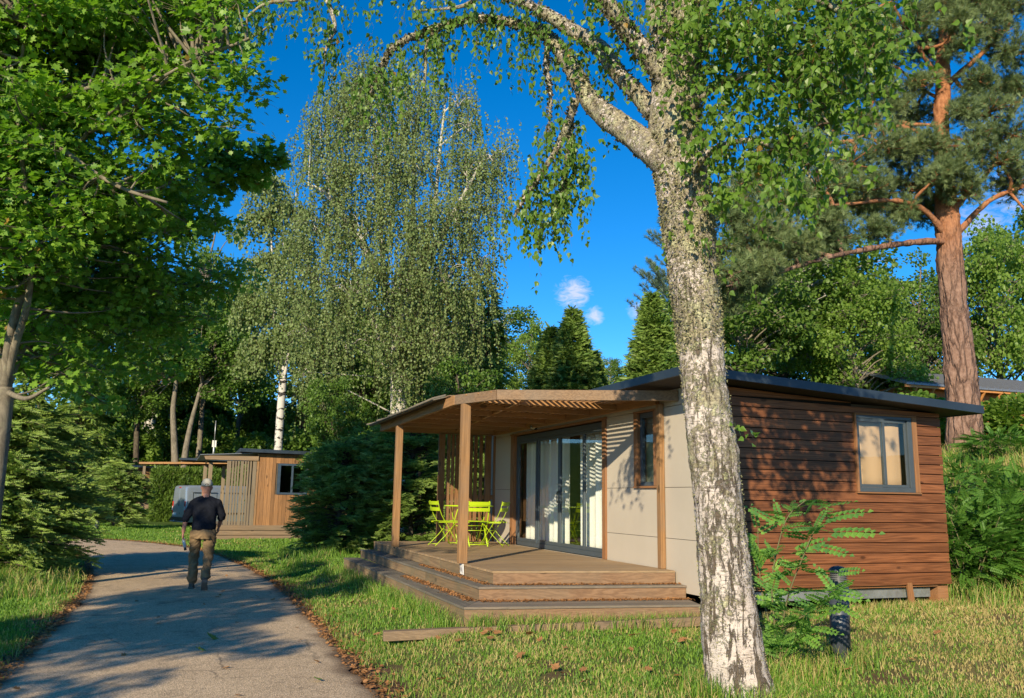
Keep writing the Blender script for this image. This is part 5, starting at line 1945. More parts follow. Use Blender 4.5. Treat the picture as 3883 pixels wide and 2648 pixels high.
rg = np.random.default_rng(11)
def lob(px, py, d, rpx): return (at(px, py, d), rpx * d / 1938)
b0 = at(905, 940, 32); b0[2] = float(gz(b0[0], b0[1]))
weeping('weeping_birch', b0,
        [[(None, 0, 0, 0), (905, 900, 32), (893, 760, 32), (872, 640, 32), (862, 480, 32), (852, 350, 32), (845, 220, 32)],
         [(None, .2, 0, 0), (915, 860, 32), (940, 720, 32), (960, 600, 31.5), (985, 470, 31.5), (1000, 330, 31.5), (1010, 240, 31.5)],
         [(None, -.2, .2, 0), (895, 860, 32.5), (850, 740, 32.5), (800, 600, 32.5), (775, 470, 32.5), (760, 380, 32.5)],
         [(905, 800, 32), (925, 680, 32.8), (935, 520, 33), (940, 380, 33), (935, 270, 33)],
         [(960, 600, 31.5), (1010, 520, 31), (1060, 430, 30.8), (1090, 370, 30.5)],
         [(872, 640, 32), (800, 520, 31.5), (740, 440, 31), (700, 420, 31)]],
        [lob(830, 190, 32, 52), lob(905, 205, 32.5, 45), lob(775, 270, 32, 60), lob(860, 290, 31.5, 70), lob(950, 270, 32, 60), lob(1040, 235, 31.5, 42), lob(1065, 290, 31.5, 45),
         lob(730, 310, 31.5, 45), lob(705, 330, 31, 26), lob(745, 400, 31, 62), lob(850, 400, 31, 75), lob(960, 380, 31, 75), lob(1060, 390, 31, 62), lob(1120, 360, 30.5, 38), lob(1145, 345, 30.5, 22),
         lob(720, 520, 31.5, 60), lob(820, 530, 30.8, 75), lob(930, 520, 30.5, 80), lob(1040, 500, 30.8, 70), lob(1100, 480, 31, 40),
         lob(720, 640, 31.5, 60), lob(800, 670, 30.5, 70), lob(900, 660, 30.2, 75), lob(1010, 630, 30.5, 75), lob(1090, 600, 31, 48),
         lob(700, 760, 32, 55), lob(790, 790, 30.8, 60), lob(890, 790, 30.5, 60), lob(990, 770, 30.8, 65), lob(1070, 740, 31.5, 50), lob(760, 880, 31.5, 32), lob(1030, 850, 31.5, 34), lob(930, 870, 30.8, 28), lob(690, 850, 32, 26)],
        7600, rg, 'tall weeping birch with several white stems and hanging olive-green foliage against the sky', length=(.7, 2.3), lsize=.078, spacing=.085)
b1_ = at(632, 1020, 38); b1_[2] = float(gz(b1_[0], b1_[1]))
t_ = thing('young_birch', b1_, 'slender birch with a black and white banded stem rising behind the small cabin roof', 'tree')
mb = MB()
P = bez([b1_, at(632, 1010, 38), at(638, 920, 38), at(643, 860, 38)], 16)
mb.tube(P, np.linspace(.19, .17, len(P)), 14)
for q in ([(643, 862, 38), (655, 800, 38), (662, 700, 38), (668, 560, 38), (672, 430, 38)], [(643, 862, 38), (625, 800, 38), (622, 680, 38), (615, 520, 38), (612, 400, 38)], [(645, 850, 38), (640, 780, 38), (645, 600, 38), (640, 480, 38)]):
    P = bez([at(*a_) for a_ in q], 20); mb.tube(P, np.linspace(.10, .02, len(P)), 9)
mb.build('trunk', B_WHITE, t_)
lobes = [lob(610, 410, 38, 45), lob(650, 470, 38, 50), lob(590, 490, 38, 45), lob(670, 560, 37, 45), lob(600, 590, 37, 50), lob(640, 660, 37, 55), lob(570, 680, 38, 40), lob(690, 700, 37, 40), lob(640, 760, 37.5, 50), lob(590, 780, 38, 40)]
k = rg.integers(0, len(lobes), 1500)
u = rnd_unit(1500, rg); u[:, 2] = np.abs(u[:, 2]) * .9 - .1
st = np.array([c for c, _ in lobes])[k] + u * (np.array([r for _, r in lobes])[k] * rg.uniform(.2, 1, 1500))[:, None]
mb = MB(); strands(mb, st, rg.uniform(.6, 2.0, 1500), u, .115, .12, BLOB, 0, 1, rg, out=.3, twig_r=.004, hang=.8)
mb.build('crown', [L_WEEP, B_TWIG], t_)


# ------------------------------------------------------------------ conifers
def conifer(root, base, h, prof, nbr, rng, leafm, tipm, barkm, spray=.26, dens=22, lift=.15, sag=.25, tpl=None, trunk_r=.08, wig=.12, zlow=.05, flatN=1.0, leaders=0, tipfrac=.2, jit=.35):
    tpl = tpl or SPRAY
    mb = MB()
    top = base + np.array([0, 0, h])
    P = bez([base, (base + top) / 2 + rng.normal(size=3) * [.05, .05, 0], top], 12)
    mb.tube(P, np.linspace(trunk_r, .012, len(P)), 8)
    zf = rng.uniform(zlow, 1, nbr) ** .9
    az = rng.uniform(0, 2 * np.pi, nbr)
    R = prof(zf) * rng.uniform(1 - wig * 2.2, 1 + wig, nbr)
    s = base + np.stack([zf * 0, zf * 0, zf * h], 1)
    d = np.stack([np.cos(az), np.sin(az), np.full(nbr, lift) + rng.normal(size=nbr) * .08], 1)
    K = 5
    tt = np.linspace(0, 1, K)
    BP = s[:, None] + d[:, None] * (R[:, None] * tt)[:, :, None]
    BP[:, :, 2] += -sag * R[:, None] * (tt ** 2)[None]
    for a in range(K - 1):
        tubes_thin(mb, BP[:, a], BP[:, a + 1], (.012 + .008 * R) * (1 - .2 * a), 0)
    mb.build('trunk', barkm, root)
    cnt = np.maximum(3, (R * dens).astype(int))
    idx = np.repeat(np.arange(nbr), cnt)
    t = rng.uniform(.12, 1.0, len(idx)) ** .7
    q = t * (K - 1); i = np.minimum(q.astype(int), K - 2); f_ = (q - i)[:, None]
    C = BP[idx, i] * (1 - f_) + BP[idx, i + 1] * f_
    fwd = BP[idx, K - 1] - BP[idx, K - 2]; fwd /= np.linalg.norm(fwd, axis=1)[:, None] + 1e-9
    side = np.cross(fwd, [0, 0, 1.]); side /= np.linalg.norm(side, axis=1)[:, None] + 1e-9
    sg = rng.choice([-1, 1], len(idx))[:, None] * rng.uniform(.1, 1.1, len(idx))[:, None]
    D = fwd * .8 + side * sg + rng.normal(size=C.shape) * jit * .5 + np.array([0, 0, .06])
    C = C + rng.normal(size=C.shape) * .03 + side * sg * .06 * (R[idx] * (1 - t))[:, None]
    N = rng.normal(size=C.shape) * jit + np.array([0, 0, flatN])
    S = spray * rng.uniform(.55, 1.15, len(idx)) * (1.15 - .35 * t)
    tip = (t > .82) & (rng.uniform(size=len(idx)) < tipfrac)
    mb = MB()
    scatter(mb, tpl, C[~tip], D[~tip], N[~tip], S[~tip], 0)
    scatter(mb, tpl, C[tip], D[tip] + [0, 0, .25], N[tip], S[tip] * .8, 1)
    mb.build('foliage', [leafm, tipm], root)


TWIG = tuft_tpl(9, 4, .05)
def spruce_twig_tpl():
    """spruce shoot: an axis with short needles in two crossed rows"""
    V, F = [], []
    n = 6
    for pl in (0, 1):
        for s in (-1, 1):
            for i in range(n):
                y = .04 + i / n * .9
                w = .17 * (1 - .55 * i / n)
                o = np.array([s * w, w * .55, 0]) if pl == 0 else np.array([0, w * .55, s * w * .8])
                b = np.array([0, y, 0]); k = len(V)
                V += [b, b + np.array([0, .16, 0]), b + o + np.array([0, .07, 0])]
                F.append((k, k + 1, k + 2))
    k = len(V)
    V += [np.array([-.03, 0, 0]), np.array([.03, 0, 0]), np.array([0, 1.05, 0])]
    F.append((k, k + 1, k + 2))
    return np.array(V), np.array(F)
STW = spruce_twig_tpl()

rg = np.random.default_rng(31)
def conif_thing(name, px, py_base, d, label, xy=None, group=None):
    if xy is None:
        p = at(px, py_base, d); xy = p[:2]
    b = np.array([xy[0], xy[1], float(gz(xy[0], xy[1])) - .03])
    return thing(name, b, label, 'conifer', group), b

ROUND = lambda R, top=.12: (lambda z: R * np.clip(1 - np.abs((z - .38) / .66) ** 2.6, .0, 1) ** .6 + top * (1 - z))
t_, b = conif_thing('spruce_bush', 0, 0, 0, 'broad bushy spruce with pale shoot tips at the left edge of the path', (-3.72, 18.6))
conifer(t_, b, 3.15, ROUND(2.05), 430, rg, L_SPRUCE, L_TIP, B_DARK, spray=.27, dens=34, lift=.42, sag=.35, tpl=STW, tipfrac=.5, zlow=.02)
mb = MB()
for k_ in range(9):
    a_, r_ = rg.uniform(0, 6.28), rg.uniform(.1, .9)
    s = b + [math.cos(a_) * r_, math.sin(a_) * r_, 2.3 - .4 * r_]; e = s + [rg.normal() * .12, rg.normal() * .12, rg.uniform(.9, 1.5) - .4 * r_]
    P = bez([s, (s + e) / 2 + rg.normal(size=3) * .04, e], 6); mb.tube(P, np.linspace(.014, .005, len(P)), 5, 1)
    n = 46; q = rg.uniform(0, 1, n)[:, None]
    C = s * (1 - q) + e * q
    D = rnd_unit(n, rg) * .5 + [0, 0, .8]
    scatter(mb, STW, C, D, rnd_unit(n, rg), .16, 0)
mb.build('leader', [L_TIP, B_DARK], t_)
t_, b = conif_thing('spruce_bush', 0, 0, 0, 'rounded dark spruce bush between the small cabin and the big deck', (3.72, 23.2))
conifer(t_, b, 2.95, ROUND(1.22), 330, rg, L_SPRUCE, L_TIP, B_DARK, spray=.26, dens=34, lift=.35, sag=.3, tpl=STW, tipfrac=.35, zlow=.02)
for x, y, h, R_, lb in ((5.5, 22.6, 3.7, 1.5, 'dark spruce bush directly behind the left porch post of the deck'), (7.2, 20.9, 3.9, 1.45, 'dark spruce bush seen through the upright slats of the deck screen'),
                        (5.1, 26.5, 3.5, 1.3, 'spruce bush rising between the two others behind the deck, in their shade')):
    t_, b = conif_thing('spruce_bush', 0, 0, 0, lb, (x, y))
    conifer(t_, b, h, ROUND(R_), 260, rg, L_SPRUCE, L_TIP, B_DARK, spray=.28, dens=30, lift=.35, sag=.3, tpl=STW, tipfrac=.3, zlow=.02)
t_, b = conif_thing('spruce_bush', 0, 0, 0, 'small spruce bush beyond the far bollard in front of the low brown cabin', (-3.15, 41.5))
conifer(t_, b, 2.7, ROUND(1.35), 230, rg, L_SPRUCE, L_TIP, B_DARK, spray=.28, dens=26, lift=.35, sag=.3, tpl=STW, tipfrac=.3, zlow=.02)

CONE = lambda R: (lambda z: R * (1 - z) ** .75 * (1 - .35 * np.exp(-z * 14)) + .05)
for px, dpt, top, R_, lb in ((1300, 46, 703, 1.5, 'left taller pale-green cypress of the pair against the sky behind the porch roof'), (1250, 47, 745, 1.5, 'shorter cypress touching the left side of the taller one behind the porch roof'),
                             (1483, 44, 668, 1.55, 'single pointed cypress just left of the big birch stem above the cabin roof'), (1345, 50, 800, 1.2, 'low cypress at the right foot of the cypress pair')):
    p = at(px, 900, dpt); b = np.array([p[0], p[1], float(gz(p[0], p[1]))])
    h = at(px, top, dpt)[2] - b[2]
    t_ = thing('cypress', b, lb, 'conifer')
    conifer(t_, b, h, CONE(R_ * 1.6), 1150, rg, L_CYP, L_CYP, B_DARK, spray=.46, dens=16, lift=.55, sag=.35, wig=.10, flatN=.3, jit=.6)
for px, dpt, top, R_, lb in ((1105, 36, 640, 2.2, 'dark spruce standing against the right side of the weeping birch'), (180, 47, 800, 3.2, 'dark drooping spruce in the shade behind the left spruce bush'),
                             (60, 50, 760, 3.0, 'dark spruce farthest left behind the maple stem')):
    p = at(px, 950, dpt); b = np.array([p[0], p[1], float(gz(p[0], p[1]))])
    h = at(px, top, dpt)[2] - b[2]
    t_ = thing('dark_spruce', b, lb, 'conifer')
    conifer(t_, b, h, lambda z, R_=R_: R_ * (1 - z) ** .8 + .1, 420, rg, L_SPRUCE, L_SPRUCE, B_DARK, spray=.5, dens=15, lift=.1, sag=.4, wig=.2, trunk_r=.16)
# young bluish pine behind the birch stem
p = at(1545, 900, 52); b = np.array([p[0], p[1], float(gz(p[0], p[1]))])
h = at(1545, 440, 52)[2] - b[2]
t_ = thing('young_pine', b, 'young blue-green pine half hidden behind the big birch stem', 'conifer')
TUFT = tuft_tpl(13, 2, .03)
conifer(t_, b, h, lambda z: 4.4 * (1 - z) ** .7 * (z > .35) + .2, 150, rg, L_PINEB, L_PINEB, B_DARK, spray=.55, dens=12, lift=.75, sag=-.1, tpl=TUFT, trunk_r=.12, zlow=.4)

# ------------------------------------------------------------------ Scots pine on the bank
rg = np.random.default_rng(41)
pb = at(2192, 1020, 19); pb[2] = float(gz(pb[0], pb[1])) - .1
pine = thing('scots_pine', pb, 'large Scots pine with a plated trunk turning orange above, on the bank behind the cabin', 'tree')
PT = [(2192, 1060, 19, 41), (2190, 1000, 19, 38), (2180, 850, 19, 34), (2165, 700, 19, 30), (2155, 580, 19, 28), (2150, 500, 19, 26), (2145, 400, 19, 20), (2137, 300, 19, 17), (2140, 200, 19, 17), (2142, 100, 19, 15), (2150, 0, 19, 13), (2155, -120, 19, 10), (2160, -260, 19, 6)]
P = np.array([at(a, b_, c) for a, b_, c, _ in PT]); P[0][2] = min(P[0][2], pb[2])
R = np.array([w * 19 / 1938 for *_, w in PT])
rough_tube(P, R, 40, .06, .035, 3).build('trunk', B_PINE, pine)
PL = [([(2155, 550, 19), (2105, 548, 18.6), (2030, 556, 18), (1930, 573, 17.4), (1830, 598, 17), (1740, 628, 16.8), (1650, 650, 16.6)], 9, 2),
      ([(2150, 545, 19), (2125, 505, 18.8), (2085, 470, 18.6), (2020, 455, 18.2), (1940, 462, 17.8), (1850, 470, 17.4)], 9, 2),
      ([(2158, 550, 19), (2190, 510, 19), (2240, 460, 19), (2290, 435, 19), (2360, 410, 19)], 9, 4), ([(2152, 490, 19), (2195, 440, 19.3), (2235, 400, 19.6), (2280, 340, 20)], 9, 3),
      ([(2145, 470, 19), (2100, 430, 19.2), (2040, 410, 19.5), (1970, 400, 19.8)], 7, 2), ([(2138, 288, 19), (2080, 283, 18.8), (2010, 292, 18.5), (1930, 320, 18.2)], 5, 2),
      ([(2137, 320, 19), (2070, 325, 19.2), (2000, 320, 19.4), (1900, 300, 19.8)], 5, 2), ([(2140, 200, 19), (2180, 165, 19), (2230, 120, 19), (2290, 60, 19)], 9, 4),
      ([(2138, 195, 19), (2110, 150, 18.7), (2085, 110, 18.5), (2055, 60, 18.2), (2020, 0, 18)], 7, 3), ([(2140, 150, 19), (2160, 110, 19), (2170, 60, 19.4), (2190, 0, 19.8)], 7, 3),
      ([(2142, 230, 19), (2090, 200, 19.3), (2030, 150, 19.6), (1960, 130, 19.8)], 5, 2), ([(2260, 330, 20.5), (2290, 270, 20.5), (2324, 215, 20.5), (2370, 160, 20.5)], 6, 4),
      ([(2150, 10, 19), (2080, -40, 18.6), (1980, -60, 18)], 7, 3), ([(2155, 0, 19), (2230, -60, 19), (2330, -90, 19)], 7, 3), ([(2290, 435, 19), (2330, 480, 18.8), (2370, 520, 18.5)], 4, 2)]
lp = []
for q, a_, b_ in PL:
    Q = bez([at(*z) for z in q], 30)
    m_ = rough_tube(Q[::3], np.linspace(a_, b_, len(Q[::3])) * 19 / 1938, 10, .12, .02, a_)
    m_.build('limb', B_PINE, pine); lp.append(Q)
allp = np.concatenate(lp)
PADS = [(2000, 330, 18.4, 75), (2060, 360, 18.8, 65), (1930, 370, 18.2, 75), (1860, 420, 17.8, 75), (1960, 430, 18, 60), (2060, 420, 19, 55), (1790, 460, 17.3, 65), (1880, 500, 17.4, 55), (1720, 540, 16.9, 65), (1800, 560, 17, 60), (1900, 540, 17.4, 50),
        (1660, 620, 16.7, 50), (1730, 600, 16.8, 55), (1680, 480, 17.3, 60), (1990, 520, 18, 40), (1620, 560, 17, 50), (1740, 400, 17.8, 55),
        (2210, 330, 18.4, 75), (2270, 370, 18.8, 65), (2240, 260, 18.8, 60), (2300, 310, 19.6, 60), (2170, 380, 18.2, 45), (2310, 420, 19.2, 50), (2190, 430, 18.4, 40),
        (2240, 60, 18.6, 65), (2300, 120, 18.8, 60), (2280, 20, 18.8, 60), (2200, 10, 18.6, 50), (2310, 200, 19.4, 45), (2220, 180, 18.5, 38),
        (2060, 60, 18.2, 60), (2010, 120, 18.6, 60), (2080, 190, 18.8, 42), (1990, 210, 19, 50), (2030, 250, 19, 40), (1950, 60, 18.2, 60), (2110, 20, 18.4, 50), (1960, 280, 18.8, 40), (1900, 170, 18.8, 55), (1870, 280, 19, 55), (1820, 340, 18.4, 45),
        (1700, 420, 17.5, 60), (1650, 500, 17, 55), (1780, 330, 18, 60), (1760, 520, 17.2, 60), (1850, 560, 17.6, 55), (1840, 470, 18.6, 60), (1930, 470, 19, 60), (2010, 470, 19.5, 55), (2090, 480, 19.8, 45), (1700, 640, 17.5, 50), (1640, 680, 17.5, 40), (2080, 270, 20, 50), (1870, 220, 19.5, 50), (2180, 250, 18.3, 34), (2100, 330, 18.2, 40), (2130, 400, 18.0, 36), (2190, 100, 18.2, 40), (2100, 120, 19.8, 50), (2170, 50, 18.0, 30), (2250, 200, 20.5, 50), (2060, 480, 18.6, 40),
        (2000, -40, 18, 80), (2130, -90, 18, 80), (2270, -90, 18, 80)]
mb = MB(); mt = MB()
for (px, py, d, rp) in PADS:
    c = at(px, py, d); r = rp * d / 1938
    j = np.argmin(np.linalg.norm(allp - c, axis=1))
    s = allp[j]
    Q = bez([s, (s + c) / 2 + rg.normal(size=3) * .1, c], 8); mt.tube(Q, np.linspace(.05, .025, len(Q)), 6, 0, False)
    nb = int(9 + r * 18)
    for _ in range(nb):
        v = rnd_unit(1, rg)[0] * np.array([1, 1, .55]); e = c + v * r
        Q = bez([c - v * .1, (c + e) / 2 + rg.normal(size=3) * .06, e], 6); mt.tube(Q, np.linspace(.018, .006, len(Q)), 4, 0, False)
        n = 32
        t = rg.uniform(.30, 1.10, n)[:, None]
        C = c + (e - c) * t + rg.normal(size=(n, 3)) * .10
        D = (e - c) / (np.linalg.norm(e - c) + .01) * .5 + rnd_unit(n, rg) * .6 + [0, 0, .35]
        scatter(mb, TUFT, C, D, rnd_unit(n, rg), .19 * rg.uniform(.7, 1.25, n), 0)
mt.build('branch', B_PINE, pine)
mb.build('foliage', L_PINE, pine)

# ------------------------------------------------------------------ clipped hedge
hd = thing('clipped_hedge', (1.0, 50.6, 0), 'dense clipped conifer hedge behind the van', 'hedge')
n = 21000
x0, x1, y0, y1, zt = -2.05, 5.0, 50.1, 51.5, 2.75
fc = rg.uniform(size=n)
Pp = np.stack([rg.uniform(x0, x1, n), rg.uniform(y0, y1, n), rg.uniform(0, zt, n)], 1)
Nf = np.zeros((n, 3))
a_ = fc < .62; Pp[a_, 1] = y0; Nf[a_] = (0, -1, 0)
b_ = (fc >= .62) & (fc < .86); Pp[b_, 2] = zt; Nf[b_] = (0, 0, 1)
c_ = fc >= .86; Pp[c_, 0] = x0; Nf[c_] = (-1, 0, 0)
Pp += rg.normal(size=Pp.shape) * .06 + .08 * fbm(Pp[:, 0] * 2, Pp[:, 2] * 2, 1.3)[:, None] * Nf
mb = MB()
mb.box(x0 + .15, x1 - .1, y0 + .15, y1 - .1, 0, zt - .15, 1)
scatter(mb, SPRAY, Pp, Nf * .5 + rnd_unit(n, rg) * .5 + [0, 0, .6], Nf + rnd_unit(n, rg) * .6, .20 * rg.uniform(.6, 1.2, n), 0)
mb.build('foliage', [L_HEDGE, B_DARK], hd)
c3.location.y += 2.6
c4.location.y += .3

# ------------------------------------------------------------------ broad-leaved trees behind
rg = np.random.default_rng(51)
def proto(name, label, h, R_, leafm, barkm, nleaf, seed, lsize=.17, stems=1, low=.3, nclump=95, tpl=None):
    r = np.random.default_rng(seed)
    t = thing(name, (0, 0, 0), label, 'tree')
    bl = [((0, 0, h * .62), (R_ * .75, R_ * .75, h * .34))]
    for k in range(9):
        a_ = r.uniform(0, 6.28); zz = r.uniform(low + .08, .9) * h
        rr = R_ * r.uniform(.3, .6) * (1 - .4 * (zz / h))
        bl.append(((math.cos(a_) * (R_ - rr * .6), math.sin(a_) * (R_ - rr * .6), zz), (rr, rr, rr * 1.1)))
    deciduous(t, 'trunk', [(0, 0, -.3), (r.normal() * .15, r.normal() * .15, h * .3), (r.normal() * .3, r.normal() * .3, h * .6), (0, 0, h * .9)], (h * .018, h * .004), [(np.array(c), q) for c, q in bl],
              nclump, R_ * .26, nleaf, lsize, leafm, barkm, r, tpl or BLOB, shell=.35)
    return t
P1 = proto('broadleaf_tree', 'x', 12, 3.6, L_DECID, B_GREY, 15000, 1)
P2 = proto('broadleaf_tree', 'x', 12, 3.2, L_DARK, B_DARK, 14000, 2)
P3 = proto('broadleaf_tree', 'x', 12, 3.8, L_LIGHT, B_GREY, 15000, 3)
P4 = proto('broadleaf_tree', 'x', 12, 3.4, L_DECID, B_PALE, 15000, 4, low=.4)
used = set()
def put(pr, px, d, top, wpx, label, rz=None, name=None):
    p = at(px, 900, d); z0 = float(gz(p[0], p[1])) - .1
    h = at(px, top, d)[2] - z0
    w = wpx / 2 * d / 1938
    base_h, base_r = 12.0, {P1.name: 3.6, P2.name: 3.2, P3.name: 3.8, P4.name: 3.4}[pr.name]
    sc = (w / base_r, w / base_r, h / base_h)
    rz = rg.uniform(0, 6.28) if rz is None else rz
    if pr.name in used:
        copy_tree(pr, (p[0], p[1], z0), rz, label, sc)
    else:
        used.add(pr.name); pr.location = (p[0], p[1], z0); pr.rotation_euler[2] = rz; pr.scale = sc; pr['label'] = label
for a_ in ((P2, 330, 55, 600, 230, 'dark tree whose crown fills the shade right of the maple, above the low brown cabin'),
           (P1, 460, 58, 470, 240, 'mid-green tree whose top shows left of the young birch'),
           (P3, 545, 66, 600, 200, 'yellow-green sunlit tree showing its crown between the maple and the young birch'),
           (P2, 160, 60, 520, 300, 'dark tree deep behind the left spruce bush'),
           (P1, 95, 75, 560, 300, 'broad tree deepest in the gap between the maple stem and the left spruces'),
           (P1, 20, 62, 480, 320, 'broad tree farthest left in the background behind the maple stem'),
           (P2, 700, 60, 650, 240, 'dark tree behind the young birch to its right'),
           (P1, 800, 64, 600, 260, 'mid-green tree behind the left half of the weeping birch'),
           (P2, 960, 62, 620, 260, 'dark tree behind the middle of the weeping birch'),
           (P4, 1090, 66, 700, 220, 'mid-green tree behind the right edge of the weeping birch'),
           (P3, 1205, 60, 712, 130, 'olive-green birch-like tree left of the cypress pair'),
           (P4, 1388, 85, 805, 70, 'small distant round tree in the gap between the cypresses'),
           (P1, 1700, 34, 440, 330, 'leafy tree behind the cabin roof, immediately right of the big birch stem'),
           (P4, 1850, 38, 470, 320, 'leafy tree with pale branching stems above the middle of the cabin roof'),
           (P3, 1950, 36, 560, 260, 'bright green tree left of the pine trunk above the cabin roof'),
           (P1, 2110, 45, 560, 220, 'mid-green tree directly behind the pine trunk'),
           (P3, 2270, 46, 470, 260, 'bright green loose tree at the right edge beyond the pine'),
           (P4, 2400, 50, 430, 260, 'leafy tree just at the right frame edge behind the chalet roof'),
           (P2, 765, 29, 850, 150, 'small dark tree in front of the left foot of the weeping birch'), (P2, 1035, 29, 800, 190, 'small dark tree at the right foot of the weeping birch, above the porch roof'),
           (P2, 810, 41, 720, 210, 'dark low tree filling the gap under the left skirts of the weeping birch'), (P2, 960, 39, 700, 220, 'dark low tree filling the gap under the right skirts of the weeping birch'), (P2, 885, 45, 640, 220, 'dark tree right behind the weeping birch stems'),
           (P2, 1790, 52, 600, 300, 'dark tree filling the gap above the middle of the cabin roof'), (P2, 2040, 54, 620, 260, 'dark tree deep behind the pine limb at the right'),
           (P2, 1580, 48, 620, 200, 'dark tree hidden mostly by the big birch stem')):
    put(*a_)

# two rough-barked trees growing out of the hedge line and the pale clump on the slope
def trunk_tree(px_pts, d, r0, r1, crown, label, leafm, barkm, n, seed, ncl=70, cr=.8, ls=.15, lowz=None):
    r = np.random.default_rng(seed)
    pts = [at(x, y, d) for x, y in px_pts]
    g = float(gz(pts[0][0], pts[0][1]))
    base = np.array([pts[0][0], pts[0][1], min(g, pts[0][2]) - .1])
    t = thing('slender_tree', base, label, 'tree')
    deciduous(t, 'trunk', [base] + pts, (r0, r1), [(at(x, y, d + dd), (w * d / 1938, w * d / 1938, hh * d / 1938)) for x, y, dd, w, hh in crown], ncl, cr, n, ls, leafm, barkm, r, BLOB, minz=lowz or pts[-2][2], shell=.2)
trunk_tree([(397, 1070), (396, 1010), (393, 930), (400, 860), (400, 760)], 49.5, .27, .08, [(360, 800, 0, 90, 90), (430, 820, 1, 80, 70), (330, 900, 1, 55, 45)], 'left of two mottled grey stems rising out of the clipped hedge', L_DARK, B_GREY, 15000, 61)
trunk_tree([(417, 1070), (422, 1020), (434, 960), (450, 900), (470, 820)], 49.3, .25, .07, [(500, 820, 0, 85, 80), (460, 760, 1, 80, 70), (540, 880, 1, 55, 45)], 'right of two mottled grey stems rising out of the clipped hedge, leaning right', L_DARK, B_GREY, 15000, 62)
for i, (xa, xb, w_, lb) in enumerate(((331, 321, .24, 'leftmost bright pale stem of the clump on the slope'), (337, 338, .20, 'middle pale stem of the clump on the slope'), (342, 352, .25, 'right leaning pale stem of the clump on the slope'))):
    trunk_tree([(xa, 1020), ((xa + xb) // 2, 960), (xb, 900), (xb + (xb - xa) // 2, 800)], 62, w_, .09, [(xb, 760, 0, 70, 80)], lb, L_DECID, B_PALE, 4500, 70 + i, ncl=30)

# shrubs covering the slope
def shrub_proto(leafm, seed, ls=.14, n=6500, name='hill_shrub'):
    r = np.random.default_rng(seed)
    t = thing(name, (0, 0, 0), 'x', 'shrub', 'leafy shrubs covering the wooded slope')
    bl = [(np.array([r.normal() * .5, r.normal() * .5, .9 + r.uniform(0, .5)]), (r.uniform(.7, 1.1),) * 3) for _ in range(5)]
    mb = MB()
    cl = crown_points(bl, 46, r, .5)
    cl[:, 2] = np.maximum(cl[:, 2], .15)
    for c in cl:
        P = bez([(0, 0, 0), c * [.45, .45, .6], c], 5); mb.tube(P, np.linspace(.03, .008, len(P)), 4, 0, False)
    mb.build('stem', B_TWIG, t)
    idx = np.repeat(np.arange(46), n // 46)
    off = rnd_unit(len(idx), r) * (r.uniform(.1, 1, len(idx)) ** .5)[:, None] * .42
    mb = MB()
    scatter(mb, BLOB, cl[idx] + off, off + r.normal(size=off.shape) * .25 + [0, 0, -.05], r.normal(size=off.shape) * .5 + [0, 0, 1], ls * r.uniform(.6, 1.2, len(idx)), 0)
    mb.build('foliage', leafm, t)
    return t
SH = [shrub_proto(L_DECID, 81), shrub_proto(L_LIGHT, 82), shrub_proto(L_DARK, 83)]
seen = set()
k_ = 0
for (px, d, rr, kind) in [(230, 52, 1.4, 2), (262, 58, 1.6, 0), (300, 58, 1.3, 1), (355, 60, 1.5, 0), (300, 66, 1.8, 2), (380, 60, 1.4, 0), (420, 62, 1.5, 1), (460, 62, 1.6, 0), (505, 60, 1.5, 1), (550, 60, 1.7, 2), (600, 58, 1.6, 0), (650, 56, 1.7, 0), (700, 56, 1.7, 2), (750, 54, 1.6, 1),
                          (800, 52, 1.7, 0), (850, 50, 1.6, 2), (900, 50, 1.7, 0), (960, 48, 1.6, 1), (1020, 48, 1.7, 0), (1080, 46, 1.7, 2), (1140, 46, 1.8, 0), (1200, 46, 1.9, 1), (1260, 48, 1.8, 0), (1340, 50, 1.8, 0), (1420, 48, 1.8, 2), (1500, 46, 1.8, 0),
                          (420, 70, 2.2, 0), (520, 72, 2.3, 1), (620, 70, 2.3, 0), (720, 66, 2.2, 0), (340, 72, 2.2, 1), (240, 68, 2.2, 0), (120, 56, 2.0, 2), (40, 54, 2.0, 0),
                          (480, 54, 1.3, 0), (560, 53, 1.3, 1), (640, 44, 1.2, 0), (690, 43, 1.2, 2), (590, 48, 1.2, 0), (740, 40, 1.3, 1), (790, 38, 1.2, 0), (830, 34, 1.1, 0)]:
    p = at(px, 1000, d)
    loc = (p[0], p[1], float(gz(p[0], p[1])) - .15)
    lb = '%s slope shrub' % ('mid-green', 'pale yellow-green', 'dark green')[kind]
    lb += ' behind the left spruces' if px < 300 else ' above the hedge and van' if px < 520 else ' behind the small cabin' if px < 720 else ' beneath the weeping birch' if px < 1000 else ' behind the porch roof'
    lb += ', higher up' if d > 63 else ''
    s_ = SH[kind]
    sc = (rr * rg.uniform(.8, 1.1), rr * rg.uniform(.8, 1.1), rr * rg.uniform(.8, 1.15))
    if kind in seen: copy_tree(s_, loc, rg.uniform(0, 6.28), lb, sc)
    else:
        seen.add(kind); s_.location = loc; s_.scale = sc; s_['label'] = lb
_by = {}
for o_s in [o for o in bpy.data.objects if o.parent is None and o.name.startswith('hill_shrub')]:
    _by.setdefault(o_s['label'], []).append(o_s)
for lb_, os_ in _by.items():
    if len(os_) > 1:
        os_.sort(key=lambda o: (o.location[0] * HR[0] + o.location[1] * HR[1]) / (o.location[0] * HF[0] + o.location[1] * HF[1]))
        for i_, o_s in enumerate(os_):
            o_s['label'] = lb_ + ', %s of %s' % (('leftmost', 'second from left', 'third from left', 'fourth from left', 'fifth from left', 'sixth from left')[min(i_, 5)] if i_ < len(os_) - 1 else 'rightmost', ('two', 'three', 'four', 'five', 'six', 'seven')[min(len(os_) - 2, 5)])
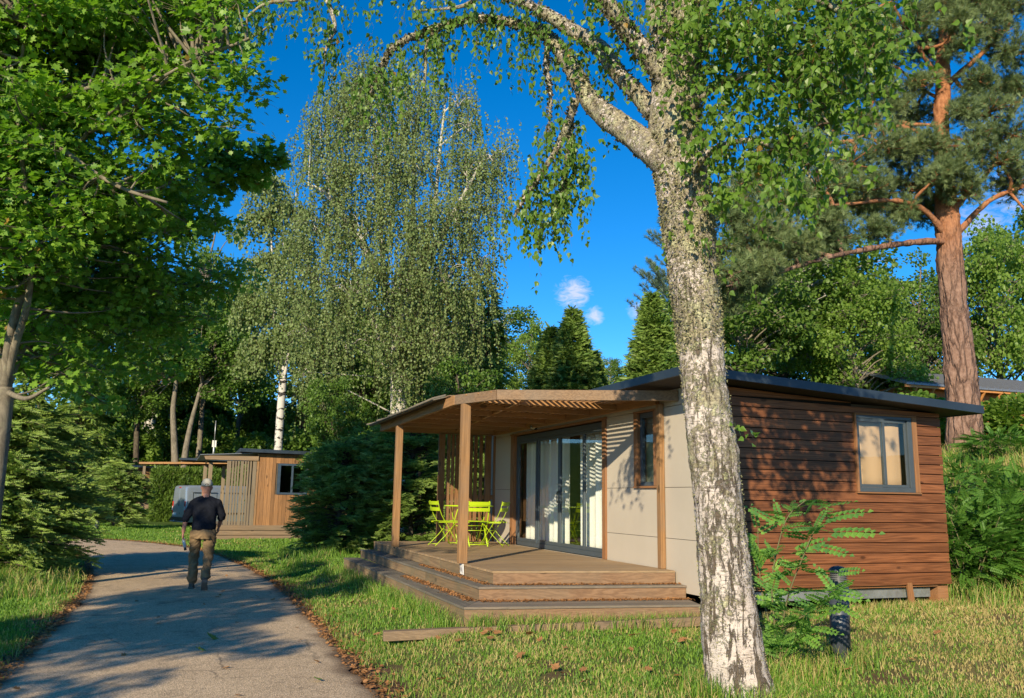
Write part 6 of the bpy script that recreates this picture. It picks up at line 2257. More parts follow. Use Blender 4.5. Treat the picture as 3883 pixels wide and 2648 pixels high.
# grey pole behind the cabins
pl = thing('thin_pole', at(483, 1045, 52), 'thin pale metal pole standing behind the porch roof', 'pole')
a_, b_ = at(483, 1050, 52), at(487, 955, 52)
MB().tube([a_, [a_[0], a_[1], b_[2] - 1.2]], .06, 8).tube([[a_[0], a_[1], b_[2] - 1.25], [a_[0], a_[1], b_[2]]], .03, 8).build('post', M_STEEL, pl)
MB().box(a_[0] - .12, a_[0] + .12, a_[1] - .05, a_[1] + .05, b_[2] - 1.6, b_[2] - 1.2).build('fitting', M_WHITE, pl)


# ================================================================== LOW PLANTS
def pinnate_tpl(pairs=8, w=.065, L=.17):
    V, F = [], []
    k = 0
    V += [(-.006, 0, 0), (.006, 0, 0), (.003, 1, -.16), (-.003, 1, -.16)]; F.append((0, 1, 2, 3))
    for i in range(pairs + 1):
        y = .14 + .84 * i / pairs
        z = -.16 * y * y
        s_ = 1.0 if i < pairs - 1 else .75
        for sd in ((-1, 1) if i < pairs else (0,)):
            dx, dy = (sd * 1.0, .28) if sd else (0, 1)
            k = len(V)
            px_, py_ = -dy, dx
            l, ww = L * s_, w * s_
            V += [(0, y, z), (dx * l * .45 + px_ * ww * .9, y + dy * l * .45 + py_ * ww * .9, z + .015), (dx * l, y + dy * l, z - .02), (dx * l * .45 - px_ * ww * .9, y + dy * l * .45 - py_ * ww * .9, z + .015)]
            F.append((k, k + 1, k + 2, k + 3))
    return np.array(V, float), np.array(F)
PINN = pinnate_tpl(7, .105, .19)
PINN2 = pinnate_tpl(10, .055, .15)
rg = np.random.default_rng(77)

# locust sapling beside the bollard
sb = at(1768, 1515, 7.75); sb[2] = float(gz(sb[0], sb[1])) - .03
sap = thing('locust_sapling', sb, 'bright green feather-leaved sapling growing between the birch stem and the bollard', 'sapling')
stems = [[(1768, 1520, 7.75), (1758, 1420, 7.7), (1752, 1320, 7.65), (1768, 1230, 7.6), (1790, 1170, 7.55), (1830, 1135, 7.5)],
         [(1768, 1520, 7.75), (1775, 1430, 7.6), (1790, 1350, 7.5), (1820, 1270, 7.4), (1850, 1200, 7.35), (1880, 1150, 7.3)],
         [(1768, 1520, 7.75), (1750, 1430, 7.8), (1730, 1350, 7.85), (1722, 1270, 7.9), (1720, 1200, 7.9)],
         [(1775, 1430, 7.6), (1820, 1400, 7.4), (1870, 1370, 7.3), (1900, 1330, 7.25)],
         [(1768, 1500, 7.75), (1800, 1460, 7.6), (1840, 1430, 7.5)], [(1768, 1480, 7.75), (1735, 1450, 7.9)]]
mb = MB(); fl_ = MB()
allst = []
for i, q in enumerate(stems):
    P = np.array([at(*z) for z in q]); 
    if i < 3: P[0] = sb
    P = bez(P, 20); allst.append(P)
    mb.tube(P, np.linspace(.009, .0035, len(P)), 6)
mb.build('stem', B_GREEN, sap)
explicit = [((1852, 1155, 7.4), (1932, 1127, 7.2)), ((1868, 1180, 7.4), (1962, 1150, 7.15)), ((1880, 1210, 7.35), (1990, 1198, 7.1)), ((1771, 1200, 7.6), (1828, 1178, 7.4)), ((1765, 1190, 7.6), (1700, 1145, 7.7)),
            ((1830, 1170, 7.5), (1840, 1130, 7.3)), ((1850, 1240, 7.35), (1925, 1250, 7.1)), ((1900, 1300, 7.3), (1950, 1290, 7.1)), ((1880, 1350, 7.25), (1960, 1352, 7.0)), ((1890, 1370, 7.25), (1955, 1395, 7.05)),
            ((1820, 1300, 7.4), (1900, 1285, 7.15)), ((1790, 1340, 7.5), (1870, 1330, 7.2)), ((1840, 1425, 7.5), (1905, 1430, 7.3)), ((1720, 1200, 7.9), (1705, 1150, 7.9)), ((1800, 1255, 7.5), (1870, 1220, 7.3)),
            ((1730, 1290, 7.85), (1712, 1225, 7.7)), ((1850, 1400, 7.4), (1920, 1365, 7.1)), ((1790, 1380, 7.5), (1860, 1395, 7.3)), ((1770, 1290, 7.6), (1830, 1262, 7.4))]
for a_, b_ in explicit:
    A_, B_ = at(*a_), at(*b_)
    d = B_ - A_; l = np.linalg.norm(d)
    scatter(fl_, PINN, A_[None], d[None], (np.array([0, 0, 1.]) - .5 * np.array([HF[0], HF[1], 0]) + rg.normal(size=3) * .3)[None], max(l, .2), 0)
for P in allst:
    for _ in range(46):
        t = rg.uniform(.10, 1); p = P[int(t * (len(P) - 1))]
        d = rnd_unit(1, rg)[0]; d[2] = abs(d[2]) * .35 + rg.uniform(-.25, .35)
        scatter(fl_, PINN, p[None], d[None], (np.array([0, 0, 1.]) + rg.normal(size=3) * .6)[None], rg.uniform(.09, .25), 0, rg.uniform(.8, 1.15))
fl_.build('foliage', L_LOCUST, sap)

# locust thicket on the bank beyond the cabin end
for i, (px, d, R_, H_, n, lb) in enumerate(((2185, 12.6, .75, 1.55, 300, 'feathery green thicket right against the end of the boarded wall'), (2260, 13.0, .8, 1.35, 300, 'feathery green thicket in the middle of the bank between wall and frame edge'),
                                        (2330, 13.4, .8, 1.45, 260, 'feathery green thicket cut by the right frame edge'), (2205, 15.2, .8, 1.6, 240, 'darker thicket higher on the bank below the pine trunk'),
                                        (2280, 16.8, .7, 1.1, 160, 'low loose bush half way up the bank'), (2150, 14.0, .6, 1.7, 160, 'bush half hidden behind the corner of the boarded wall'),
                                        (2345, 19.5, 1.1, 2.2, 420, 'tall yellow-green bush right of the pine trunk at the frame edge'), (2090, 21.0, 1.0, 1.9, 320, 'broad bush left of the pine trunk behind the roof edge'))):
    p = at(px, 1150, d); b = np.array([p[0], p[1], float(gz(p[0], p[1]))])
    H_ = max(.45, min(H_, at(px, {2185: 1050, 2260: 1045, 2330: 1050, 2205: 1030, 2280: 1015, 2150: 1020, 2345: 885, 2090: 880}[px], d)[2] - b[2]) * .9)
    t = thing('bank_bush', b, lb, 'bush', 'bushes on the bank at the right')
    mb = MB(); st_ = MB()
    for _ in range(9):
        a_ = rg.uniform(0, 6.28); r_ = rg.uniform(.2, .9) * R_
        e = b + [math.cos(a_) * r_, math.sin(a_) * r_, rg.uniform(.5, 1) * H_]
        P = bez([b + rg.normal(size=3) * [.1, .1, 0], (b + e) / 2 + rg.normal(size=3) * .1, e], 8); st_.tube(P, np.linspace(.012, .004, len(P)), 5)
    n = int(n * (2.2 if d < 18 else 12))
    u = rnd_unit(n, rg) * (rg.uniform(.2, 1, n) ** .5)[:, None]
    C = b + u * np.array([R_, R_, H_ * .5]) + [0, 0, H_ * .52]
    D = u + rg.normal(size=(n, 3)) * .4; D[:, 2] = D[:, 2] * .4 + .1
    scatter(mb, PINN if d < 18 else BLOB, C, D, rg.normal(size=(n, 3)) * .5 + [0, 0, 1], rg.uniform(.14, .27, n) * (.5 if d > 18 else 1), 0)
    st_.build('stem', B_GREEN, t)
    mb.build('foliage', L_LOCUSTB if d < 18 else L_LIGHT, t)

# ------------------------------------------------------------------ grass blades
M_GR = leafmat('grass_blade', (0.135, 0.261, 0.033), (0.243, 0.378, 0.052), 0.3, rough=0.5, pscale=1.1)
M_ST = leafmat('straw_blade', (0.324, 0.273, 0.099), (0.504, 0.414, 0.180), 0.25, rough=0.6)
M_GD = leafmat('deep_grass_blade', (0.081, 0.189, 0.027), (0.144, 0.279, 0.040), 0.3, rough=0.5)


def blades(mb, x, y, h, w, mat, rng, lean=.5, z=None):
    n = len(x)
    z = gz(x, y) - .006 if z is None else z
    a = rng.uniform(0, 2 * np.pi, n)
    la = rng.uniform(0, 2 * np.pi, n)
    ln = rng.uniform(.1, 1, n) * lean
    s = np.stack([np.cos(a), np.sin(a), a * 0], 1) * (w * .5)[:, None]
    b = np.stack([x, y, z], 1)
    lv = np.stack([np.cos(la), np.sin(la), la * 0], 1)
    m = b + lv * (ln * h * .35)[:, None] + np.array([0, 0, 1.]) * (h * .6)[:, None]
    t = b + lv * (ln * h)[:, None] + np.array([0, 0, 1.]) * (h * (1 - .25 * ln))[:, None]
    V = np.stack([b - s, b + s, m + s * .75, m - s * .75, t], 1)
    off = np.arange(n)[:, None] * 5
    base = mb.n
    mb.v.append(V.reshape(-1, 3)); mb.n += n * 5
    for mi in np.unique(mat):
        q = off[mat == mi]
        mb.f.append((np.concatenate([q, q + 1, q + 2, q + 3], 1) + base, int(mi), False))
        mb.f.append((np.concatenate([q + 3, q + 2, q + 4], 1) + base, int(mi), False))


def in_poly(x, y, poly):
    c = np.zeros(x.shape, bool)
    n = len(poly)
    for i in range(n):
        x0, y0 = poly[i]; x1, y1 = poly[(i + 1) % n]
        c ^= ((y0 > y) != (y1 > y)) & (x < (x1 - x0) * (y - y0) / (y1 - y0 + 1e-12) + x0)
    return c


def keep(x, y):
    bad = in_poly(x, y, [(2.9, 9.46), (5.9, 9.08), (5.9, 17.4), (2.86, 17.4)])
    bad |= (x > 5.95) & (x < 9.4) & (y > 9.2) & (y < 17.6)
    bad |= (x > .8) & (x < 5.6) & (y > 32.1) & (y < 38)
    bad |= np.hypot(x - hb_loc[0], y - hb_loc[1]) < .22
    return ~bad


rg = np.random.default_rng(90)
N = 760000
u = rg.uniform(size=N)
e_ = 0.42
d = (5.0 ** e_ + u * (46 ** e_ - 5.0 ** e_)) ** (1 / e_)
az = rg.uniform(-36, 36, N) * math.pi / 180
x = d * (HF[0] * np.cos(az) + HR[0] * np.sin(az)); y = d * (HF[1] * np.cos(az) + HR[1] * np.sin(az))
pd = path_dist(x, y)
lit = litter_mask(x, y)
ok = (pd > .02 + .10 * fbm(x, y, 3.1, 2.0) * (d < 14)) & keep(x, y) & (rg.uniform(size=N) > lit * .93) & (rg.uniform(size=N) < np.clip(.72 + .42 * fbm(x, y, 2.3, 8.0), .12, 1))
x, y, d, pd, lit = (q[ok] for q in (x, y, d, pd, lit))
dry = lawn_dry(x, y)
nn = len(x)
patch = np.clip(.5 + .45 * fbm(x, y, 1.7, 6.0), 0, 1)
h = (.020 + .028 * rg.uniform(size=nn) + .022 * patch) * (1 + .5 * smooth(d, 12, 30)) * (1 + .8 * (rg.uniform(size=nn) < .04))
h *= 1 + .7 * smooth(x, 9.3, 11) + .4 * smooth(-x, 1.5, 3.5)
w = .0036 + .00065 * d
mat = np.where(rg.uniform(size=nn) < dry * .75, 1, np.where(rg.uniform(size=nn) < .5, 0, 2))
mb = MB()
blades(mb, x, y, h, w, mat, rg, .9)
def tufts(pts, n, spread, h0, h1, straw=.15, lean=.8):
    P = np.repeat(np.array(pts), n, 0) + rg.normal(size=(len(pts) * n, 2)) * spread
    k = keep(P[:, 0], P[:, 1]) & (path_dist(P[:, 0], P[:, 1]) > .02)
    P = P[k]
    m = np.where(rg.uniform(size=len(P)) < straw, 1, np.where(rg.uniform(size=len(P)) < .5, 0, 2))
    dd = np.hypot(P[:, 0], P[:, 1])
    blades(mb, P[:, 0], P[:, 1], rg.uniform(h0, h1, len(P)), .004 + .0004 * dd, m, rg, lean)
for sgn in (-1, 1):
    tq = rg.uniform(36, 60, 260)
    ww_ = np.interp(tq, cum, PATH_L[:, 2]) + rg.normal(size=260) * .10 + .22
    _T = np.gradient(PATH_L[:, :2], axis=0); _T /= np.linalg.norm(_T, axis=1)[:, None]
    tufts(list(zip(np.interp(tq, cum, PATH_L[:, 0]) + np.interp(tq, cum, _T[:, 1]) * ww_ * sgn, np.interp(tq, cum, PATH_L[:, 1]) - np.interp(tq, cum, _T[:, 0]) * ww_ * sgn)), 30, .07, .03, .11, .3)
line = lambda p, q, n: [(p[0] + (q[0] - p[0]) * t, p[1] + (q[1] - p[1]) * t) for t in np.linspace(0, 1, n)]
tufts([(a + rg.normal() * .05, b + rg.normal() * .06) for a, b in line((2.95, 9.25), (5.75, 8.85), 60)], 50, .06, .06, .24, .3)
tufts([(a + rg.normal() * .05, b) for a, b in line((2.74, 9.4), (2.72, 13), 44)], 46, .07, .06, .25)
tufts([(a + rg.normal() * .07, b) for a, b in line((2.7, 13), (2.7, 17.5), 34)], 30, .08, .06, .2)
tufts(line((2.0, 9.6), (5.6, 9.2), 34), 10, .08, .05, .12, .4)
tufts(line((6.2, 8.85), (9.5, 8.85), 60), 34, .07, .05, .15, .6)
tufts([(hb_loc[0] + .34 * math.cos(a), hb_loc[1] + .34 * math.sin(a)) for a in np.linspace(0, 6.28, 26)], 60, .06, .07, .24, .2)
tufts([(5.6, 6.45), (5.5, 6.6), (5.75, 6.6), (sb[0], sb[1]), (sb[0] - .2, sb[1] - .1), (sb[0] + .25, sb[1]), (sb[0] + .1, sb[1] - .25)], 240, .13, .08, .28, .35)
tufts([(a, b) for a, b in zip(rg.uniform(9.7, 13, 70), rg.uniform(8.6, 12, 70))], 60, .14, .12, .42, .35)
tufts([(a, b) for a, b in zip(rg.uniform(-4.5, -1.9, 60), rg.uniform(14.5, 17.4, 60))], 50, .12, .12, .36, .3)
tufts([(a, b) for a, b in zip(rg.uniform(1.9, 5, 34), rg.uniform(19, 23, 34))], 40, .13, .1, .34, .1)
tufts([(a, b) for a, b in zip(rg.uniform(12, 17, 90), rg.uniform(9.5, 15, 90))], 45, .2, .12, .4, .5)
gr = mb.build('grass', [M_GR, M_ST, M_GD])
tag(gr, 'short mixed green and straw-coloured lawn grass with taller tufts by the steps', 'grass', kind='stuff')

# ------------------------------------------------------------------ fallen leaves
def leafobj(name, mat, seed, sz):
    r = np.random.default_rng(seed)
    V, F = maple_tpl()
    V = V.copy(); V[:, 1] -= .45
    V[:, 2] = .25 * (V[:, 0] ** 2 + V[:, 1] ** 2) * r.uniform(.3, 1.6) + r.normal(size=len(V)) * .03 + .03
    m = MB(); m.add(V * sz, F)
    me = m.mesh(name, mat)
    return me
LM = [leafobj('fallen_leaf', L_FALL, i, .092) for i in range(4)] + [leafobj('fallen_leaf', L_FALLG, 9, .11)]
def put_leaf(x, y, z, kind, sc, label, group):
    o = bpy.data.objects.new('fallen_leaf', LM[kind]); COL.objects.link(o)
    o.location = (x, y, z); o.rotation_euler = (rg.normal() * .25, rg.normal() * .25, rg.uniform(0, 6.28)); o.scale = (sc,) * 3
    tag(o, label, 'leaf', group)
for i in range(64):
    x, y = rg.uniform(1.9, 6.5), rg.uniform(6.2, 9.0)
    if i > 44: x, y = rg.uniform(1.8, 2.7), rg.uniform(8, 14)
    if i > 56: x, y = rg.uniform(6, 10.5), rg.uniform(7, 8.7)
    put_leaf(x, y, float(gz(x, y)) + .045, int(rg.integers(0, 4)), rg.uniform(.6, 1.15), 'curled brown fallen leaf lying in the lawn grass', 'brown leaves on the lawn')
for i in range(34):
    x, y = rg.uniform(-1.4, 1.4), rg.uniform(6.6, 20) 
    put_leaf(x, y, .035, int(rg.integers(0, 4)), rg.uniform(.5, .9), 'brown fallen leaf lying on the open path surface', 'brown leaves on the path')
for (px, py, sc) in ((790, 1395, 1.1), (720, 1545, .8), (480, 1450, 1.3), (455, 1478, 1.0), (1230, 1250, .7)):
    p = at(px, py, 10); q = np.array([0, 0, CAMZ]); dd = p - q; k = -(CAMZ - .03) / dd[2]; h_ = q + dd * k
    put_leaf(h_[0], h_[1], .04, 4, sc, 'fresh green leaf dropped on the grey path', 'green leaves dropped on the path')
for i in range(46):
    t = rg.uniform(0, 1); lv = rg.integers(0, 2)
    S_, z_ = ((S2, .545), (S3, .385))[lv]; Q_ = (DK, S2)[lv]
    if rg.uniform() < .65: a_, b_ = lerp(S_[0], S_[1], t), lerp(Q_[0], Q_[1], t)
    else: a_, b_ = lerp(S_[0], S_[3], t * .5), lerp(Q_[0], Q_[3], t * .5)
    p = lerp(a_, b_, rg.uniform(.6, .9))
    put_leaf(p[0], p[1], z_ + .012, int(rg.integers(0, 4)), rg.uniform(.35, .6), 'small dry leaf caught against a deck step', 'dry leaves on the deck steps')
# fine crumbs of litter along the path edges and steps
mb = MB()
n = 9000
t = rg.uniform(36, 62, n)
sd = rg.choice([-1, 1], n)
o_ = np.interp(t, cum, P_w := PATH_L[:, 2]) + np.abs(rg.normal(size=n)) * .17 - .10
x = np.interp(t, cum, PATH_L[:, 0]) + np.interp(t, cum, Nn[:, 0] * 0 + 0) if False else None
px_ = np.interp(t, cum, PATH_L[:, 0]); py_ = np.interp(t, cum, PATH_L[:, 1])
Tn = np.gradient(PATH_L[:, :2], axis=0); Tn /= np.linalg.norm(Tn, axis=1)[:, None]
nx_ = np.interp(t, cum, Tn[:, 1]); ny_ = np.interp(t, cum, -Tn[:, 0])
x = px_ + nx_ * o_ * sd; y = py_ + ny_ * o_ * sd
z = np.maximum(gz(x, y), .02) + .006
D = rnd_unit(n, rg); D[:, 2] *= .2
scatter(mb, LEAF4, np.stack([x, y, z], 1), D, rg.normal(size=(n, 3)) * .35 + [0, 0, 1], .045 * rg.uniform(.4, 1.3, n), 0)
m_ = 2600
t = rg.uniform(0, 1, m_); t2 = rg.uniform(0, 1, m_)
A2 = np.where((t2 < .6)[:, None], np.array(DK[0]) + (np.array(DK[1]) - DK[0]) * t[:, None], np.array(DK[0]) + (np.array(DK[3]) - DK[0]) * (t[:, None] * .45)) + rg.normal(size=(m_, 2)) * .03 + np.where((t2 < .6)[:, None], [0, -.07], [-.08, 0])
A3 = np.where((t2 < .6)[:, None], np.array(S2[0]) + (np.array(S2[1]) - S2[0]) * t[:, None], np.array(S2[0]) + (np.array(S2[3]) - S2[0]) * (t[:, None] * .45)) + rg.normal(size=(m_, 2)) * .04 + np.where((t2 < .6)[:, None], [0, -.09], [-.09, 0])
D = rnd_unit(m_, rg); D[:, 2] *= .2
scatter(mb, LEAF4, np.column_stack([A2, np.full(m_, .546)]), D, rg.normal(size=(m_, 3)) * .4 + [0, 0, 1], .028 * rg.uniform(.4, 1.3, m_), 0)
scatter(mb, LEAF4, np.column_stack([A3, np.full(m_, .386)]), D, rg.normal(size=(m_, 3)) * .4 + [0, 0, 1], .034 * rg.uniform(.4, 1.3, m_), 0)
lt = mb.build('leaf_litter', L_FALL)
tag(lt, 'brown crumbs of old leaves along the path edges and on the steps', 'leaf litter', kind='stuff')


# ================================================================== MAN
def remesh(parts, name, mat, parent, voxel=.012, smoothn=4):
    """closed shapes melted into one continuous surface"""
    m = MB()
    for q in parts:
        for v in q.v: pass
        base = m.n
        m.v += q.v; m.n += q.n
        m.f += [(f + base, a, b) for f, a, b in q.f]
    me = m.mesh('tmp', mat)
    o = bpy.data.objects.new('tmp', me); COL.objects.link(o)
    r = o.modifiers.new('r', 'REMESH'); r.mode = 'VOXEL'; r.voxel_size = voxel; r.use_smooth_shade = True
    s_ = o.modifiers.new('s', 'SMOOTH'); s_.iterations = smoothn; s_.factor = .5
    dg = bpy.context.evaluated_depsgraph_get()
    dg.update()
    me2 = bpy.data.meshes.new_from_object(o.evaluated_get(dg))
    bpy.data.objects.remove(o)
    me2.name = name
    if not me2.materials: me2.materials.append(mat)
    o2 = bpy.data.objects.new(name, me2); COL.objects.link(o2)
    o2.parent = parent
    return o2


def loft(rings, n=28, ex=2.3):
    """rings (x, y, z, rx, ry): horizontal superellipse sections, capped"""
    a = np.linspace(0, 2 * np.pi, n, endpoint=False)
    c, s = np.cos(a), np.sin(a)
    V = []
    for x, y, z, rx, ry in rings:
        V.append(np.stack([x + rx * np.sign(c) * np.abs(c) ** (2 / ex), y + ry * np.sign(s) * np.abs(s) ** (2 / ex), np.full(n, z)], 1))
    k = len(rings)
    m = MB()
    F = [(i * n + j, i * n + (j + 1) % n, (i + 1) * n + (j + 1) % n, (i + 1) * n + j) for i in range(k - 1) for j in range(n)]
    up = rings[-1][2] > rings[0][2]
    F += [tuple(range(n - 1, -1, -1)), tuple(range((k - 1) * n, k * n))]
    if not up: F = [tuple(reversed(f)) for f in F]
    m.add(np.concatenate(V), F, 0, True)
    return m


def limb(P, R, n=18, sq=1.0):
    P = np.array(P, float); R = list(R)
    d0 = P[0] - P[1]; d0 /= np.linalg.norm(d0); d1 = P[-1] - P[-2]; d1 /= np.linalg.norm(d1)
    Q = [P[0] + d0 * R[0] * .75, P[0] + d0 * R[0] * .45] + list(P) + [P[-1] + d1 * R[-1] * .45, P[-1] + d1 * R[-1] * .75]
    RR = [R[0] * .3, R[0] * .75] + R + [R[-1] * .75, R[-1] * .3]
    m = MB(); m.tube(Q, RR, n, 0, True, True, sq)
    return m


M_SKIN = plain('weathered_skin', (0.40, 0.19, 0.13), .55, .35, vary=.12, scale=18)
M_SHIRT = plain('dark_navy_knit', (0.011, 0.013, 0.020), .9, .15, vary=.35, scale=9, bstr=.5, bdist=.01)
M_TROU = plain('tan_work_cloth', (0.20, 0.135, 0.072), .9, .15, vary=.28, scale=5, bstr=.6, bdist=.012)
M_DPK = plain('dark_pocket_cloth', (0.03, 0.03, 0.035), .9, .1)
M_CAP = plain('pale_cap_cloth', (0.42, 0.40, 0.34), .9, .1, vary=.1)
M_BOOT = plain('dusty_brown_boot', (0.105, 0.085, 0.065), .85, .2, vary=.35, scale=22, bstr=.5)
M_SOLE = plain('pale_boot_sole', (0.15, 0.135, 0.115), .9, .1)
M_CLEAR = plain('clear_grey_plastic', (0.42, 0.46, 0.44), .15, .6)

man = thing('person', (0.20, 15.45, 0.016), 'walking man seen from behind in a dark shirt, tan work trousers and a pale cap', 'person')
# local frame: +y = walking direction, x right, z up; hips sit over the origin
LK = [(-.105, .02, .94), (-.125, .14, .52), (-.130, .13, .10)]      # left leg planted ahead
RK = [(.105, -.01, .94), (.100, .03, .52), (.082, -.27, .18)]     # right leg trailing, heel up
LA = [(-.180, .0, 1.420), (-.285, -.06, 1.18), (-.315, -.02, .935)]
RA = [(.180, .0, 1.435), (.275, .05, 1.20), (.235, .22, 1.02)]
parts = [loft([(0, 0, .88, .15, .11), (0, .0, 1.0, .165, .115), (0, .0, 1.15, .165, .115), (0, .0, 1.30, .185, .12), (0, .0, 1.42, .17, .10), (0, -.005, 1.47, .09, .07)]),
         limb([(0, -.01, 1.42), (0, .0, 1.50), (0, .015, 1.58)], [.075, .064, .062]),
         loft([(0, .02, 1.545, .045, .05), (0, .02, 1.58, .070, .080), (0, .022, 1.64, .078, .096), (0, .02, 1.70, .080, .100), (0, .018, 1.755, .072, .09), (0, .015, 1.79, .045, .055), (0, .015, 1.80, .02, .03)], ex=2.0),
         limb([(0, .11, 1.655), (0, .128, 1.635)], [.014, .016]),            # nose
         limb([(-.02, .105, 1.60), (.02, .105, 1.60)], [.011, .011]),         # mouth
         limb([(-.03, .10, 1.675), (.03, .10, 1.675)], [.014, .014])]         # brow
for s in (-1, 1):
    parts.append(limb([(s * .079, .005, 1.685), (s * .088, -.005, 1.665), (s * .082, .0, 1.635)], [.011, .014, .009]))
    parts.append(limb([(s * .031, .098, 1.662), (s * .031, .101, 1.66)], [.011, .010]))
for A_ in (LA, RA):
    parts.append(limb(A_, [.044, .042, .030]))
for K_ in (LK, RK):
    parts.append(limb(K_, [.085, .058, .042]))
def hand(w, s, d):
    """palm with five separate curled fingers; w wrist, s side (-1 left), d hand direction"""
    w = np.array(w, float); d = np.array(d, float); d /= np.linalg.norm(d)
    f = np.array([0, 1., 0]); f -= d * (f @ d); f /= np.linalg.norm(f)      # towards the front (thumb side)
    inn = np.cross(d, f); inn *= np.sign(inn[0] * -s) or 1                      # towards the body (palm)
    out = [limb([w, w + d * .03, w + d * .085], [.028, .034, .036], sq=.55)]
    for k, (o, L) in enumerate(((.030, .070), (.010, .078), (-.010, .073), (-.029, .058))):
        b = w + d * .085 + f * o
        out.append(limb([b, b + d * L * .42, b + d * L * .68 + inn * L * .28, b + d * L * .62 + inn * L * .60], [.0098, .0092, .0085, .0075], 10))
    b = w + d * .03 + f * .030
    out.append(limb([b, b + f * .026 + d * .028, b + f * .022 + d * .056 + inn * .020], [.013, .0115, .009], 10))
    return out
lh_d = np.array([0, .06, -1.0]); rh_d = np.array([-.1, .35, -.9])
parts += hand(LA[2], -1, lh_d) + hand(RA[2], 1, rh_d)
body = remesh(parts, 'body', M_SKIN, man, .0075, 2)

# hair fringe under the cap
hr = loft([(0, -.012, 1.615, .062, .075), (0, -.008, 1.65, .083, .094), (0, .0, 1.70, .085, .100), (0, .01, 1.72, .082, .10)], ex=2.0)
hr.build('hair', plain('short_grey_hair', (0.20, 0.15, 0.12), .8, vary=.3, scale=60), man) if False else None
# shirt: torso and long sleeves pushed up to the elbows
sh = [loft([(0, -.0, .965, .185, .128), (0, -.004, 1.0, .192, .136), (0, -.004, 1.06, .190, .136), (0, 0, 1.15, .186, .132), (0, 0, 1.25, .196, .132), (0, -.004, 1.34, .208, .130), (0, -.006, 1.42, .200, .112), (0, -.008, 1.475, .135, .088), (0, -.006, 1.50, .082, .074)], 32, 2.4)]
for A_, s in ((LA, -1), (RA, 1)):
    a_, b_, c_ = map(np.array, A_)
    cf = b_ + (c_ - b_) * .22
    sh.append(limb([a_ + [-s * .02, 0, -.01], a_ + [s * .02, 0, -.03], a_ * .85 + b_ * .15, a_ * .5 + b_ * .5, b_, cf], [.070, .074, .075, .069, .064, .058]))
    sh.append(limb([np.array([s * .04, -.008, 1.475]), np.array([s * .12, -.008, 1.455]), np.array([s * .19, -.005, 1.415])], [.060, .062, .060]))
    sh.append(limb([cf - (c_ - b_) * .04, cf + (c_ - b_) * .02], [.063, .058]))
shirt = remesh(sh, 'shirt', M_SHIRT, man, .011, 4)
# cloth folds on shirt and trousers
def folds(o, amp, sc, seed, zlo=-9, zhi=9):
    me = o.data
    n = len(me.vertices)
    co = np.empty(n * 3, np.float32); me.vertices.foreach_get('co', co); co = co.reshape(-1, 3)
    no = np.empty(n * 3, np.float32); me.vertices.foreach_get('normal', no); no = no.reshape(-1, 3)
    dsp = np.array([mnoise.fractal(Vector((c[0] * sc[0] + seed, c[1] * sc[1], c[2] * sc[2] + .8 * abs(c[0]) * sc[2])), 1.0, 2.0, 3) for c in co])
    wgt = np.clip((co[:, 2] - zlo) / .1, 0, 1) * np.clip((zhi - co[:, 2]) / .1, 0, 1)
    co += no * (dsp * amp * wgt)[:, None]
    me.vertices.foreach_set('co', co.ravel()); me.update()
folds(shirt, .016, (5, 5, 9), 2.0)
# trousers
tr = [loft([(0, .0, 1.0, .172, .122), (0, .0, .95, .178, .132), (0, -.012, .88, .182, .145), (0, -.008, .82, .178, .138)], 32, 2.3)]
def leg_shape(K_, r):
    a_, b_, c_ = map(np.array, K_)
    return [limb([a_ + [0, 0, -.02], a_ * .6 + b_ * .4, b_, b_ * .5 + c_ * .5, b_ * .12 + c_ * .88], r)]
tr += leg_shape(LK, [.108, .100, .082, .078, .082]) + leg_shape(RK, [.108, .100, .082, .076, .080])
trou = remesh(tr, 'trousers', M_TROU, man, .011, 3)
folds(trou, .022, (6, 6, 13), 5.0)
# belt loop line, back pockets and side pockets
for s in (-1, 1):
    m = MB()
    y = -.172
    m.hexa([(s * .05, y - .004, .875), (s * .135, y + .030, .885), (s * .135, y + .05, .885), (s * .05, y + .02, .875), (s * .045, y + .012, .935), (s * .150, y + .045, .955), (s * .150, y + .06, .955), (s * .045, y + .03, .935)])
    m.build('pocket', M_DPK, man, bevel=.004)
m = MB(); m.box(.150, .212, -.085, .03, .64, .715); m.build('pocket', M_DPK, man, bevel=.01)
m = MB(); m.box(-.226, -.165, -.06, .035, .62, .675); m.build('pocket', M_DPK, man, bevel=.01)
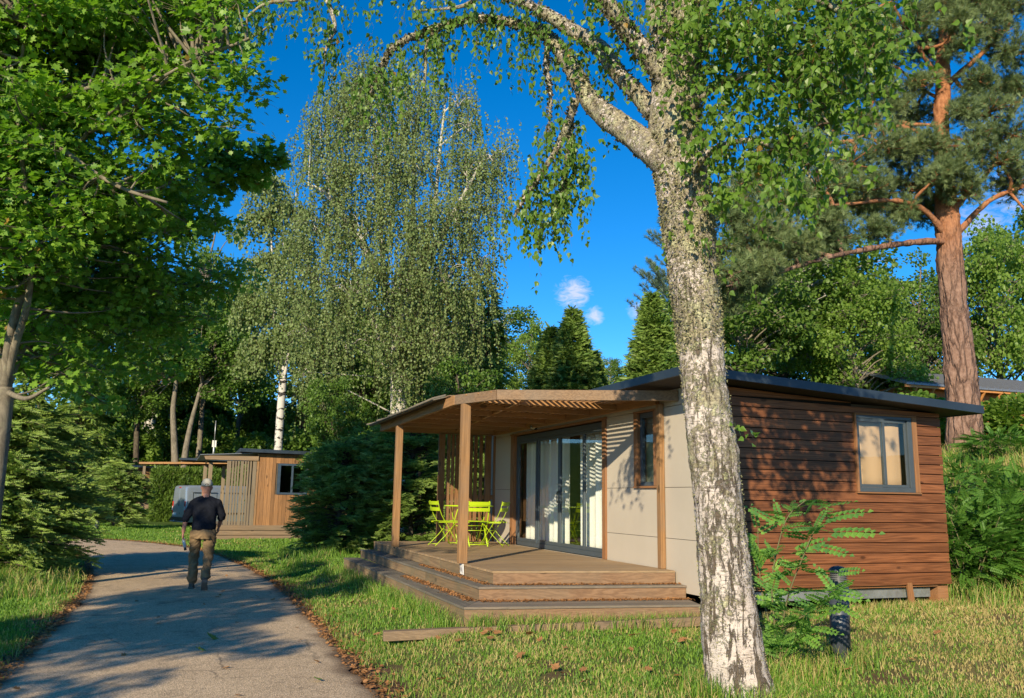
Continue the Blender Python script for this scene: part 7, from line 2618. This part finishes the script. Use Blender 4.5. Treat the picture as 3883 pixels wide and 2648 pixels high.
# boots
def boot(a, pitch, name='boot'):
    """a = ankle; pitch rotates the foot about the ankle, toes down when positive"""
    a = np.array(a, float)
    c, s = math.cos(pitch), math.sin(pitch)
    def T(p):
        y, z = p[1], p[2]
        return (a[0] + p[0], a[1] + y * c + z * s, a[2] - y * s + z * c)
    prof = [(-.075, .034, -.03, .02), (-.05, .042, -.04, .03), (0, .044, -.045, .05), (.06, .046, -.05, .02), (.12, .050, -.055, -.01), (.18, .046, -.058, -.025), (.205, .028, -.06, -.035)]
    V = []
    n = 16
    for y, w, zb, zt in prof:
        for k in range(n):
            t = 2 * math.pi * k / n
            cx_, cz_ = math.cos(t), math.sin(t)
            z = (zb + zt) / 2 + (zt - zb) / 2 * (np.sign(cz_) * abs(cz_) ** .7)
            V.append(T((w * np.sign(cx_) * abs(cx_) ** .8, y, z - .03)))
    F = [(i * n + j, (i + 1) * n + j, (i + 1) * n + (j + 1) % n, i * n + (j + 1) % n) for i in range(len(prof) - 1) for j in range(n)]
    F += [tuple(range(n)), tuple(range(len(prof) * n - 1, len(prof) * n - n - 1, -1))]
    m = MB(); m.add(V, F, 0, True)
    m2 = limb([T((0, -.02, .09)), T((0, -.01, .03)), T((0, 0, -.02))], [.050, .050, .045], 16)
    o = remesh([m, m2], name, M_BOOT, man, .009, 2)
    m = MB()
    V = []
    for y, w, zb, zt in prof:
        for sx, zz in ((-1, -.012), (1, -.012), (1, .008), (-1, .008)):
            V.append(T((sx * w * 1.06, y * 1.03, zb - .03 + zz)))
    F = [(i * 4 + j, (i + 1) * 4 + j, (i + 1) * 4 + (j + 1) % 4, i * 4 + (j + 1) % 4) for i in range(len(prof) - 1) for j in range(4)]
    F += [(0, 1, 2, 3), (27, 26, 25, 24)]
    m.add(V, F)
    s_ = m.build('sole', M_SOLE, None)
    s_.parent = o
boot((-.130, .13, .095), 0.0)
boot((.082, -.275, .175), .66)
# cap with an opening above its strap, peak to the front right
cp = loft([(0, .012, 1.685, .088, .108), (0, .012, 1.715, .092, .112), (0, .010, 1.75, .088, .105), (0, .006, 1.785, .070, .085), (0, .004, 1.81, .042, .052), (0, .004, 1.818, .012, .015)], 32, 2.0)
cap_o = cp.build('cap', M_CAP, None); cap_o.parent = man
m = MB()
th_ = np.linspace(-1.0, 1.0, 12)
V = []
for k, (r_, dz) in enumerate(((.100, 0), (.175, -.022))):
    for t in th_:
        V.append((math.sin(t) * r_ * .62 + .0, .012 + math.cos(t) * r_ * (1.05), 1.692 + dz - .012 * abs(t)))
V += [(x_, y_, z_ + .006) for x_, y_, z_ in V]
n_ = 12
F = [(i, i + 1, n_ + i + 1, n_ + i) for i in range(n_ - 1)] + [(24 + n_ + i, 24 + n_ + i + 1, 24 + i + 1, 24 + i) for i in range(n_ - 1)] + [(n_ + i, n_ + i + 1, 24 + n_ + i + 1, 24 + n_ + i) for i in range(n_ - 1)]
m.add(V, F, 0, True)
pk = m.build('peak', M_CAP, None); pk.parent = cap_o
m = MB()
V = [(.03 * math.cos(t), -.1005 - .0 * 1, 1.705 + .022 * max(0, math.sin(t))) for t in np.linspace(0, math.pi, 14)]
V = [(p[0], .012 - .1145 * math.sqrt(max(0, 1 - (p[0] / .093) ** 2)) - .0, p[2] + .002) for p in V]
V = [(p[0], p[1] + (p[2] - 1.70) * .08 - .002, p[2]) for p in V]
m.add(V, [tuple(range(len(V)))])
op = m.build('cap_opening', plain('shaded_scalp', (0.10, .055, .04), .8), None); op.parent = cap_o
for o in (body, shirt, trou):
    pass
man.rotation_euler = (0, 0, math.radians(-2))

# small clear bottle with a black cap hanging from his left hand
bt = thing('small_bottle', (0, 0, 0), 'small clear plastic bottle with a black top held in the man\'s left hand', 'bottle')
wv = Matrix.Rotation(math.radians(-2), 4, 'Z') @ Vector((-.300, -.005, .80))
bx_, by_, bz_ = .20 + wv.x, 15.45 + wv.y, .016 + wv.z
m = MB(); m.tube([(0, 0, .035), (0, 0, .02), (0, 0, -.10), (0, 0, -.115), (0, 0, -.13)], [.012, .026, .027, .022, .012], 16)
m.build('bottle_body', M_CLEAR, bt)
m = MB(); m.tube([(0, 0, -.128), (0, 0, -.165), (0, 0, -.17)], [.021, .023, .015], 14)
m.build('bottle_top', M_BLACK, bt)
bt.location = (bx_, by_, bz_)
bt.rotation_euler = (math.radians(-8), math.radians(-14), 0)

# ------------------------------------------------------------------ trees beside and behind the photographer (their shade falls on the path)
rg = np.random.default_rng(123)
for (x, y, h, blobs_, n, ncl_, lb) in (
        (-8.9, .3, 7.4, [((-8.9, .3, 5.3), (2.1, 1.7, 1.3)), ((-7.4, -.4, 4.7), (.9, .8, .6)), ((-10.0, 2.0, 5.9), (1.5, 1.4, 1.2))], 6500, 54, 'round maple standing left of and behind the camera'),
        (-7.4, 3.4, 8.0, [((-7.4, 3.4, 6.3), (1.9, 1.7, 1.5)), ((-5.6, 4.4, 5.9), (.9, .9, .6)), ((-8.6, 5.2, 6.6), (1.3, 1.3, 1.0)), ((-5.2, 2.6, 6.9), (.7, .7, .6))], 3300, 46, 'light-crowned maple standing to the left of the camera')):
    b = np.array([x, y, float(gz(x, y)) - .1])
    t = thing('shade_maple', b, lb, 'tree')
    deciduous(t, 'trunk', [b, b + [.1, 0, h * .35], b + [0, .1, h * .8]], (.17, .05), [(np.array(c), r) for c, r in blobs_], ncl_, .42, n, .13, L_MAPLE, B_MAPLE, rg, MAPLE, shell=.2)
